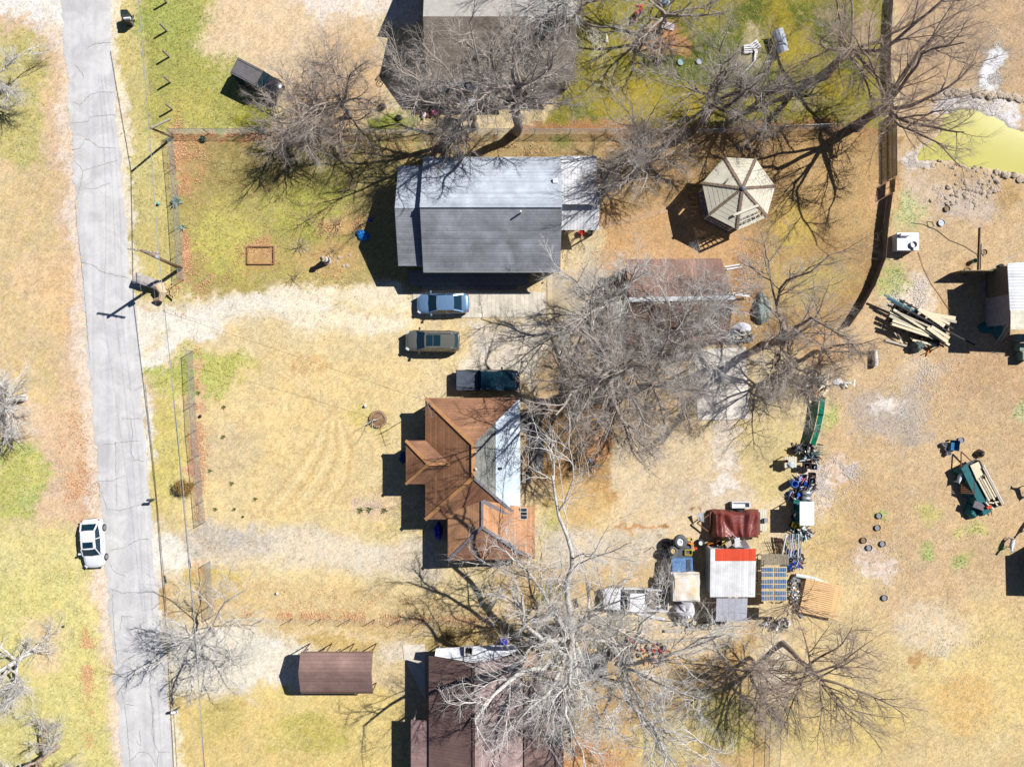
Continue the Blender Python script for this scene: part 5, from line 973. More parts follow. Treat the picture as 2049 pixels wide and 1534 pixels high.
# ------------------------------------------------------------------ poles, wires, fences
WOODP = mat('creosoted_wood', C(120, 96, 78), col2=C(160, 136, 114), nscale=4); GREYW = mat('grey_weathered_wood', C(160, 150, 138), noise=.2, nscale=5)
b0 = P(362, 537); top = P(283, 501, 8.5); t = thing('utility_pole', 'tall wooden utility pole with a crossarm beside the road', 'utility pole', b0); mb = MB(); mb.tube([b0-Vector((0, 0, .1)), b0.lerp(top, .5), top], [.17, .14, .11], 12); mb.build('pole', WOODP, t, smooth=True)
ca_ = top-Vector((0, 0, .35)); cd = Vector((1, -.16, 0)).normalized(); mb = MB(); mb.beam(ca_-cd*1.25, ca_+cd*1.25, .12, .14); mb.build('crossarm', GREYW, t)
for k in (-1.1, -.55, .6, 1.1): mb = MB(); mb.lathe(ca_+cd*k+Vector((0, 0, .07)), [(.03, 0), (.06, .04), (.03, .08), (.05, .12), (.01, .17)], 10); mb.build('insulator', mat('grey_insulator', C(190, 194, 200), rough=.3), t)
mb = MB(); p = b0.lerp(top, .72); mb.cyl((p.x+.26, p.y-.1, p.z-.3), .14, .5, 12); mb.build('transformer', mat('grey_drum', C(170, 174, 178), rough=.4), t, smooth=True)
b1 = P(346, 274); t = thing('utility_pole', 'short leaning pole with a brace at the corner of the wire fence', 'utility pole', b1); tp = P(300, 256, 4.4)+Vector((0, 0, 0)); mb = MB(); mb.tube([b1-Vector((0, 0, .1)), tp], [.12, .09], 10); mb.build('pole', WOODP, t); mb = MB(); q = P(341, 238, 3.2); mb.beam(tp-Vector((0, 0, .12)), q, .14, .12); mb.build('brace', GREYW, t)
def wire(label, pts, r, m, sag=.0, name='power_line', group='overhead lines beside the road'):
    q = []
    pts = [P(*p) if not isinstance(p, Vector) else p for p in pts]
    for a, b_ in zip(pts[:-1], pts[1:]):
        for i in range(14): u = i/14; c = a.lerp(b_, u); c.z -= sag*4*u*(1-u); q.append(c)
    q.append(pts[-1]); mb = MB(); mb.tube(q, r, 5, cap=False); tag(mb.build(name, m, origin=pts[0]), label, 'cable', group)
WB = mat('black_cable', (.02, .02, .022, 1)); WG = mat('silver_cable', C(200, 204, 208), metal=.5, rough=.4)
wire('thick grey cable bundle running past both wooden poles along the road', [(272, -60, 6.6), (298, 254, 4.4), (318, 512, 6.0), (344, 760, 5.6), (364, 950, 5.6), (390, 1250, 5.8), (412, 1600, 6.2)], .032, mat('bundle_grey', C(150, 160, 162), rough=.5))
wire('black cable hung beside the thick bundle along the road', [(338, 700, 5.4), (357, 900, 5.2), (376, 1110, 5.2), (398, 1380, 5.4), (414, 1600, 5.6)], .02, WB)
wire('pale thin line on the west end of the crossarm', [(260, -60, 8.4), tuple(ca_-cd*.55+Vector((0, 0, .16))) and (ca_-cd*.55+Vector((0, 0, .2))), (402, 1620, 8.4)], .006, WG, sag=.5)
wire('pale thin line on the middle of the crossarm', [(266, -60, 8.4), (ca_+cd*.6+Vector((0, 0, .2))), (396, 1620, 8.4)], .006, WG, sag=.45)
wire('pale thin line on the east end of the crossarm', [(274, -60, 8.4), (ca_+cd*1.1+Vector((0, 0, .2))), (410, 1620, 8.4)], .006, WG, sag=.6)
wire('thin service wire from the tall pole across the lawn to the brown house', [(324, 622, 6.2), (862, 806, 4.2)], .010, WB, sag=.5, group=None, name='service_wire')
for lb, (x, y, z) in (('dark splice sleeve on the roadside black cable by the lower driveway', (380, 1128, 5.2)),):
    p = P(x, y, z); mb = MB(); mb.tube([p+Vector((-.06, .32, 0)), p+Vector((.06, -.32, 0))], .06, 8); tag(mb.build('splice_sleeve', WB, origin=p), lb, 'sleeve')
GALV = mat('galvanised', C(170, 172, 176)); MESHM = mat('mesh_wire', C(176, 182, 178), rough=.5)
def chainlink(label, pts, h, post_sp, seed, wire_r=.0038, pitch=.085, name='chain_link_fence', pm=None, rail=True):
    rr = random.Random(seed); pts = [P(*p) for p in pts]; t = thing(name, label, 'fence', pts[0]); wm_ = MB(); rl = MB()
    VV = []; FF = []; np_ = 0
    for a, b_ in zip(pts[:-1], pts[1:]):
        Ls = (b_-a).length; d = (b_-a).normalized(); n = max(1, round(Ls/post_sp))
        for i in range(n+1):
            if i == n and b_ is not pts[-1]: continue
            c = a.lerp(b_, i/n); mb = MB(); k = rr.uniform(-.03, .03); mb.tube([c-Vector((0, 0, .05)), c+Vector((k, k, h+.05))], .03, 7); mb.build('post', pm or GALV, t)
        if rail: rl.tube([a+Vector((0, 0, h)), b_+Vector((0, 0, h))], .02, 6, cap=False)
        m = int(Ls/pitch); s0 = np.arange(-int(h/pitch), m)*pitch
        segs = []
        for s_ in s0:
            for sg in (1, -1):
                u0, z0, u1, z1 = (s_, .03, s_+h, h) if sg > 0 else (s_+h, .03, s_, h)
                lo_, hi_ = 0., Ls
                def clipu(u, z, uo, zo):
                    if u < lo_: f = (lo_-u)/(uo-u); return lo_, z+(zo-z)*f
                    if u > hi_: f = (hi_-u)/(uo-u); return hi_, z+(zo-z)*f
                    return u, z
                if max(u0, u1) <= lo_ or min(u0, u1) >= hi_: continue
                A_ = clipu(u0, z0, u1, z1); B_ = clipu(u1, z1, u0, z0); segs.append((a+d*A_[0]+Vector((0, 0, A_[1])), a+d*B_[0]+Vector((0, 0, B_[1]))))
        S_ = np.array([[p[:], q[:]] for p, q in segs]); v, f = tube_batch(S_, np.full(S_.shape[:2], wire_r), 3); VV.append(v); FF.append(f+np_); np_ += len(v)
    if rail: rl.build('rail', pm or GALV, t)
    np_mesh('wire_mesh', np.concatenate(VV), np.concatenate(FF), MESHM, t, smooth=False)
    return t
chainlink('long wire fence between the top yards and the grey house yard', [(347, 268), (700, 268), (1070, 268), (1420, 268), (1700, 256)], 1.25, 3.2, 1)
chainlink('roadside wire fence in front of the grey house', [(347, 272), (358, 400), (368, 560)], 1.2, 2.6, 2)
chainlink('roadside wire fence in front of the middle lawn', [(386, 702), (394, 860), (404, 960), (411, 1043)], 1.2, 2.3, 3)
chainlink('roadside wire fence along the lower lawn', [(421, 1122), (428, 1230)], 1.2, 2.4, 4)
chainlink('wire fence with thin steel posts between the lower lawn and the gravel drive', [(470, 1236), (700, 1238), (1000, 1242)], 1.25, 2.3, 5, wire_r=.0016, pitch=.16, rail=False, name='wire_fence', pm=mat('rusty_post', C(110, 86, 72)))
chainlink('short wire fence with thin posts on the north side of the carport', [(617, 1297), (748, 1297)], 1.4, 1.42, 6, wire_r=.0012, pitch=.2, rail=True, name='wire_fence', pm=mat('rusty_post', C(110, 86, 72)))
for i, (x0, y0, x1, y1, lb) in enumerate([(1534, 1425, 1526, 1600, 'western of the two thin wire fences at the bottom of the pasture'), (1556, 1400, 1548, 1600, 'eastern of the two thin wire fences at the bottom of the pasture')]):
    chainlink(lb, [(x0, y0), (x1, y1)], 1.1, 2.6, 7+i, wire_r=.0025, pitch=.12, rail=True, name='wire_fence', pm=mat('rusty_post', C(110, 86, 72)))
for i, (x, y, lb) in enumerate([(334, 5, 'topmost'), (334, 62, 'second from the top'), (339, 114, 'third from the top'), (341, 165, 'fourth from the top'), (345, 219, 'lowest, nearest the fence corner,')]):
    c = P(x, y); t = MB(); t.box(c+Vector((0, 0, .62)), (.13, .13, 1.35)); tag(t.build('fence_post', GREYW, origin=c), f'weathered wooden post in the top lawn, {lb} of its row', 'post', 'wooden posts in the top lawn')
# privacy fences
def board_fence(label, pts, h, m, name='privacy_fence', th=.05, post_m=None, board=.15, gap=.006):
    pts = [P(*p) for p in pts]; t = thing(name, label, 'fence', pts[0]); mb = MB(); rr = random.Random(len(label)); rl = MB()
    for a, b_ in zip(pts[:-1], pts[1:]):
        L_ = (b_-a).length; n = int(L_/board); rz = math.atan2(b_.y-a.y, b_.x-a.x)
        for i in range(n): c = a.lerp(b_, (i+.5)/n); hh = h+rr.uniform(-.03, .03); mb.box((c.x, c.y, hh/2), (L_/n-gap, .022, hh), rz=rz)
        o = Vector((-(b_-a).y, (b_-a).x, 0)).normalized()*.05
        for z in (.3, h-.2): rl.beam(a+o+Vector((0, 0, z)), b_+o+Vector((0, 0, z)), .04, .09)
        q = MB(); q.box((a.x+o.x, a.y+o.y, h/2), (.09, .09, h), rz=rz); q.build('post', post_m or GREYW, t)
    mb.build('board_panel', m, t); rl.build('rail', post_m or GREYW, t); return t
DKB = mat('dark_fence_boards', C(112, 100, 92), col2=C(150, 136, 124), nscale=6)
board_fence('dark low board fence between the vivid yard and the pasture', [(1782, -40), (1776, 60), (1774, 140), (1781, 228)], .7, DKB, gap=.03)
board_fence('dark board fence from the back wire fence to the gate', [(1781, 232), (1782, 358)], 1.15, DKB, gap=.04)
board_fence('curving dark board fence south of the gate by the white appliance', [(1776, 392), (1768, 450), (1762, 520), (1742, 572), (1716, 618), (1690, 655)], .92, DKB, gap=.015)
LUM_ = mat('pale_rail_wood', C(206, 196, 166)); GRT = mat('green_tarp', C(20, 112, 92), col2=C(34, 140, 112), nscale=3, rough=.6)
nt = GRT.node_tree; tl_ = nt.nodes.new('ShaderNodeBsdfTranslucent'); tl_.inputs[0].default_value = C(20, 150, 120); ms = nt.nodes.new('ShaderNodeMixShader'); ms.inputs[0].default_value = .6; om = [n for n in nt.nodes if n.type == 'OUTPUT_MATERIAL'][0]
nt.links.new(nt.nodes['Principled BSDF'].outputs[0], ms.inputs[1]); nt.links.new(tl_.outputs[0], ms.inputs[2]); nt.links.new(ms.outputs[0], om.inputs[0])
t = thing('green_fence', 'green sheet fence above the scrap row', 'fence', P(1638, 800)); gp = [P(1641, 795), P(1637, 828), P(1630, 860), P(1621, 888)]; mb = MB()
for a, b_ in zip(gp[:-1], gp[1:]):
    for k in range(4):
        p, q = a.lerp(b_, k/4), a.lerp(b_, (k+1)/4); mb.add([(p.x, p.y, .04), (q.x, q.y, .04), (q.x+.05*math.sin(k*2), q.y, 1.2), (p.x+.05*math.sin((k-1)*2), p.y, 1.2)], [(0, 1, 2, 3)])
mb.build('sheet', GRT, t)
for p in gp: q = MB(); q.box((p.x+.06, p.y, .62), (.07, .07, 1.24)); q.build('post', LUM_, t)
mb = MB()
for a, b_ in zip(gp[:-1], gp[1:]): mb.beam(a+Vector((0, 0, 1.2)), b_+Vector((0, 0, 1.2)), .08, .04)
mb.build('rail', LUM_, t)
t = thing('gate', 'thin pipe gate with a tan panel between the two dark board fences', 'gate', P(1778, 375)); mb = MB(); a, b_ = P(1778, 362), P(1776, 390)
for z in (.25, 1.15): mb.tube([a+Vector((0, 0, z)), b_+Vector((0, 0, z))], .025, 6)
for k in (0, .5, 1): c = a.lerp(b_, k); mb.tube([c, c+Vector((0, 0, 1.2))], .03, 6)
mb.build('frame', mat('dark_pipe', C(70, 60, 54)), t); mb = MB(); mb.box(a.lerp(b_, .5)+Vector((.03, 0, .7)), (.02, 1.1, .8)); mb.build('panel', mat('tan_board', C(176, 160, 120)), t)
# mailboxes and bins
def mailbox(label, x, y, m, rz):
    c = P(x, y); t = thing('mailbox', label, 'mailbox', c, rz, None, local=True); mb = MB(); mb.box((0, 0, .5), (.09, .09, 1.)); mb.build('post', GREYW, t); mb = MB()
    secs = [[(-.28 if k == 0 else .28, .1*math.cos(a), 1.12+.12*math.sin(a)) for a in [math.pi*i/8 for i in range(9)]]+[(-.28 if k == 0 else .28, -.1, 1.0), (-.28 if k == 0 else .28, .1, 1.0)] for k in (0, 1)]
    n = 11; mb.add(secs[0]+secs[1], [tuple(range(n)), tuple(range(n, 2*n))[::-1]]+[(i, n+i, n+(i+1) % n, (i+1) % n) for i in range(n)]); mb.build('box', m, t); mb = MB(); mb.box((-.1, .115, 1.2), (.02, .01, .16)); mb.build('flag', mat('flag_red', C(200, 40, 30)), t)
mailbox('dark mailbox at the road edge above the lower driveway', 313, 996, mat('dark_mailbox', C(70, 74, 80), rough=.4), .05)
mailbox('white mailbox at the road edge near the bottom', 361, 1413, mat('white_mailbox', C(244, 244, 246), rough=.4), .1)
mailbox('white mailbox beside the two dark bins at the top of the road', 268, 50, mat('white_mailbox', C(244, 244, 246)), .1)
def bin_(label, x, y, m, grp=None):
    c = P(x, y); t = thing('wheelie_bin', label, 'bin', c, 0, grp, local=True); mb = MB()
    a = [(-.24, -.2, .05), (.24, -.2, .05), (.24, .2, .05), (-.24, .2, .05), (-.29, -.27, 1.), (.29, -.27, 1.), (.29, .27, 1.), (-.29, .27, 1.)]; mb.add(a, [(0, 1, 5, 4), (1, 2, 6, 5), (2, 3, 7, 6), (3, 0, 4, 7), (3, 2, 1, 0), (4, 5, 6, 7)]); mb.build('body', m, t)
    mb = MB(); mb.shell([(-.31, -.29, 1.03), (.31, -.29, 1.03), (.31, .29, 1.08), (-.31, .29, 1.08)], [(0, 1, 2, 3)], .03); mb.tube([(-.25, .33, 1.), (.25, .33, 1.)], .02, 6); mb.build('lid', m, t)
    for s_ in (-1, 1): w_ = MB(); w_.tube([(s_*.26, .24, .1), (s_*.31, .24, .1)], .1, 10); w_.build('wheel', TYRE, t)
bin_('dark green wheeled bin by the road, upper of the pair', 261, 39, mat('dark_green_bin', C(44, 60, 56), rough=.5)); bin_('dark grey wheeled bin by the road, lower of the pair', 263, 48, mat('dark_grey_bin', C(70, 70, 70), rough=.5))
# ------------------------------------------------------------------ yard objects
WHM = mat('white_painted', C(238, 238, 238), noise=.08, rough=.5); PLYW = mat('plywood', C(226, 200, 150), noise=.15, nscale=2); LUMB = mat('new_lumber', C(232, 220, 186), noise=.14, nscale=6); LUM2 = mat('aged_lumber', C(196, 184, 164), noise=.2, nscale=6)
BLKP = mat('black_tub', C(46, 46, 50), rough=.5); TEAL = mat('teal_sheet', C(16, 92, 98), col2=C(24, 118, 118), nscale=3, rough=.5); BLUP = mat('blue_plastic', C(30, 90, 200), rough=.35, noise=.1); YEL = mat('yellow_plastic', C(236, 210, 40), rough=.4, noise=.06); ORG = mat('orange_plastic', C(232, 140, 50), noise=.1); REDP = mat('red_plastic', C(210, 50, 46), rough=.4)
GRYM = mat('grey_sheet_metal', C(168, 172, 178), rough=.4, metal=.3, noise=.1); RSTM = mat('rusty_steel', C(120, 80, 60), noise=.25, nscale=6); CHAR = mat('charcoal_scrap', C(58, 56, 58), noise=.3, nscale=6)
def one(name, label, cat, c, fn, m, group=None, smooth=False):
    mb = MB(); fn(mb); return tag(mb.build(name, m, origin=c, smooth=smooth), label, cat, group)
def tub(label, x, y, r=.28, m=None, fill=None, h=.14, group=None, name='feed_tub', z=0.):
    c = P(x, y, z); c.z = z; t = thing(name, label, 'tub', c, group=group); mb = MB(); mb.lathe(c, [(0, .01), (r*.9, .01), (r, h), (r*.94, h), (r*.86, .03), (0, .03)], 18); mb.build('tub', m or BLKP, t, smooth=False)
    mb = MB(); mb.lathe(c, [(r*.88, h*.55), (0, h*.57)], 18); mb.build('contents', fill or mat('grey_feed', C(150, 150, 158)), t); return t
BRF = mat('brown_mud_water', C(150, 122, 88)); GRF = mat('grey_feed', C(150, 150, 158)); ICE = mat('milky_water', C(200, 206, 220), rough=.2)
tub('brown filled tub nearest the stone scatter', 1894, 418, .26, fill=BRF); tub('silver pan with milky water at the end of the hose', 1883, 446, .3, m=GRYM, fill=ICE); tub('brown filled tub beside the long poles', 1968, 505, .27, fill=BRF); tub('brown filled tub just below the square bucket', 1935, 542, .28, fill=BRF)
tub('grey round pan between the blue cart and the lumber heap', 1922, 880, .28, m=GRYM, fill=GRF)
for lb, x, y, g in (('grey tub beside the bright green tuft', 1758, 1031, 1), ('pale grey tub between the green tuft and the tub trio', 1755, 1055, 1), ('empty dark tub, westernmost of the tub trio', 1727, 1080, 0), ('grey tub, lowest of the tub trio', 1738, 1095, 1), ('grey tub, easternmost of the tub trio', 1765, 1087, 1), ('lone grey tub in the dry grass below the sheds', 1769, 1195, 1)):
    tub(lb, x, y, .27, fill=GRF if g else BRF)
tub('pale round lid lying in the vivid yard, western of two', 1362, 125, .3, m=GRYM, fill=mat('pale_teal_water', C(160, 190, 186), rough=.2)); tub('pale round lid lying in the vivid yard, eastern of two', 1399, 124, .26, m=GRYM, fill=ICE)
def bucket(label, x, y, r, h, m, inner=None, z=0., group=None, name='bucket'):
    c = P(x, y, z); c.z = z; t = thing(name, label, 'bucket', c, group=group); mb = MB(); mb.lathe(c, [(0, .01), (r*.82, .01), (r, h), (r*1.05, h), (r*1.05, h-.03), (r*.93, h-.04), (r*.78, .04), (0, .04)], 16); mb.build('pail', m, t)
    mb = MB(); mb.tube([c+Vector((r*math.cos(a), r*1.05*math.sin(a)*.2-r, h+.02)) for a in [math.pi*i/8 for i in range(9)]], .008, 5); mb.build('handle', GRYM, t); return t
bucket('square green bucket beside the long poles', 1946, 523, .2, .42, mat('pale_green_plastic', C(120, 150, 130)))
for i, (x, y) in enumerate(((1887, 888), (1892, 897), (1895, 906))): bucket(('upper', 'middle', 'lowest')[i]+' white bucket beside the blue cart in the pasture', x, y, .2, .36, WHM, group='white buckets beside the blue cart')
c = P(1903, 890); t = thing('garden_cart', 'blue plastic garden cart with buckets beside it in the pasture', 'cart', c, -.1, local=True); mb = MB()
a = [(-.28, -.38, .28), (.28, -.38, .28), (.28, .38, .28), (-.28, .38, .28), (-.4, -.46, .6), (.4, -.46, .6), (.4, .46, .6), (-.4, .46, .6)]; mb.add(a, [(0, 1, 5, 4), (1, 2, 6, 5), (2, 3, 7, 6), (3, 0, 4, 7), (3, 2, 1, 0)]); mb.add([(x*.94, y*.94, z+.02) for x, y, z in a], [(4, 5, 1, 0), (5, 6, 2, 1), (6, 7, 3, 2), (7, 4, 0, 3), (0, 1, 2, 3)]); mb.build('tray', mat('blue_cart', C(24, 112, 160), rough=.4), t)
for x in (-.24, .24):
    for y in (-.42, .42): w_ = MB(); w_.tube([(x, y-.03, .14), (x, y+.03, .14)], .14, 12); w_.build('wheel', TYRE, t)
mb = MB(); mb.tube([(-.3, 0, .3), (-.75, .1, .5), (-.8, .2, .5)], .018, 6); mb.build('handle', BLKP, t)
# long poles and hose
for i, (a, b_, lb) in enumerate([((1961, 455), (1958, 548), 'dark long pole lying in the pasture'), ((1964, 488), (1962, 546), 'pale shorter pole lying beside the dark long one'), ((1966, 545), (2060, 495), 'pale pole slanting away from the goat shed corner')]):
    A, B_ = P(*a), P(*b_); one('pole', lb, 'pole', A, lambda mb: mb.beam(A+Vector((0, 0, .06)), B_+Vector((0, 0, .06)), .09, .09), LUM2 if i else mat('brown_pole', C(150, 124, 100)))
A = [P(x, y, .03) for x, y in ((1826, 446), (1850, 449), (1862, 456), (1870, 452), (1866, 444), (1855, 443), (1858, 453), (1875, 460), (1900, 480), (1930, 492), (1955, 508), (1959, 515))]; one('hose', 'thin grey hose running from the fence past the silver pan', 'hose', A[0], lambda mb: mb.tube(A, .022, 6), mat('grey_hose', C(110, 106, 100)))
A = [P(x, y, .03) for x, y in ((1838, 504), (1848, 535), (1862, 565), (1880, 590), (1900, 620))]; one('cord', 'orange cord running from the white appliance to the lumber', 'cord', A[0], lambda mb: mb.tube(A, .018, 6), mat('orange_cord', C(190, 100, 66)))
A = [P(x, y, .03) for x, y in ((1952, 690), (1975, 702), (2000, 708), (2040, 707))]; one('cord', 'thin pale cord on the ground below the goat shed', 'cord', A[0], lambda mb: mb.tube(A, .018, 6), LUM2)
# white appliance
c = P(1812, 487, .6); c.z = 0; t = thing('chest_freezer', 'white chest freezer with junk on its lid beside the curving fence', 'freezer', c); p = P(1818, 483, 1.0); mb = MB(); mb.box((p.x-.05, p.y, .5), (1.8, 1.45, .9)); mb.build('body', WHM, t); mb = MB(); mb.box((p.x-.05, p.y, .985), (1.9, 1.55, .07)); mb.build('lid', WHM, t)
p = P(1810, 470, 1.2); one('propane_bottle', 'white cylinder lying on the freezer lid', 'gas bottle', p, lambda mb: mb.tube([(p.x-.45, p.y, 1.17), (p.x-.38, p.y, 1.17), (p.x+.38, p.y, 1.17), (p.x+.45, p.y, 1.17)], [.06, .15, .15, .06], 12), WHM)
p = P(1829, 489, 1.2); one('basin', 'grey round basin on the freezer lid', 'basin', (p.x, p.y, 1.02), lambda mb: mb.lathe((p.x, p.y, 1.025), [(0, .01), (.22, .02), (.3, .2), (.27, .2), (.2, .05), (0, .05)], 14), GRYM)
p = P(1831, 494, 1.2); one('carton', 'small white carton at the corner of the freezer lid', 'box', (p.x, p.y, 1.02), lambda mb: mb.box((p.x+.05, p.y-.18, 1.12), (.36, .26, .2)), WHM)
# ---- stacked lumber by the fence
def board(label, a, b_, z0, z1, w_, m, th=.05, group=None, name='board'):
    A, B_ = P(*a, z0), P(*b_, z1); return one(name, label, 'board', A, lambda mb: mb.beam(A, B_, w_, th), m, group)
random.seed(4)
c = P(1835, 648); t = thing('lumber_rack', 'low rack of dark pallets under the lumber stack', 'rack', c); mb = MB(); d = (P(1905, 680)-P(1785, 615)).normalized(); o = Vector((-d.y, d.x, 0))
for k in range(-3, 4): mb.beam(c+d*k*.75-o*1.1+Vector((0, 0, .35)), c+d*k*.75+o*1.1+Vector((0, 0, .35)), .1, .7)
for k in (-1, 0, 1): mb.beam(c-d*2.7+o*k*.9+Vector((0, 0, .74)), c+d*2.7+o*k*.9+Vector((0, 0, .74)), .14, .05)
mb.build('frame', CHAR, t)
LB = [((1782, 622), (1872, 668), .95, .9, .34, LUMB), ((1780, 631), (1868, 676), .97, .92, .26, LUM2), ((1788, 619), (1900, 690), 1.12, 1.1, .2, LUMB), ((1786, 641), (1862, 668), 1.1, 1.0, .2, LUMB), ((1785, 648), (1858, 672), 1.05, 1., .22, LUMB), ((1795, 624), (1880, 662), 1.15, 1.1, .16, LUM2),
      ((1838, 617), (1890, 652), 1.2, 1.15, .36, LUMB), ((1846, 620), (1900, 648), 1.1, 1.1, .22, LUMB), ((1862, 629), (1912, 637), .9, .9, .35, LUMB), ((1866, 634), (1914, 644), .95, .9, .22, LUM2), ((1856, 655), (1896, 684), 1.25, 1.2, .3, LUMB), ((1864, 653), (1900, 676), 1.2, 1.18, .24, LUMB), ((1772, 680), (1822, 694), .12, .1, .2, LUM2),
      ((1790, 664), (1806, 686), .5, .2, .14, LUMB), ((1826, 680), (1878, 692), .6, .5, .18, LUMB), ((1866, 694), (1882, 684), .4, .3, .14, LUMB), ((1844, 710), (1896, 686), .08, .1, .08, RSTM), ((1855, 712), (1861, 692), .08, .1, .09, ORG)]
ADJ = ['wide cream board at the north edge of the stack', 'aged board next to the widest cream one', 'long cream board running the full length of the stack', 'narrow cream board at the west end, upper', 'narrow cream board at the west end, lower', 'thin grey board laid along the stack',
       'broad yellowish board near the blue cords', 'narrower yellowish board beside the broad one', 'flat cream board jutting toward the goat shed', 'aged board under the jutting cream one', 'topmost cream board at the south east end', 'second cream board at the south east end', 'board lying alone on the ground west of the grey bundle',
       'short board leaning on the pallets', 'cream board along the south edge of the stack', 'short stub of board at the south corner', 'rusty bar on the ground below the stack', 'orange stick on the ground below the stack']
for i, (a, b_, z0, z1, w_, m) in enumerate(LB): board(ADJ[i]+', pasture lumber', a, b_, z0, z1, w_, m, group='boards of the pasture lumber stack')
for i in range(5):
    a = (1776+i*14, 655+i*5); board(f'dark pallet slat in the shaded south side of the lumber stack', a, (a[0]+14, a[1]+18) if i % 2 else (a[0]+18, a[1]-12), .5, .45, .12, mat('dim_pallet', C(120, 104, 84)), name='dark_slat_board', group='pallet slats under the lumber')
for i, (a, b_, m) in enumerate([((1776, 597), (1886, 660), mat('blue_cord', C(50, 90, 120))), ((1784, 604), (1950, 690), CHAR), ((1770, 590), (1836, 625), TEAL)]): board(('blue strap', 'black pipe', 'teal strip')[i]+' lying along the north edge of the lumber', a, b_, 1.15, .9, .14, m, th=.1, name='strip')
def crumple(label, name, cat, x, y, rx, ry, h, m, seed, folds=7, rz=0., z0=0., parts=None, n=26, group=None, edge=.6):
    """a draped sheet: a closed heap surface with radial folds"""
    rr = np.random.default_rng(seed); c = P(x, y, z0); c = Vector((c.x, c.y, z0)); th = np.linspace(0, 2*np.pi, n, endpoint=False); nr = 9; vs = []; fs = []; ph = rr.random(6)*6.28
    for i in range(nr):
        f = i/(nr-1)
        for k, a in enumerate(th):
            e = (abs(math.cos(a))**(2/edge*.5)+abs(math.sin(a))**(2/edge*.5))**(-edge) if edge != 1 else 1
            w_ = 1+.06*math.sin(3*a+ph[0])+.05*math.sin(5*a+ph[1]); X = rx*f*e*w_*math.cos(a); Y_ = ry*f*e*w_*math.sin(a)
            z = h*(1-f**4)*(1+.14*math.sin(folds*a+ph[2]+2*f)*f+.10*math.sin(2.3*X/rx*2+ph[3])+.08*math.sin(3*Y_/ry+ph[4]))+.03*rr.normal()*f*(f < 1)*min(1, h)
            vs.append((c.x+X*math.cos(rz)-Y_*math.sin(rz), c.y+X*math.sin(rz)+Y_*math.cos(rz), z0+max(.01, z)))
    for i in range(nr-1):
        for k in range(n): fs.append((i*n+k, (i+1)*n+k, (i+1)*n+(k+1) % n, i*n+(k+1) % n))
    mb = MB(); mb.add(vs, fs); o = mb.build(name, m, origin=c if parts is None else None, parent=parts, smooth=False)
    if parts is None: tag(o, label, cat, group)
    return o
crumple('grey tied tarpaulin bundle at the south side of the lumber', 'tarp_bundle', 'tarpaulin', 1832, 692, .62, .6, .8, mat('sage_tarp', C(110, 124, 118), noise=.2), 3, edge=1)
# ---- trailer load in the pasture
c = P(1948, 972); ang = R(-64); t = thing('flatbed_trailer', 'teal sided flatbed trailer loaded with lumber in the pasture', 'trailer', c, ang, local=True); mb = MB(); mb.box((0, .1, .62), (4.6, 1.7, .12)); mb.box((0, .9, .85), (4.4, .08, .5)); mb.build('deck', mat('trailer_steel', C(90, 96, 104)), t)
mb = MB(); 
for i in range(12): mb.add([(-2.3+i*.38, -.72-.12*math.sin(i*1.7), .95), (-2.3+(i+1)*.38, -.72-.12*math.sin((i+1)*1.7), .95), (-2.3+(i+1)*.38, -1.15-.15*math.sin((i+1)*2.1), .04), (-2.3+i*.38, -1.15-.15*math.sin(i*2.1), .04)], [(0, 3, 2, 1)])
mb.shell([(-2.3, -.8, .97), (2.3, -.8, .97), (2.3, -.1, 1.0), (-2.3, -.1, 1.0)], [(0, 1, 2, 3)], .03); mb.build('cover_sheet', TEAL, t)
for x in (-.5, .5):
    for y in (-.75, .95): w_ = MB(); w_.tube([(x, y-.1, .32), (x, y+.1, .32)], .32, 14); w_.build('wheel', TYRE, t)
mb = MB(); mb.beam((-2.3, .5, .55), (-3.4, .1, .5), .08, .08); mb.beam((-2.3, -.5, .55), (-3.4, .1, .5), .08, .08); mb.build('tongue', RSTM, t)
def tl(label, x0, y0, x1, y1, z, w_, m, th=.06, name='board', cat='board'):
    M_ = Matrix.Rotation(ang, 3, 'Z'); A = c+M_ @ Vector((x0, y0, z)); B_ = c+M_ @ Vector((x1, y1, z)); return one(name, label, cat, A, lambda mb: mb.beam(A, B_, w_, th), m, 'boards on the pasture trailer' if cat == 'board' else None)
tl('broad cream panel at the north end of the trailer load', -2.2, .35, -.7, .3, 1.10, .8, LUMB, cat='panel', name='panel')
for i, (y, w_, m, x0, x1, lb) in enumerate([(.02, .16, LUMB, -.8, 1.3, 'westernmost cream board'), (.22, .15, LUM2, -.9, 1.2, 'aged board second from the west'), (.42, .16, LUMB, -.7, 1.4, 'middle cream board'), (.62, .12, LUMB, -1.0, 1.2, 'narrow cream board fourth from the west'), (.8, .1, LUM2, -1.6, 1.8, 'long thin grey board'), (.94, .07, WHM, -1.8, 2., 'longest thin pale board at the east side')]):
    tl(lb+' on the trailer', x0, y, x1, y+.08, 1.12+.03*i, w_, m)
for i, (x, y, r_) in enumerate([(1.45, -.2, .3), (1.5, .15, 1.), (1.75, .5, .1), (1.9, 0, .6), (1.7, .75, 1.3)]):
    M_ = Matrix.Rotation(ang, 3, 'Z'); A = c+M_ @ Vector((x, y, 1.16)); one('wood_offcut', 'short cream wood offcut in the jumble on the trailer', 'offcut', A, lambda mb: mb.box(A, (.45, .12, .09), rz=r_+ang), LUMB, 'wood offcuts on the trailer')
A = P(1952, 925, 1.3); A = c+Matrix.Rotation(ang, 3, 'Z') @ Vector((-3.0, -.05, .75)); crumple('glossy black bin bag heap at the north tip of the trailer', 'bin_bag', 'bag', 1959, 907, .45, .38, .45, mat('black_bag', (.012, .012, .015, 1), rough=.25, spec=.7), 5, edge=1)
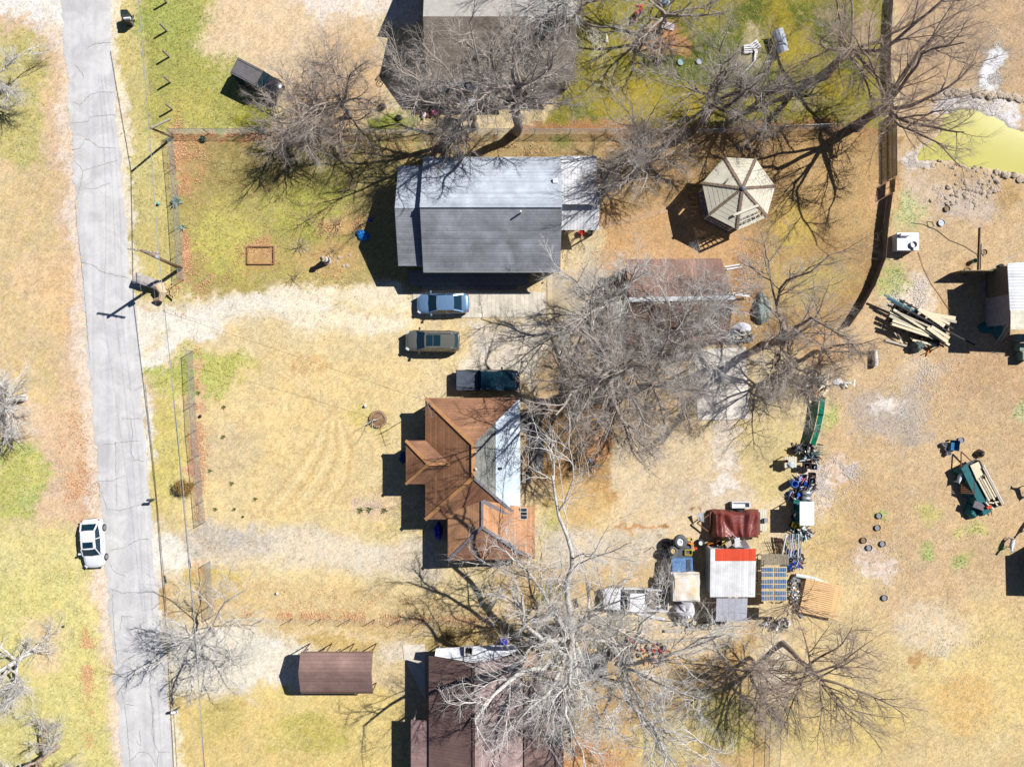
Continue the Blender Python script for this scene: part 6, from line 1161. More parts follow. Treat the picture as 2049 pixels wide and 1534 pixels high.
p = P(1939, 975, .9); t2 = thing('pallet', 'brown wooden pallet leaning on the west side of the trailer', 'pallet', (p.x, p.y, 0)); mb = MB()
for i in range(7): mb.beam((p.x-.5, p.y-.5+i*.165, .55), (p.x+.45, p.y-.5+i*.165, 1.02), .1, .025)
for y in (-.5, 0, .5): mb.beam((p.x-.5, p.y+y, .5), (p.x+.45, p.y+y, .97), .05, .09)
mb.build('slats', mat('brown_pallet', C(128, 88, 56), noise=.2), t2)
p = P(1958, 1011, .9); one('sheet_panel', 'grey brown flat panel on the south end of the trailer', 'panel', (p.x, p.y, .95), lambda mb: mb.box((p.x, p.y, 1.0), (1.0, .6, .04), rz=-.35), mat('grey_brown_sheet', C(120, 112, 118)))
p = P(1975, 1013, .9); one('crate', 'small orange red crate on the south end of the trailer', 'crate', (p.x, p.y, .95), lambda mb: (mb.box((p.x, p.y, 1.1), (.4, .28, .22), rz=.5)), mat('orange_red', C(214, 84, 44)))
A, B_ = P(1970, 950, 1.35), P(1985, 1030, .15); one('pole', 'thin dark pole leaning across the south end of the trailer', 'pole', B_, lambda mb: mb.tube([A, B_], .035, 7), RSTM)
board('pale plank sticking out of the south end of the trailer', (1972, 1022), (1998, 1006), .6, .55, .3, LUM2)
crumple('teal tarpaulin slumped at the south west corner of the trailer', 'tarpaulin', 'tarpaulin', 1945, 1020, .85, .75, .7, TEAL, 8, rz=.5)
crumple('blue and white rubbish heap at the foot of the trailer', 'rubbish_bag', 'bag', 1966, 1024, .4, .3, .35, mat('blue_white_bag', C(110, 140, 170), col2=C(220, 222, 222), nscale=5), 9, edge=1)
# goat shed contents
crumple('teal tarpaulin in the shade against the goat shed wall', 'tarpaulin', 'tarpaulin', 1988, 636, .7, 1.9, .8, TEAL, 11, rz=.2); crumple('teal tarpaulin heap on the shaded ground at the goat shed corner', 'tarpaulin', 'tarpaulin', 1976, 655, .95, .55, .3, TEAL, 12)
p = P(1988, 608, .4); one('storage_tub', 'grey blue storage tub in the shade of the goat shed', 'tub', (p.x, p.y, 0), lambda mb: (mb.box((p.x, p.y, .3), (.8, .8, .6)), mb.box((p.x, p.y, .62), (.86, .86, .04))), mat('grey_blue_plastic', C(90, 110, 140)))
A, B_ = P(1996, 688, .1), P(2024, 645, 2.9); Dd = Vector((.26, .12, 0)); t2 = thing('ladder', 'aluminium ladder leaning on the goat shed corner', 'ladder', A); mb = MB(); mb.tube([A-Dd, B_-Dd], .03, 6); mb.tube([A+Dd, B_+Dd], .03, 6); mb.build('rails', GRYM, t2); mb = MB()
for i in range(1, 12): q = A.lerp(B_, i/12); mb.tube([q-Dd, q+Dd], .018, 6)
mb.build('rungs', GRYM, t2)
for i, (x, y, lb) in enumerate([(2046, 676, 'upper'), (2050, 694, 'middle'), (2056, 712, 'lowest')]): p = P(x, y, .8); one('coop', f'{lb} pale green slatted coop box below the goat shed', 'box', (p.x, p.y, 0), lambda mb: mb.box((p.x, p.y, .42), (.85, .7, .84)), mat('pale_green_box', C(150, 176, 160), stripe=('Y', .12, .3, .7, .3)), 'pale green boxes below the goat shed')
p = P(2004, 532, .3); crumple('small dark rag heap beside the goat shed', 'rag_heap', 'rag', 2002, 532, .35, .2, .2, CHAR, 14, edge=1)
# ---- maroon tarp trailer
c = P(1462, 1048); t = thing('utility_trailer', 'utility trailer under a glossy maroon tarpaulin', 'trailer', P(1466, 1045), local=False); mb = MB(); q = P(1466, 1044); mb.box((q.x, q.y, .6), (4.4, 2.0, .12))
mb.beam((q.x-2.2, q.y+.8, .55), (q.x-3.3, q.y, .5), .1, .1); mb.beam((q.x-2.2, q.y-.8, .55), (q.x-3.3, q.y, .5), .1, .1); mb.build('chassis', RSTM, t)
for x in (-.45, .45):
    for y in (-1.05, 1.05): w_ = MB(); w_.tube([(q.x+x, q.y+y-.1, .33), (q.x+x, q.y+y+.1, .33)], .33, 14); w_.build('wheel', TYRE, t)
MAR = mat('maroon_tarp', C(112, 50, 44), col2=C(142, 66, 56), nscale=2, rough=.42, spec=.45); nxx, nyy = 46, 26; vs = []; rg2 = np.random.default_rng(4)
for i in range(nxx):
    for j in range(nyy):
        u, v_ = i/(nxx-1), j/(nyy-1); X = -2.15+4.3*u; Yy = -1.35+2.5*v_+.08*math.sin(u*9); fa = math.atan2(v_+.12, (u-.66)*1.7); fr_ = math.hypot(v_+.1, (u-.66)*1.7); z = 1.2+.24*math.exp(-((u-.18)/.05)**2)+.26*math.exp(-((u-.70-.06*v_)/.07)**2)-.18*math.exp(-((u-.52)/.07)**2)+.16*min(1, fr_)*math.sin(7*fa+.6)+.05*min(1, fr_)*math.sin(17*fa+3*fr_)+.03*math.sin(9*u-5*v_)
        e = min(u, 1-u, v_*.8, (1-v_)*.8); z -= .85*max(0, 1-e/.09)**1.5; vs.append((q.x+X, q.y+Yy, z+float(rg2.normal())*.004))
mb = MB(); mb.add(vs, [(i*nyy+j, (i+1)*nyy+j, (i+1)*nyy+j+1, i*nyy+j+1) for i in range(nxx-1) for j in range(nyy-1)]); mb.build('tarpaulin', MAR, t)
p = P(1402, 1031, .8); one('plastic_sheet', 'folded white sheet on the tongue of the maroon trailer', 'sheet', (p.x, p.y, .5), lambda mb: mb.shell([(p.x-.35, p.y+.1, .7), (p.x+.25, p.y+.35, .95), (p.x+.3, p.y-.6, .8), (p.x-.1, p.y-.45, .6)], [(3, 2, 1, 0)], .03), WHM)
p = P(1483, 1010, .5); one('sink_unit', 'white rectangular sink unit lying beside the maroon trailer', 'sink', (p.x, p.y, 0), lambda mb: [mb.box((p.x, p.y+dy, .3), (1.6, .07, .45)) for dy in (-.24, .24)]+[mb.box((p.x+dx, p.y, .3), (.07, .4, .45)) for dx in (-.76, .76)]+[mb.box((p.x, p.y, .18), (1.45, .4, .05))], WHM)
p = P(1526, 1040, .4); one('plank_ramp', 'pale plank ramp behind the maroon trailer', 'ramp', (p.x, p.y, 0), lambda mb: [mb.box((p.x-.28+k*.19, p.y, .32), (.17, 1.95, .04)) for k in range(4)]+[mb.box((p.x, p.y+s_, .27), (.78, .1, .06)) for s_ in (-.8, .8)], mat('pale_planks', C(212, 204, 180)))
p = P(1533, 1041, .6); one('cooler_box', 'small grey box on the plank ramp', 'box', (p.x, p.y, .35), lambda mb: mb.box((p.x, p.y, .5), (.34, .34, .3)), GRYM)
# ---- wheel heap, blue bodied truck, white tarped stacks
def wheel_flat(label, x, y, r, w_, m, z=.0, hub=True, tilt=0.):
    c = P(x, y, z+w_); c.z = z; t = thing('loose_wheel', label, 'wheel', c); mb = MB(); mb.lathe(c, [(r*.5, .02), (r*.9, 0), (r, w_*.3), (r, w_*.7), (r*.9, w_), (r*.55, w_)], 20); mb.build('tyre', m, t, smooth=True)
    mb = MB(); mb.lathe(c, [(r*.58, w_*.95), (r*.45, w_*.7), (r*.16, w_*.8), (r*.14, w_*.6), (0, w_*.6)], 18); mb.build('rim', WHM if hub else mat('tan_hub', C(220, 196, 140)), t); return t
GTY = mat('dusty_tyre', C(104, 104, 104), noise=.15)
wheel_flat('large tractor wheel with a white hub lying flat above the blue truck', 1363, 1084, .6, .5, GTY, 1.); wheel_flat('smaller dusty wheel with a tan hub lying beside the tractor wheel', 1348, 1102, .4, .35, GTY, 1., hub=False)
wheel_flat('black tyre leaning near the corner of the maroon trailer', 1403, 1086, .35, .25, TYRE, .1)
t = thing('truck', 'old truck with a dusty blue body between the wheel heap and the white tarp', 'truck', P(1364, 1122)); q = P(1364, 1120, 1.2); mb = MB(); mb.box((q.x, q.y-.25, .75), (1.8, 2.5, .8)); mb.box((q.x, q.y+1.3, .62), (1.7, .7, .5)); mb.build('body', mat('old_dark_truck', C(96, 98, 100), noise=.2), t)
mb = MB(); mb.shell([(q.x-.85, q.y+.2, 1.4), (q.x+.9, q.y+.25, 1.42), (q.x+.92, q.y-1.5, 1.6), (q.x-.9, q.y-1.55, 1.6)], [(3, 2, 1, 0)], .3); mb.build('cab_roof', mat('faded_blue', C(72, 110, 160), col2=C(110, 146, 186), nscale=2.5), t)
mb = MB(); mb.shell([(q.x+.35, q.y+.1, 1.46), (q.x+.7, q.y+.15, 1.47), (q.x+.7, q.y-1.4, 1.64), (q.x+.3, q.y-1.4, 1.64)], [(3, 2, 1, 0)], .02); mb.build('roof_vent', mat('slate_vent', C(70, 80, 100)), t)
for x in (-.9, .9):
    for y in (-1., 1.1): w_ = MB(); w_.tube([(q.x+x-.1, q.y+y, .36), (q.x+x+.1, q.y+y, .36)], .36, 14); w_.build('wheel', TYRE, t)
def crate(label, x, y, z, sx, sy, h, m, rz=0., group=None, name='crate'):
    c = P(x, y, z+h); c.z = z
    def f(mb):
        M_ = Matrix.Rotation(rz, 3, 'Z')
        for dx, dy, ax_, ay_ in ((-sx/2, 0, .03, sy), (sx/2, 0, .03, sy), (0, -sy/2, sx-.03, .03), (0, sy/2, sx-.03, .03)): mb.box(c+M_ @ Vector((dx, dy, h/2)), (ax_, ay_, h), rz=rz)
        mb.box(c+Vector((0, 0, .03)), (sx-.04, sy-.04, .03), rz=rz)
    return one(name, label, 'crate', c, f, m, group)
crate('yellow crate beside the tractor wheel', 1378, 1105, 1.0, .62, .42, .35, YEL); crate('pale yellow box at the north end of the wheel heap', 1381, 1079, .8, .42, .24, .2, mat('pale_yellow', C(232, 206, 130)))
for i, (a, b_, z, m, w_, lb) in enumerate([((1377, 1085), (1388, 1090), 1.1, ORG, .12, 'orange bar beside the tractor wheel'), ((1386, 1085), (1388, 1102), 1.05, ORG, .1, 'orange rod beside the yellow crate'), ((1391, 1094), (1393, 1099), 1.0, REDP, .2, 'red can beside the yellow crate')]): board(lb, a, b_, z, z, w_, m, th=.12, name='scrap_bar')
A = P(1306, 1094); one('stake', 'thin stake standing west of the wheel heap', 'stake', A, lambda mb: mb.tube([A, A+Vector((0, 0, .9))], .03, 6), RSTM)
WTP = mat('white_tan_tarp', C(226, 200, 150), col2=C(238, 236, 236), nscale=.9, detail=2)
t = thing('covered_stack', 'square stack under a white and tan tarpaulin beside the white pickup', 'stack', P(1375, 1180)); a = P(1374, 1176, 2.1); mb = MB(); mb.box((a.x, a.y, 1.0), (2.3, 2.3, 2.)); mb.build('stack', mat('stack_white', C(210, 208, 206), noise=.15), t)
vs = []; n_ = 13
for i in range(n_):
    for j in range(n_): u, v_ = i/(n_-1)*2-1, j/(n_-1)*2-1; e = max(abs(u), abs(v_)); vs.append((a.x+u*1.24+.03*math.sin(5*v_), a.y+v_*1.26+.03*math.sin(4*u), 2.12-.06*abs(u+v_)-.05*math.sin(6*u-2)*v_-(.4 if e > .99 else 0)))
mb = MB(); mb.add(vs, [(i*n_+j, (i+1)*n_+j, (i+1)*n_+j+1, i*n_+j+1) for i in range(n_-1) for j in range(n_-1)]); mb.build('tarpaulin', WTP, t)
crumple('lower heap under a crumpled white tarpaulin south of the square stack', 'tarp_heap', 'heap', 1368, 1218, 1.1, .75, 1.2, mat('white_tarp', C(214, 212, 220), noise=.12, nscale=3), 21)
# scrap at the north side of the red-roofed shed
for i, (x, y, z, sx, sy, h, m, rz, lb) in enumerate([(1423, 1091, .3, .5, .3, .5, ORG, .3, 'orange bag of scrap'), (1452, 1090, .5, .55, .35, .4, YEL, .6, 'yellow tub of scrap'), (1440, 1088, .3, .5, .5, .5, RSTM, .2, 'rusty box of scrap'), (1432, 1094, .2, 1.2, .3, .3, LUM2, .1, 'aged wooden crate of scrap')]):
    crate(lb+' against the north wall of the red roofed shed', x, y, z, sx, sy, h, m, rz)
for i, (x, y, z, sx, sy, m, rz, lb) in enumerate([(1463, 1087, 2.3, .9, .5, LUM2, .6, 'aged brown panel'), (1477, 1086, 2.5, .45, .9, WHM, .2, 'white narrow panel'), (1492, 1090, 2.2, .5, 1., mat('grey_brown_sheet', C(120, 112, 118)), .6, 'grey brown panel')]):
    p = P(x, y, z); one('leaning_panel', lb+' leaning over the north eave of the red roofed shed', 'panel', (p.x, p.y, 0), lambda mb: (mb.box((p.x, p.y, z-.2), (sx, sy, .04), rz=rz, rx=.35), mb.box((p.x, p.y+.35, (z-.4)/2), (.08, .08, z-.4))), m)
# pallet roofed structure
t = thing('pallet_shelter', 'shelter roofed with blue pallets and grey planks between the sheds', 'shelter', P(1547, 1170)); z = 1.7; a = P(1523, 1108, z); b_ = P(1578, 1130, z); mb = MB()
for k in range(14): mb.box((a.x+.1+k*.17, (a.y+b_.y)/2, z+.02*(k % 2)), (.14, a.y-b_.y, .04))
mb.build('plank_roof', mat('grey_brown_plank', C(150, 138, 118), noise=.3, nscale=5), t); BLU = mat('blue_pallet', C(50, 130, 210), col2=C(176, 180, 170), nscale=1.6, detail=8); TANP = mat('tan_pallet_base', C(216, 194, 146), noise=.15)
for r_ in range(3):
    for cc_ in range(2):
        x0, y0 = 1524+cc_*26, 1133+r_*23.5; p0, p1 = P(x0, y0, z), P(x0+25, y0+22.5, z); mb = MB(); mb.box(((p0.x+p1.x)/2, (p0.y+p1.y)/2, z-.06), (p1.x-p0.x, p0.y-p1.y, .06)); mb.mi = 1
        for k in range(7): mb.box((p0.x+.1+k*.145, (p0.y+p1.y)/2+.22, z+.01), (.09, .34, .03)); mb.box((p0.x+.1+k*.145, (p0.y+p1.y)/2-.22, z+.01), (.09, .34, .03))
        mb.build('pallet', [TANP, BLU], t)
a = P(1519, 1207, 1.5); b_ = P(1580, 1234, 1.5); mb = MB(); mb.shell([(a.x, a.y, 1.6), (b_.x, a.y, 1.6), (b_.x-.1, b_.y, 1.4), (a.x, b_.y, 1.4)], [(3, 2, 1, 0)], .04); mb.build('plywood_sheet', PLYW, t); mb = MB()
for x in (1526, 1572):
    for y in (1112, 1170, 1226): p = P(x, y, .8); mb.box((p.x, p.y, .72), (.09, .09, 1.42))
mb.build_each('post', LUM2, t)
p = P(1512, 1140, 1.); t2 = thing('steel_rack', 'leaning dark steel rack between the red roofed shed and the pallet shelter', 'rack', (p.x, p.y, 0)); mb = MB()
for k in range(5): mb.beam((p.x-.3, p.y+1.1-k*.5, 1.6), (p.x+.35, p.y+.9-k*.5, .6), .05, .05)
mb.tube([(p.x-.3, p.y+1.2, 1.6), (p.x-.3, p.y-1.2, 1.6)], .035, 6); mb.tube([(p.x+.3, p.y+1.2, .6), (p.x+.3, p.y-1.2, .6)], .035, 6); mb.build('frame', mat('dark_pipe', C(70, 60, 54)), t2)
# tan plank platform east of the sheds
c = P(1640, 1192); t = thing('plank_platform', 'tan slatted platform tilted beside the sheds in the pasture', 'platform', P(1638, 1194), R(-12), local=True); mb = MB()
for k in range(17): mb.box((0, -1.45+k*.18, .5), (3.3, .145, .04))
for x in (-1.5, 0, 1.5): mb.box((x, 0, .43), (.1, 3.1, .09))
for x in (-1.5, 1.5):
    for y in (-1.4, 1.4): mb.box((x, y, .2), (.1, .1, .38))
mb.build('slats', mat('orange_tan_slats', C(240, 196, 140), noise=.1), t)
A, B_ = P(1592, 1150, .3), P(1662, 1171, .3); one('pipe', 'fat pale pipe lying along the north edge of the tan platform', 'pipe', A, lambda mb: mb.tube([A, A.lerp(B_, .5)+Vector((0, .18, 0)), B_], .17, 12), mat('pale_grey_pipe', C(214, 222, 216)))
A, B_ = P(1597, 1224, .1), P(1606, 1236, .1); one('channel', 'short grey metal channel lying by the tan platform', 'channel', A, lambda mb: mb.beam(A, B_, .16, .06), GRYM)
# ---- scrap row along the pasture fence
p = P(1615, 1027, 2.05); t = thing('shelving_unit', 'tall shelving unit with a bright white top in the scrap row', 'shelf', (p.x, p.y, 0)); mb = MB(); mb.box((p.x, p.y, 2.02), (1.25, 2.05, .05)); mb.build('top', WHM, t); mb = MB()
for dx in (-.55, .55):
    for dy in (-.95, 0, .95): mb.box((p.x+dx, p.y+dy, 1.0), (.06, .06, 2.0))
for z in (.5, 1.2): mb.box((p.x, p.y, z), (1.1, 1.9, .03))
mb.build('frame', mat('teal_frame', C(30, 110, 110)), t)
p = P(1591, 968, .9); t = thing('barrel', 'blue plastic barrel standing in the scrap row', 'barrel', (p.x, p.y, 0)); mb = MB(); mb.lathe((p.x, p.y, 0), [(0, .0), (.26, .0), (.31, .1), (.32, .45), (.31, .8), (.28, .92), (.25, .92), (.25, .4), (0, .4)], 18); mb.build('drum', BLUP, t, smooth=True); mb = MB(); mb.lathe((p.x, p.y, 0), [(.285, .9), (.3, .94), (.26, .94)], 18); mb.build('rim', mat('pale_blue_rim', C(80, 140, 220)), t)
for i, (y, lb) in enumerate(((987, 'upper of the two steel tanks'), (998, 'lower of the two steel tanks'))):
    A = P(1606, y, .8); t = thing('steel_tank', f'{lb} lying side by side in the scrap row', 'tank', (A.x, A.y, 0)); mb = MB(); mb.tube([(A.x, A.y, .55), (A.x+.05, A.y, .55), (A.x+.8, A.y, .55), (A.x+.85, A.y, .55)], [.15, .24, .24, .15], 16); mb.build('drum', mat('dull_steel', C(176, 176, 182), metal=.5, rough=.35), t, smooth=True); mb = MB(); mb.box((A.x+.15, A.y, .16), (.06, .4, .32)); mb.box((A.x+.7, A.y, .16), (.06, .4, .32)); mb.build('stand', CHAR, t)
for i, (x, y, lb) in enumerate([(1615, 932, 'western upper'), (1629, 934, 'eastern upper'), (1627, 951, 'middle'), (1626, 962, 'lowest')]):
    crate(f'{lb} black crate in the stack of the scrap row', x, y, .5, .5, .46, .4, mat('black_crate', C(60, 62, 74), rough=.5), 0, 'black crates of the scrap row')
    p = P(x, y, .5); one('crate_contents', f'dark engine parts inside the {lb} black crate', 'parts', (p.x, p.y, .5), lambda mb: [mb.box((p.x+random.uniform(-.14, .14), p.y+random.uniform(-.12, .12), .62+random.uniform(0, .16)), (.16, .14, .14), rz=random.random()) for _ in range(5)], GRYM if i % 2 else RSTM)
t = thing('workbench', 'pale pallet workbench with odds and ends on it', 'bench', P(1580, 926)); p = P(1582, 924, .8); mb = MB()
for k in range(6): mb.box((p.x-.45+k*.18, p.y, .8), (.15, .95, .03))
mb.build('top', mat('pale_planks', C(212, 204, 180)), t); mb = MB()
for dx in (-.4, .4):
    for dy in (-.4, .4): mb.box((p.x+dx, p.y+dy, .39), (.07, .07, .78))
mb.build_each('leg', LUM2, t)
bucket('rust red pot at the west side of the workbench', 1572, 922, .13, .3, mat('rust_red', C(140, 60, 44)), z=.82); crumple('grey white cloth on the workbench', 'cloth', 'cloth', 1583, 930, .35, .3, .16, mat('grey_white', C(196, 204, 206), noise=.2), 31, edge=1, z0=.82)
def heap(label, name, cat, x, y, rx, ry, h, mats, n, seed, kinds='bp'):
    """a tangled scrap heap that reads as one mass; pieces of several materials in one object"""
    rr = random.Random(seed); c = P(x, y); mb = MB()
    for i in range(n):
        a = rr.uniform(0, 6.28); r_ = math.sqrt(rr.random()); px_, py_ = c.x+rx*r_*math.cos(a), c.y+ry*r_*math.sin(a); z = rr.uniform(.05, h*(1-.6*r_)); mb.mi = rr.randrange(len(mats))
        if rr.random() < .5: mb.box((px_, py_, z), (rr.uniform(.1, .4), rr.uniform(.08, .3), rr.uniform(.04, .25)), rz=rr.uniform(0, 3), rx=rr.uniform(-.5, .5))
        else: d = Vector((rr.uniform(-.5, .5), rr.uniform(-.5, .5), rr.uniform(-.2, .3))); mb.beam(Vector((px_, py_, z))-d, Vector((px_, py_, z))+d, rr.uniform(.03, .09), .04)
    o = mb.build(name, mats, origin=c); tag(o, label, cat, kind='stuff'); return o
heap('dark tangle of frames and parts at the north end of the scrap row', 'scrap_heap', 'scrap', 1605, 896, .95, .35, 1.2, [CHAR, BLKP, GRYM, LUM2, CHAR], 60, 1)
heap('red and white clutter around the blue barrel', 'scrap_heap', 'scrap', 1604, 962, .55, .5, .9, [REDP, WHM, CHAR, BLUP, mat('pale_lavender', C(180, 180, 220))], 45, 2)
heap('dark clutter west of the steel tanks', 'scrap_heap', 'scrap', 1590, 990, .65, .5, .8, [CHAR, BLUP, RSTM, WHM, BLKP], 45, 3)
heap('dark clutter under the shelving unit', 'scrap_heap', 'scrap', 1592, 1046, .6, 1.1, .6, [CHAR, TEAL, RSTM, CHAR], 50, 4)
heap('broken boxes and timber scrap piled north of the green fence', 'scrap_heap', 'scrap', 1632, 768, 1.0, 1.5, 1.2, [LUMB, LUM2, mat('brown_card', C(184, 134, 90)), WHM, CHAR, RSTM], 110, 5)
heap('scrap timber jumble behind the white tarp heap', 'scrap_heap', 'scrap', 1400, 1245, 2.2, .5, .5, [LUM2, CHAR, LUMB, GRYM], 50, 6)
heap('loose scrap filling the bed of the old white pickup', 'scrap_load', 'scrap', 1308, 1194, .8, .8, .5, [LUM2, CHAR, WHM, RSTM, mat('brown_card', C(184, 134, 90))], 60, 7)
bpy.data.objects['scrap_load'].location.z += .55
heap('household clutter along the back wall of the top house', 'scrap_heap', 'scrap', 862, 222, 1.3, .6, .6, [LUM2, CHAR, WHM, mat('pink_plastic', C(206, 120, 150)), RSTM], 50, 8)
crumple('teal grey tarpaulin draped at the east end of the rusty shed', 'tarpaulin', 'tarpaulin', 1524, 618, .8, 1.5, .7, mat('teal_grey_tarp', C(134, 148, 142), noise=.3, nscale=5), 61)
crumple('white crumpled sheet south east of the rusty shed', 'plastic_sheet', 'sheet', 1484, 656, .9, .5, .3, mat('white_tarp', C(214, 212, 220)), 62)
crate('blue box in the clutter south east of the rusty shed', 1480, 678, 0, .9, .5, .5, mat('slate_blue', C(90, 116, 150)), .1)
for i_, (x_, y_) in enumerate(((1462, 532), (1466, 537))): board(('upper', 'lower')[i_]+' white board lying off the north east corner of the rusty shed', (x_-12, y_+2), (x_+18, y_-3), .1, .1, .12, WHM)
board('white bent strip at the ridge end of the rusty shed', (1464, 587), (1500, 592), 1.2, .4, .2, WHM)
heap('blue tinged clutter along the east end of the rusty shed', 'scrap_heap', 'scrap', 1468, 672, 2.2, .55, .7, [CHAR, mat('slate_blue', C(90, 116, 150)), WHM, GRYM, LUM2], 70, 9)
heap('dense clutter between the green fence and the black crates', 'scrap_heap', 'scrap', 1620, 912, .75, .5, 1., [CHAR, BLKP, RSTM, GRYM, TEAL, WHM], 70, 12)
heap('dark clutter between the black crates and the steel tanks', 'scrap_heap', 'scrap', 1614, 974, .7, .45, .8, [CHAR, BLKP, RSTM, GRYM, WHM, BLUP], 70, 13)
heap('clutter of frames and pots south of the shelving unit', 'scrap_heap', 'scrap', 1604, 1066, .8, .5, .8, [CHAR, TEAL, GRYM, WHM, RSTM], 70, 14)
heap('clutter of blue and dark parts below the pipe bundle', 'scrap_heap', 'scrap', 1592, 1118, .6, .7, .7, [CHAR, BLUP, GRYM, WHM, RSTM], 70, 15)
heap('scrap between the pallet shelter and the tan platform', 'scrap_heap', 'scrap', 1588, 1180, .45, 1.4, .6, [CHAR, LUM2, GRYM, WHM], 60, 16)
heap('scrap around the wheel heap and blue truck', 'scrap_heap', 'scrap', 1330, 1100, .35, .7, .5, [CHAR, RSTM, GRYM, LUM2], 40, 17)
heap('twisted pipes and frames at the south end of the scrap row', 'scrap_heap', 'scrap', 1580, 1122, .5, .9, .8, [CHAR, BLUP, GRYM, RSTM], 50, 10)
heap('scrap under the pallet shelter and tan sheet', 'scrap_heap', 'scrap', 1556, 1246, 1.2, .45, .5, [WHM, CHAR, GRYM, LUM2], 45, 11)
for i in range(9):
    A = P(1574+i*4+random.uniform(-1, 1), 1068, 1.0+.05*i); B_ = P(1566+i*4.6+random.uniform(-3, 3), 1112, .5); one('steel_pipe', 'long pale pipe in the leaning bundle at the south end of the scrap row', 'pipe', B_, lambda mb: mb.tube([A, B_], .045 if i % 3 else .07, 7), [WHM, GRYM, mat('pale_blue_pipe', C(150, 176, 196))][i % 3], 'pipes leaning in the scrap row')
t = thing('rebar_rack', 'low dark steel frame west of the pipe bundle', 'rack', P(1560, 1092)); mb = MB(); p = P(1562, 1092, .5)
for k in range(6): mb.tube([(p.x-.5+k*.2, p.y-.8, .2), (p.x-.4+k*.2, p.y+.8, .95)], .02, 5)
for k in range(4): mb.tube([(p.x-.6, p.y-.6+k*.4, .35+k*.18), (p.x+.6, p.y-.5+k*.4, .35+k*.18)], .022, 5)
mb.build('frame', RSTM, t)
bucket('white bucket with a black lid pattern beside the shelving unit', 1592, 1030, .22, .5, WHM, z=.5); crate('yellow crate at the south west corner of the shelving unit', 1594, 1052, .7, .6, .42, .35, YEL, -.35)
p = P(1642, 900, 1.); one('shelf_rack', 'teal wire rack at the north east of the scrap row', 'rack', (p.x, p.y, 0), lambda mb: [mb.box((p.x+dx, p.y+dy, .55), (.05, .05, 1.1)) for dx in (-.2, .2) for dy in (-.45, .45)]+[mb.box((p.x, p.y+dy, z), (.4, .05, .04)) for dy in (-.4, -.2, 0, .2, .4) for z in (.5, 1.08)], mat('teal_frame', C(30, 110, 110)))
for i, (a, b_, lb, m) in enumerate([((1659, 740), (1654, 772), 'long white pole standing over the broken boxes', WHM), ((1656, 752), (1610, 760), 'white pole lying across the brush heap', mat('pale_grey_pipe', C(214, 222, 216))), ((1656, 746), (1620, 736), 'pale pole at the top of the broken boxes', LUM2)]): board(lb, a, b_, 1.5, 1.3, .08, m, th=.08, name='pole')
board('white board east of the broken boxes, longer', (1690, 766), (1707, 765), .4, .4, .12, WHM); board('white board east of the broken boxes, upright', (1710, 760), (1709, 772), .5, .5, .14, WHM); board('slanting white board near the broken boxes', (1688, 764), (1696, 775), .3, .3, .14, WHM)
crumple('white plastic litter beside the white boards', 'plastic_sheet', 'litter', 1676, 764, .45, .35, .12, WHM, 33, edge=1)
A, B_ = P(1750, 700, .25), P(1752, 732, .3); t = thing('log', 'short grey log with a pale sawn end lying in the pasture', 'log', A); mb = MB(); mb.tube([A, B_], [.2, .24], 12, cap=True); mb.build('bark', B_PALE, t); mb = MB(); d = (B_-A).normalized(); mb.tube([B_, B_+d*.03], .22, 12); mb.build('sawn_end', LUMB, t)
# ---- yard things
p = P(726, 470, .3); crumple('bright blue plastic sheet beside the shaded west wall of the grey house', 'plastic_sheet', 'sheet', 726, 471, .68, .5, .32, mat('bright_blue_sheet', C(20, 118, 205), col2=C(40, 146, 225), rough=.4), 41, rz=-.4)
p = P(741, 440, .2); crumple('small blue rag on the shaded ground by the grey house', 'rag', 'rag', 741, 440, .18, .2, .1, BLUP, 42, edge=1)
crumple('dark blue tarpaulin bundle in the shadow south of the brown house', 'tarp_bundle', 'tarpaulin', 877, 1062, .42, .85, .7, mat('deep_blue_tarp', C(34, 50, 190), rough=.45), 43); crumple('blue bag heap at the north side of the bottom house canopy', 'tarp_bundle', 'tarpaulin', 1006, 1285, .42, .5, .8, mat('deep_blue_tarp', C(34, 50, 190)), 44, edge=1)
crumple('dark blue clutter in the shade of the brown house porch corner', 'tarp_bundle', 'tarpaulin', 806, 915, .3, .55, .3, mat('navy_cloth', C(30, 70, 120)), 45, edge=1)
c = P(655, 522); t = thing('lawn_lighthouse', 'black and white striped lawn lighthouse ornament in the grey house yard', 'ornament', c); mb = MB(); zr_ = [(0, .36), (.4, .32), (.4, .32), (.8, .27), (.8, .27), (1.15, .22), (1.15, .22), (1.45, .18)]
for k in range(4): mb = MB(); (z0, r0_), (z1, r1_) = zr_[2*k], zr_[2*k+1]; mb.lathe(c, [(r0_, z0), (r1_, z1)], 16); mb.build('band', WHM if k % 2 == 0 else mat('dark_band', C(70, 66, 66)), t)
mb = MB(); mb.lathe(c, [(.28, 1.45), (.28, 1.5), (.13, 1.5), (.13, 1.68), (.17, 1.7), (.02, 1.85)], 14); mb.build('lantern', mat('tan_lantern', C(190, 170, 140)), t)
t = thing('raised_bed', 'rectangular timber edged bed with leaf litter in the grey house yard', 'flower bed', P(520, 510)); mb = MB()
for a, b_ in (((495, 493), (548, 493)), ((548, 493), (548, 528)), ((548, 528), (495, 528)), ((495, 528), (495, 493))): A, B_ = P(*a, .08), P(*b_, .08); mb.beam(A, B_, .1, .16)
mb.build('edging', mat('faded_timber', C(168, 124, 90), noise=.3, nscale=6), t)
t = thing('stone_planter', 'round brown stone planter in the middle lawn', 'planter', P(757, 838)); mb = MB(); c = P(757, 838)
for k in range(22): a = k*6.283/22; mb.box((c.x+.68*math.cos(a), c.y+.68*math.sin(a), .09), (.2, .15, .18+.04*(k % 3)), rz=a+random.uniform(-.2, .2))
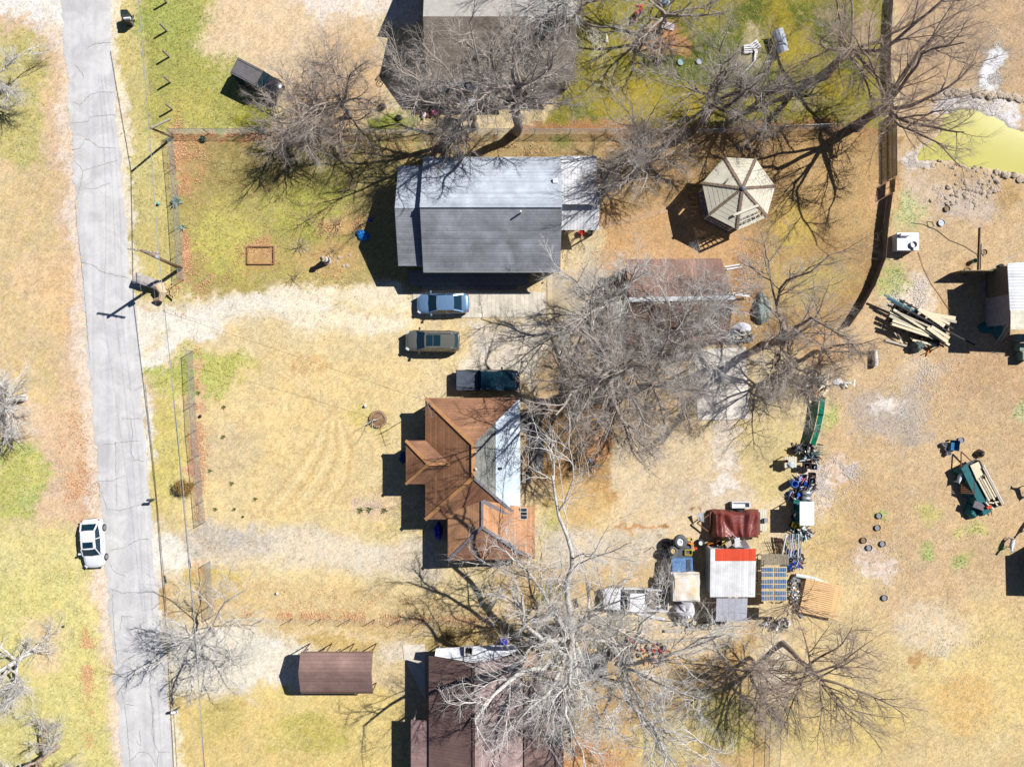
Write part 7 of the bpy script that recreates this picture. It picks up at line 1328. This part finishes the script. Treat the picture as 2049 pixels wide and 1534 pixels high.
mb.build('stone_ring', mat('brown_stone', C(176, 146, 116), noise=.25, nscale=5), t); mb = MB(); mb.lathe(c, [(.62, .1), (0, .14)], 18); mb.build('soil', mat('mulch', C(150, 116, 84), noise=.4, nscale=14), t)
PSTN = mat('pale_stone', C(224, 210, 190), noise=.2, nscale=4); rr = random.Random(9)
def stone_proto(seed):
    r_ = random.Random(seed); me_v = []; mb = MB(); n = 8; 
    for (rad, z) in ((.55, 0), (.95, .25), (.8, .62), (.35, .8)):
        for j in range(n): a = 6.283*j/n; k = rad*r_.uniform(.8, 1.15); me_v.append((k*math.cos(a), k*math.sin(a), z*r_.uniform(.85, 1.1)))
    mb.add(me_v, [(i*n+j, i*n+(j+1) % n, (i+1)*n+(j+1) % n, (i+1)*n+j) for i in range(3) for j in range(n)]+[tuple(range(n))[::-1], tuple(range(3*n, 4*n))]); me = bpy.data.meshes.new('stone')
    me.from_pydata(mb.v, [], mb.f); me.update(); return me
STM = [stone_proto(i) for i in range(6)]
for m_ in STM: m_.materials.append(mat('field_stone', C(168, 150, 128), col2=C(224, 206, 182), nscale=1.5))
def stones(pts, label, group, smin, smax):
    for (x, y) in pts:
        o = bpy.data.objects.new('stone', rr.choice(STM)); COL.objects.link(o); s_ = rr.uniform(smin, smax); p = P(x, y); o.location = (p.x, p.y, -.05); o.scale = (s_, s_*rr.uniform(.7, 1.2), s_*rr.uniform(.6, 1.)); o.rotation_euler = (0, 0, rr.uniform(0, 6.28)); tag(o, label, 'stone', group)
def along(pts, n, w_):
    out = []; L_ = [math.hypot(b[0]-a[0], b[1]-a[1]) for a, b in zip(pts[:-1], pts[1:])]; T_ = sum(L_)
    for i in range(n):
        s_ = T_*(i+.5)/n; k = 0
        while s_ > L_[k]: s_ -= L_[k]; k += 1
        f = s_/L_[k]; out.append((pts[k][0]+(pts[k+1][0]-pts[k][0])*f+rr.uniform(-w_, w_), pts[k][1]+(pts[k+1][1]-pts[k][1])*f+rr.uniform(-w_, w_)))
    return out
stones(along([(1868, 201), (1885, 192), (1905, 186), (1935, 185), (1960, 190), (1985, 190), (2010, 192), (2060, 202)], 54, 3), 'stone in the dam row across the top of the pond', 'stones of the dam row', .24, .36)
stones(along([(1995, 188), (2060, 196)], 9, 3), 'stone behind the dam row at the east edge', 'stones behind the dam row', .18, .28)
stones(along([(1992, 350), (2020, 352), (2060, 358)], 11, 6), 'larger stone on the lower pond bank at the east edge', 'stones on the lower pond bank', .2, .38)
stones(along([(1850, 335), (1880, 326), (1940, 336), (1990, 346)], 22, 6), 'small stone along the muddy lower pond bank', 'small stones on the pond bank', .1, .2)
stones([(1935+rr.gauss(0, 28), 384+rr.gauss(0, 16)) for _ in range(60)], 'pale broken stone in the scatter below the pond', 'stones scattered below the pond', .1, .27)
stones([(1990+rr.uniform(-14, 14), 372+rr.uniform(-14, 14)) for _ in range(14)], 'broken stone in the cluster right of the main scatter', 'stones right of the scatter', .14, .3)
stones([(602+13*math.cos(a), 492+12*math.sin(a)) for a in [i*.57 for i in range(11)]], 'pale stone in the ring around the little ornamental tree', 'ring stones in the grey house yard', .1, .16)
stones([(680+rr.uniform(-18, 22), 520+rr.uniform(-14, 16)) for _ in range(9)], 'tan stone among the leaves beside the lighthouse ornament', 'stones beside the ornament', .1, .2)
# clay pots behind the brown house
TER = mat('terracotta', C(180, 124, 84), noise=.15); SOIL = mat('dry_soil', C(190, 150, 84), noise=.2)
for i, (x, y, r_, lb) in enumerate([(1157, 928, .2, 'middle terracotta pot'), (1168, 926, .24, 'largest terracotta pot, eastern'), (1150, 934, .18, 'white rimmed pot, westernmost'), (1160, 918, .12, 'small pot at the back')]):
    c = P(x, y, .3); c.z = 0; t = thing('flower_pot', lb+' in the pot cluster behind the brown house', 'pot', c, group='pots behind the brown house'); mb = MB(); mb.lathe(c, [(0, 0), (r_*.7, 0), (r_, .38), (r_*1.1, .38), (r_*1.1, .44), (r_*.92, .44), (r_*.85, .36)], 16); mb.build('pot', WHM if i == 2 else TER, t); mb = MB(); mb.lathe(c, [(r_*.9, .37), (0, .38)], 16); mb.build('soil', SOIL, t)
c = P(1183, 921, .2); one('planter_box', 'pale blue small planter at the edge of the pot cluster', 'planter', (c.x, c.y, 0), lambda mb: mb.box((c.x, c.y, .2), (.28, .28, .4)), mat('pale_blue', C(150, 170, 200)))
stones([(1175+rr.uniform(-16, 20), 938+rr.uniform(-12, 14)) for _ in range(22)], 'pale stone in the heap beside the pots', 'stones beside the pots', .07, .16)
# stock tank behind the grey house
c = P(921, 318, .6); c.z = 0; t = thing('stock_tank', 'round grey tank against the back wall of the grey house', 'tank', P(921, 314), local=False); mb = MB(); mb.lathe(P(921, 316), [(0, .02), (.4, .02), (.42, .7), (.38, .7), (.36, .1), (0, .1)], 18); mb.build('wall', GRYM, t)
# corrugated shelter south of the top house, sheet in the vivid yard, benches
p = P(938, 211, 1.9); t = thing('small_shelter', 'little shelter with a white corrugated roof behind the top house', 'shelter', (p.x, p.y, 0)); mb = MB(); mb.box((p.x, p.y, 1.92), (1.45, 1.25, .04), rz=-.2, ry=.05); mb.build('roof', mat('white_corrugated', C(216, 220, 230), stripe=('X', .12, .3, .55, .6), rough=.4), t); mb = MB()
for dx in (-.6, .6):
    for dy in (-.5, .5): mb.box((p.x+dx, p.y+dy, .94), (.06, .06, 1.88), rz=-.2)
mb.build_each('post', LUM2, t)
p = P(1559, 87, .7); one('metal_sheet', 'curved grey metal sheet propped in the vivid yard', 'sheet', (p.x, p.y, 0), lambda mb: mb.shell([(p.x-.5+.9*(j/4)+.55*(i/7)-.1, p.y+1.05-2.0*(i/7)+.28*(j/4), .45+.5*math.sin(math.pi*(j/4)*.6+.4)) for i in range(8) for j in range(5)], [(i*5+j, (i+1)*5+j, (i+1)*5+j+1, i*5+j+1) for i in range(7) for j in range(4)], .03), mat('dull_grey_sheet', C(176, 182, 192), rough=.45, noise=.12, stripe=('Y', .25, .12, .8, .3)))
for x, y, rz, lb in ((1497, 98, .05, 'western striped pallet in the vivid yard'), (1512, 91, .6, 'eastern striped pallet in the vivid yard')):
    p = P(x, y, .2); one('pallet', lb, 'pallet', (p.x, p.y, 0), lambda mb: [mb.box(Vector((p.x, p.y, .22))+Matrix.Rotation(rz, 3, 'Z') @ Vector((0, -.3+k*.2, 0)), (.75, .12, .03), rz=rz) for k in range(4)]+[mb.box(Vector((p.x, p.y, .12))+Matrix.Rotation(rz, 3, 'Z') @ Vector((dx, 0, 0)), (.06, .75, .16), rz=rz) for dx in (-.3, .3)], WHM)
board('long white board slanting across the vivid yard', (1514, 99), (1511, 122), .2, .1, .25, WHM); board('thin white board end in the vivid yard', (1511, 122), (1481, 153), .12, .08, .12, WHM); board('white pipe beside the metal sheet in the vivid yard', (1530, 126), (1562, 114), .1, .1, .09, WHM)
p = P(1338, 52, .1); one('flat_board', 'white flat panel lying in the vivid yard by the bare soil', 'panel', (p.x, p.y, 0), lambda mb: mb.box((p.x, p.y, .06), (1.0, .6, .08), rz=-.25), mat('pinkish_white', C(226, 214, 212)))
p = P(1280, 92, .1); one('plywood_sheet', 'tan plywood sheet lying on the bare soil of the vivid yard', 'panel', (p.x, p.y, 0), lambda mb: mb.box((p.x, p.y, .04), (1.15, .85, .04), rz=.25), mat('dull_plywood', C(180, 146, 112)))
c = P(1277, 28); t = thing('ride_on_toy', 'red plastic ride on toy in the vivid yard', 'toy', c, .6, local=True); mb = MB(); mb.box((0, 0, .3), (.7, .34, .18)); mb.box((-.25, 0, .5), (.12, .34, .3)); mb.box((.25, 0, .46), (.22, .26, .12)); mb.build('body', REDP, t)
for x in (-.24, .24):
    for y in (-.2, .2): w_ = MB(); w_.tube([(x, y-.04, .14), (x, y+.04, .14)], .14, 10); w_.build('wheel', TYRE, t)
bucket('red bucket below the ride on toy', 1268, 44, .16, .3, REDP); crumple('red cloth scrap above the ride on toy', 'rag', 'rag', 1279, 12, .35, .15, .1, REDP, 50, edge=1)
crumple('black bag on the grass of the vivid yard', 'rubbish_bag', 'bag', 1317, 124, .42, .32, .35, mat('black_bag', (.012, .012, .015, 1)), 51, edge=1); crumple('white blue sheet at the top edge of the frame', 'plastic_sheet', 'sheet', 1328, 4, .6, .45, .3, mat('blue_white_bag', C(110, 140, 170)), 52)
A = P(1214, 76, .3); one('bent_board', 'small white panel scrap near the east wall of the top house', 'panel', A, lambda mb: mb.shell([(A.x-.1, A.y+.4, .5), (A.x+.12, A.y+.1, .3), (A.x+.2, A.y-.5, .1), (A.x, A.y-.2, .2)], [(3, 2, 1, 0)], .03), WHM)
# bicycle by the top house
c = P(764, 158); t = thing('bicycle', 'small bicycle lying near the shaded west wall of the top house', 'bicycle', c, 1.2, local=True)
for x in (-.45, .45): mb = MB(); mb.tube([(x+.28*math.cos(a), .28*math.sin(a), .08) for a in [i*6.283/16 for i in range(17)]], .02, 5, cap=False); mb.build('wheel', TYRE, t)
mb = MB(); [mb.tube([a, b_], .018, 5) for a, b_ in (((-.45, 0, .1), (-.1, .3, .14)), ((-.1, .3, .14), (.35, .3, .14)), ((.35, .3, .14), (.45, 0, .1)), ((-.1, .3, .14), (0, -.05, .1)), ((0, -.05, .1), (.35, .3, .14)), ((-.45, 0, .1), (0, -.05, .1)))]; mb.build('frame', CHAR, t); mb = MB(); mb.box((-.12, .38, .16), (.2, .1, .05)); mb.build('saddle', BLKP, t); mb = MB(); mb.tube([(.2, .42, .18), (.45, .4, .18)], .014, 5); mb.build('handlebar', GRYM, t)
crumple('pink plastic toy by the back wall of the top house', 'toy', 'toy', 843, 223, .28, .3, .25, mat('pink_plastic', C(206, 120, 150)), 53, edge=1); crumple('black bag under the tree shadows behind the top house', 'rubbish_bag', 'bag', 798, 236, .3, .3, .3, mat('black_bag', (.012, .012, .015, 1)), 54, edge=1); crumple('black bag south of the bicycle', 'rubbish_bag', 'bag', 764, 214, .36, .34, .4, mat('black_bag', (.012, .012, .015, 1)), 55, edge=1)
# pots on the back steps of the grey house
for x, y, m, lb in ((1163, 466, REDP, 'red flower pot under the porch of the grey house'), (1180, 466, CHAR, 'dark round grill under the porch of the grey house')): c = P(x, y); one('patio_pot', lb, 'pot', c, lambda mb: mb.lathe(c, [(0, 0), (.2, 0), (.28, .4), (.22, .4), (.2, .3), (0, .3)], 14), m)
# fallen trunk and stump beside the road
t = thing('fallen_trunk', 'fallen grey tree trunk split open beside the road', 'log', P(310, 570)); a, b_ = P(272, 556, .5), P(352, 585, .35); mb = MB(); rr2 = random.Random(2)
pts = [a.lerp(b_, k/9) for k in range(7)]; n = 14; vs = []
for k, p in enumerate(pts):
    d = (b_-a).normalized(); o = Vector((-d.y, d.x, 0))
    for j in range(n): an_ = 6.283*j/n; r_ = (.50-.015*k)*(1+.12*math.sin(3*an_+k*.5)+rr2.uniform(-.05, .05)); vs.append(p+o*math.cos(an_)*r_+Vector((0, 0, 1))*math.sin(an_)*r_)
mb.add(vs, [(k*n+j, k*n+(j+1) % n, (k+1)*n+(j+1) % n, (k+1)*n+j) for k in range(6) for j in range(n)]+[tuple(range(n))[::-1], tuple(range(6*n, 7*n))]); mb.build('bark', mat('grey_log_bark', C(150, 142, 136), col2=C(190, 184, 178), nscale=4, bump=.6, bscale=10), t)
mb = MB(); pts = [P(318, 572, .75), P(326, 585, .8), P(322, 598, .6), P(308, 600, .35), P(306, 600, .3)]; mb.tube(pts, [.42, .36, .26, .1, .03], 10)
for k in range(16): q = P(334+rr2.uniform(-8, 12), 580+rr2.uniform(-14, 14), .3); mb.beam(q, q+Vector((rr2.uniform(.1, .7), rr2.uniform(-.4, .4), rr2.uniform(.1, .5))), rr2.uniform(.08, .2), .07)
mb.build('splintered_wood', mat('splintered_wood', C(214, 180, 140), col2=C(236, 206, 168), nscale=6), t)
crumple('small pale and blue bag tucked against the fallen trunk', 'rubbish_bag', 'bag', 281, 571, .35, .17, .3, mat('pale_blue_bag', C(190, 200, 206), col2=C(90, 130, 180), nscale=2), 60, edge=1)
for i, (x, y, r_, m, lb) in enumerate([(555, 1186, .13, WHM, 'white ball on the lower lawn'), (402, 832, .14, BLKP, 'black ball in the leaf strip along the middle lawn'), (487, 1033, .09, BLKP, 'small black ball near the lower driveway'), (128, 1252, .12, BLKP, 'dark small lump in the field across the road'), (731, 812, .14, WHM, 'white lump beside the stone planter'), (318, 408, .14, mat('teal_ball', C(110, 190, 190)), 'teal ball by the roadside cable above the utility pole')]):
    c = P(x, y); one('ball', lb, 'ball', c, lambda mb: mb.lathe(c, [(.02, 0), (r_*.7, r_*.3), (r_, r_), (r_*.7, r_*1.7), (.02, 2*r_)], 12), m, smooth=True)
# ------------------------------------------------------------------ goats
def goat(label, x, y, heading, body_m, head_m, head_turn=0., L_=1.05, hd=.78):
    """one skinned body: heading = direction the goat faces"""
    base = P(x, y); t = thing('goat', label, 'goat', base, heading, local=True)
    me = bpy.data.meshes.new('body'); V = []; E = []; Rd = []
    def v(p, r_, par=None): V.append(p); Rd.append(r_); i = len(V)-1; (E.append((par, i)) if par is not None else None); return i
    hip = v((-.36*L_, 0, .62), (.14, .16)); mid = v((-.1*L_, 0, .58), (.17, .18), hip); ch = v((.2*L_, 0, .6), (.15, .18), mid); sh = v((.36*L_, 0, .66), (.11, .13), ch)
    n1 = v((.5*L_, head_turn*.3, hd), (.075, .085), sh); hd0 = v((.6*L_, head_turn*.7, hd+.1), (.065, .075), n1); mz = v((.74*L_, head_turn, hd), (.035, .04), hd0)
    for s_ in (-1, 1):
        a = v((.33*L_, s_*.10, .42), (.055, .06), ch); b_ = v((.34*L_, s_*.11, .24), (.032, .034), a); c_ = v((.33*L_, s_*.11, .03), (.03, .03), b_)
        a = v((-.4*L_, s_*.11, .44), (.07, .08), hip); b_ = v((-.47*L_, s_*.12, .25), (.034, .036), a); c_ = v((-.42*L_, s_*.12, .03), (.03, .03), b_)
        v((.55*L_, head_turn*.7+s_*.13, hd+.08), (.018, .03), hd0)
    tl_ = v((-.47*L_, 0, .70), (.03, .03), hip); v((-.55*L_, 0, .76), (.02, .02), tl_)
    me.from_pydata(V, E, []); o = bpy.data.objects.new('body', me); COL.objects.link(o); sk = o.modifiers.new('skin', 'SKIN'); 
    sv = me.skin_vertices[0].data if me.skin_vertices else None
    if sv is None: o.modifiers.update() if hasattr(o.modifiers, 'update') else None
    lay = o.data.skin_vertices[0] if len(o.data.skin_vertices) else None
    if lay is None:
        bm_ = None
        import bmesh; bm_ = bmesh.new(); bm_.from_mesh(me); ls = bm_.verts.layers.skin.verify(); bm_.verts.ensure_lookup_table()
        for k, q in enumerate(bm_.verts): q[ls].radius = Rd[k]; q[ls].use_root = (k == 0)
        bm_.to_mesh(me); bm_.free()
    else:
        for k in range(len(V)): lay.data[k].radius = Rd[k]; lay.data[k].use_root = (k == 0)
    ss = o.modifiers.new('subd', 'SUBSURF'); ss.levels = 2; ss.render_levels = 2
    dg = bpy.context.evaluated_depsgraph_get(); m2 = bpy.data.meshes.new_from_object(o.evaluated_get(dg)); o.modifiers.clear(); o.data = m2; m2.name = 'body'
    m2.materials.clear(); m2.materials.append(body_m); m2.materials.append(head_m)
    for p_ in m2.polygons: p_.use_smooth = True; p_.material_index = 1 if p_.center.x > .46*L_ else 0
    o.parent = t; mb = MB()
    for s_ in (-1, 1): mb.tube([(.57*L_, head_turn*.7+s_*.04, hd+.16), (.53*L_, head_turn*.7+s_*.07, hd+.27), (.47*L_, head_turn*.7+s_*.1, hd+.3)], [.02, .014, .004], 6)
    mb.build('horns', mat('horn', C(110, 100, 84)), t); return t
GW = mat('white_coat', C(226, 232, 236), noise=.08, nscale=9, bump=.3, bscale=60); GB = mat('brown_coat', C(140, 78, 48), noise=.15, nscale=9); GK = mat('dark_coat', C(60, 44, 36), noise=.2)
goat('white goat with a brown head standing by the loaded trailer', 1913, 953, R(72), GW, GB, .12); goat('white goat walking near the small green tuft at the east edge', 2016, 1085, R(255), GW, GW, -.05)
goat('brown goat at the east edge beside the loaded trailer', 2050, 980, R(110), GB, GK, .05, L_=1.25, hd=.9); goat('white goat half cut by the east edge below the brown one', 2056, 1050, R(240), GW, GB, .05, L_=1.2)
# ------------------------------------------------------------------ ground litter
def scatter(name, label, cat, fn_pts, n, size, m, seed, flat=.6, z=.03):
    rng = np.random.default_rng(seed); p = fn_pts(rng, n*2); nz_ = fbm((p[:, 0]-1024)/PXM, (767-p[:, 1])/PXM, .9, seed+200, 4); p = p[nz_ > .47+.06*rng.random(len(p))]; p = p[:n]; gi = np.clip(np.searchsorted(gx, (p[:, 0]-1024.5)/PXM), 0, nx-1); gj = np.clip(np.searchsorted(gy, (767-p[:, 1])/PXM), 0, ny-1); p = p[Z[gi, gj] > -.06]; n = len(p); x = (p[:, 0]-1024.5)/PXM; y = (767-p[:, 1])/PXM
    a = rng.uniform(0, 6.28, n); s = size*rng.uniform(.5, 1.3, n); tl_ = rng.normal(size=(n, 2))*flat
    ux, uy = np.cos(a), np.sin(a); c = np.stack([x, y, np.full(n, z)+rng.random(n)*.03], -1)
    U = np.stack([ux, uy, tl_[:, 0]*.5], -1)*s[:, None]*.5; W_ = np.stack([-uy, ux, tl_[:, 1]*.5], -1)*s[:, None]*.34
    V = np.stack([c-U, c-W_, c+U, c+W_], 1).reshape(-1, 3); o = np_mesh(name, V, np.arange(4*n).reshape(-1, 4), m, smooth=False); return tag(o, label, cat, kind='stuff')
def zones(zs):
    W_ = np.array([z_[4] for z_ in zs], float); W_ /= W_.sum()
    def f(rng, n):
        k = rng.choice(len(zs), n, p=W_); Z_ = np.array([z_[:4] for z_ in zs], float)[k]; return Z_[:, :2]+rng.normal(size=(n, 2))*Z_[:, 2:]*.8
    return f
LEAF = mat('dead_leaf', C(204, 134, 84), col2=C(246, 204, 160), nscale=14, noise=.3)
scatter('fallen_leaves', 'rust coloured fallen leaves along the fences and lawns', 'leaves', zones([(500, 270, 110, 6, 10), (620, 276, 90, 8, 6), (356, 310, 10, 50, 8), (380, 340, 26, 60, 7), (372, 520, 9, 50, 5), (400, 960, 7, 90, 7), (392, 780, 6, 60, 5), (398, 890, 14, 24, 4), (400, 560, 30, 30, 4), (350, 600, 18, 18, 5), (520, 510, 30, 20, 5),
    (665, 520, 40, 26, 9), (690, 450, 40, 20, 4), (740, 300, 140, 26, 8), (900, 290, 120, 20, 6), (1250, 300, 160, 40, 7), (1500, 300, 150, 40, 7), (176, 1320, 9, 46, 9), (180, 1450, 8, 40, 2), (160, 985, 22, 50, 6), (150, 890, 26, 60, 4), (620, 1232, 100, 6, 6), (860, 1240, 110, 7, 6), (700, 1200, 200, 20, 4), (1140, 1250, 120, 40, 6), (1230, 1400, 90, 50, 5), (1180, 500, 60, 40, 3), (420, 1180, 20, 50, 3), (1400, 1330, 90, 60, 5), (560, 420, 150, 110, 8), (1180, 1510, 60, 20, 4)]), 17000, .12, LEAF, 1)
scatter('gravel', 'pale gravel and stone chips strewn over the pasture and drives', 'gravel', zones([(1688, 942, 22, 20, 10), (1640, 975, 26, 34, 10), (1820, 600, 34, 30, 10), (1740, 1060, 90, 60, 7), (1700, 1180, 90, 60, 4), (1900, 380, 70, 24, 8), (1850, 745, 50, 26, 5), (1500, 580, 34, 60, 6), (1500, 630, 60, 30, 3), (1990, 140, 14, 50, 14), (1930, 215, 50, 16, 8), (1830, 320, 18, 14, 5), (1900, 1300, 110, 60, 6), (1800, 840, 80, 60, 5), (740, 1015, 50, 20, 3), (1380, 640, 150, 100, 1)]), 15000, .08, mat('pale_chips', C(232, 222, 212), noise=.12), 2, z=.02)
def blades(name, label, n, seed, m, gr, size):
    rng = np.random.default_rng(seed); i = rng.integers(5, nx-5, n*4); j = rng.integers(5, ny-5, n*4); c = COLR[i, j]; g = c[:, 1]/(c[:, 0]+1e-4)
    q = np.clip((g-gr[0])/(gr[1]-gr[0]), 0, 1) if gr[1] > gr[0] else np.clip((gr[0]-g)/(gr[0]-gr[1]), 0, 1)
    lum = c.sum(1); q = q*(lum < 1.0)*(Z[i, j] > -.06); k = rng.random(len(q)) < q*.8; i, j = i[k][:n], j[k][:n]; X = gx[i]+rng.uniform(-.06, .06, len(i)); Y_ = gy[j]+rng.uniform(-.06, .06, len(i))
    px_ = X*PXM+1024.5; py_ = 767-Y_*PXM; ok = (px_ < np.interp(py_, [p[1] for p in RL], [p[0] for p in RL])) | (px_ > np.interp(py_, [p[1] for p in RR], [p[0] for p in RR])); X, Y_ = X[ok], Y_[ok]; n = len(X)
    a = rng.uniform(0, 6.28, n); l = size*rng.uniform(.6, 1.4, n); e = rng.uniform(.15, .9, n); D = np.stack([np.cos(a)*np.cos(e)*l, np.sin(a)*np.cos(e)*l, np.sin(e)*l], -1); S_ = np.stack([-np.sin(a), np.cos(a), 0*a], -1)*(l*.14)[:, None]; B_ = np.stack([X, Y_, 0*X-.01], -1)
    V = np.stack([B_-S_, B_+S_, B_+D], 1).reshape(-1, 3); return tag(np_mesh(name, V, np.arange(3*n).reshape(-1, 3), m, smooth=False), label, 'grass', kind='stuff')
blades('green_grass', 'green and yellow grass blades on the lawns', 90000, 5, mat('grass_blade', C(126, 130, 62), col2=C(196, 182, 108), nscale=1.5), (.80, .95), .16)
blades('dry_grass', 'dry straw coloured grass on the lawns and pasture', 50000, 6, mat('straw_blade', C(200, 172, 116), col2=C(240, 220, 170), nscale=1.5), (.86, .74), .13)

for i, (x, y, z, sx, sy, rz, m, lb) in enumerate([(1062, 1318, .5, 2.2, 1.2, .2, mat('tan_panel', C(206, 160, 124), noise=.15), 'tan flat sheet lying between the bottom house and the big white tree'), (1104, 1346, .4, 1.6, .9, -.3, mat('tan_panel', C(206, 160, 124)), 'smaller tan sheet at the foot of the big white tree'),
        (1168, 1202, .4, 1.1, .8, .3, PLYW, 'tan plywood offcut near the nose of the old white pickup')]):
    p = P(x, y, z); one('ground_sheet', lb, 'sheet', (p.x, p.y, 0), lambda mb: [mb.box((p.x, p.y, z), (sx, sy, .04), rz=rz)]+[mb.box(Vector((p.x, p.y, z/2))+Matrix.Rotation(rz, 3, 'Z') @ Vector((dx*sx*.4, dy*sy*.35, 0)), (.08, .08, z-.02), rz=rz) for dx in (-1, 1) for dy in (-1, 1)], m)
c = P(1180, 1330); t = thing('wooden_deck', 'grey slatted wooden deck under the two white barked trees', 'deck', c, -.08, local=True); mb = MB()
for k in range(16): mb.box((-1.4+k*.19, 0, .4), (.16, 2.4, .03))
for y in (-1, 0, 1): mb.box((0, y, .34), (3, .1, .08))
for x in (-1.3, 1.3):
    for y in (-1, 1): mb.box((x, y, .15), (.09, .09, .3))
mb.build('slats', mat('grey_deck_slats', C(150, 148, 152), noise=.2, nscale=4), t)
for i, (a, b_, m, lb) in enumerate([((1180, 1236), (1300, 1238), LUM2, 'long weathered timber south of the old white pickup'), ((1190, 1248), (1290, 1246), LUMB, 'pale timber below the long weathered one'), ((1275, 1226), (1330, 1238), WHM, 'white slanting timber end behind the old white pickup'), ((1330, 1262), (1450, 1254), LUM2, 'long weathered timber south of the white tarp heap'), ((1300, 1284), (1420, 1276), LUM2, 'lower weathered timber under the white barked trees')]): board(lb, a, b_, .15, .15, .22, m, th=.14)
heap('scrap piled on the ground under the two white barked trees', 'scrap_heap', 'scrap', 1260, 1300, 3.2, 1.2, .5, [GRYM, CHAR, LUM2, mat('grey_brown_sheet', C(120, 112, 118)), REDP, LUM2], 130, 18)
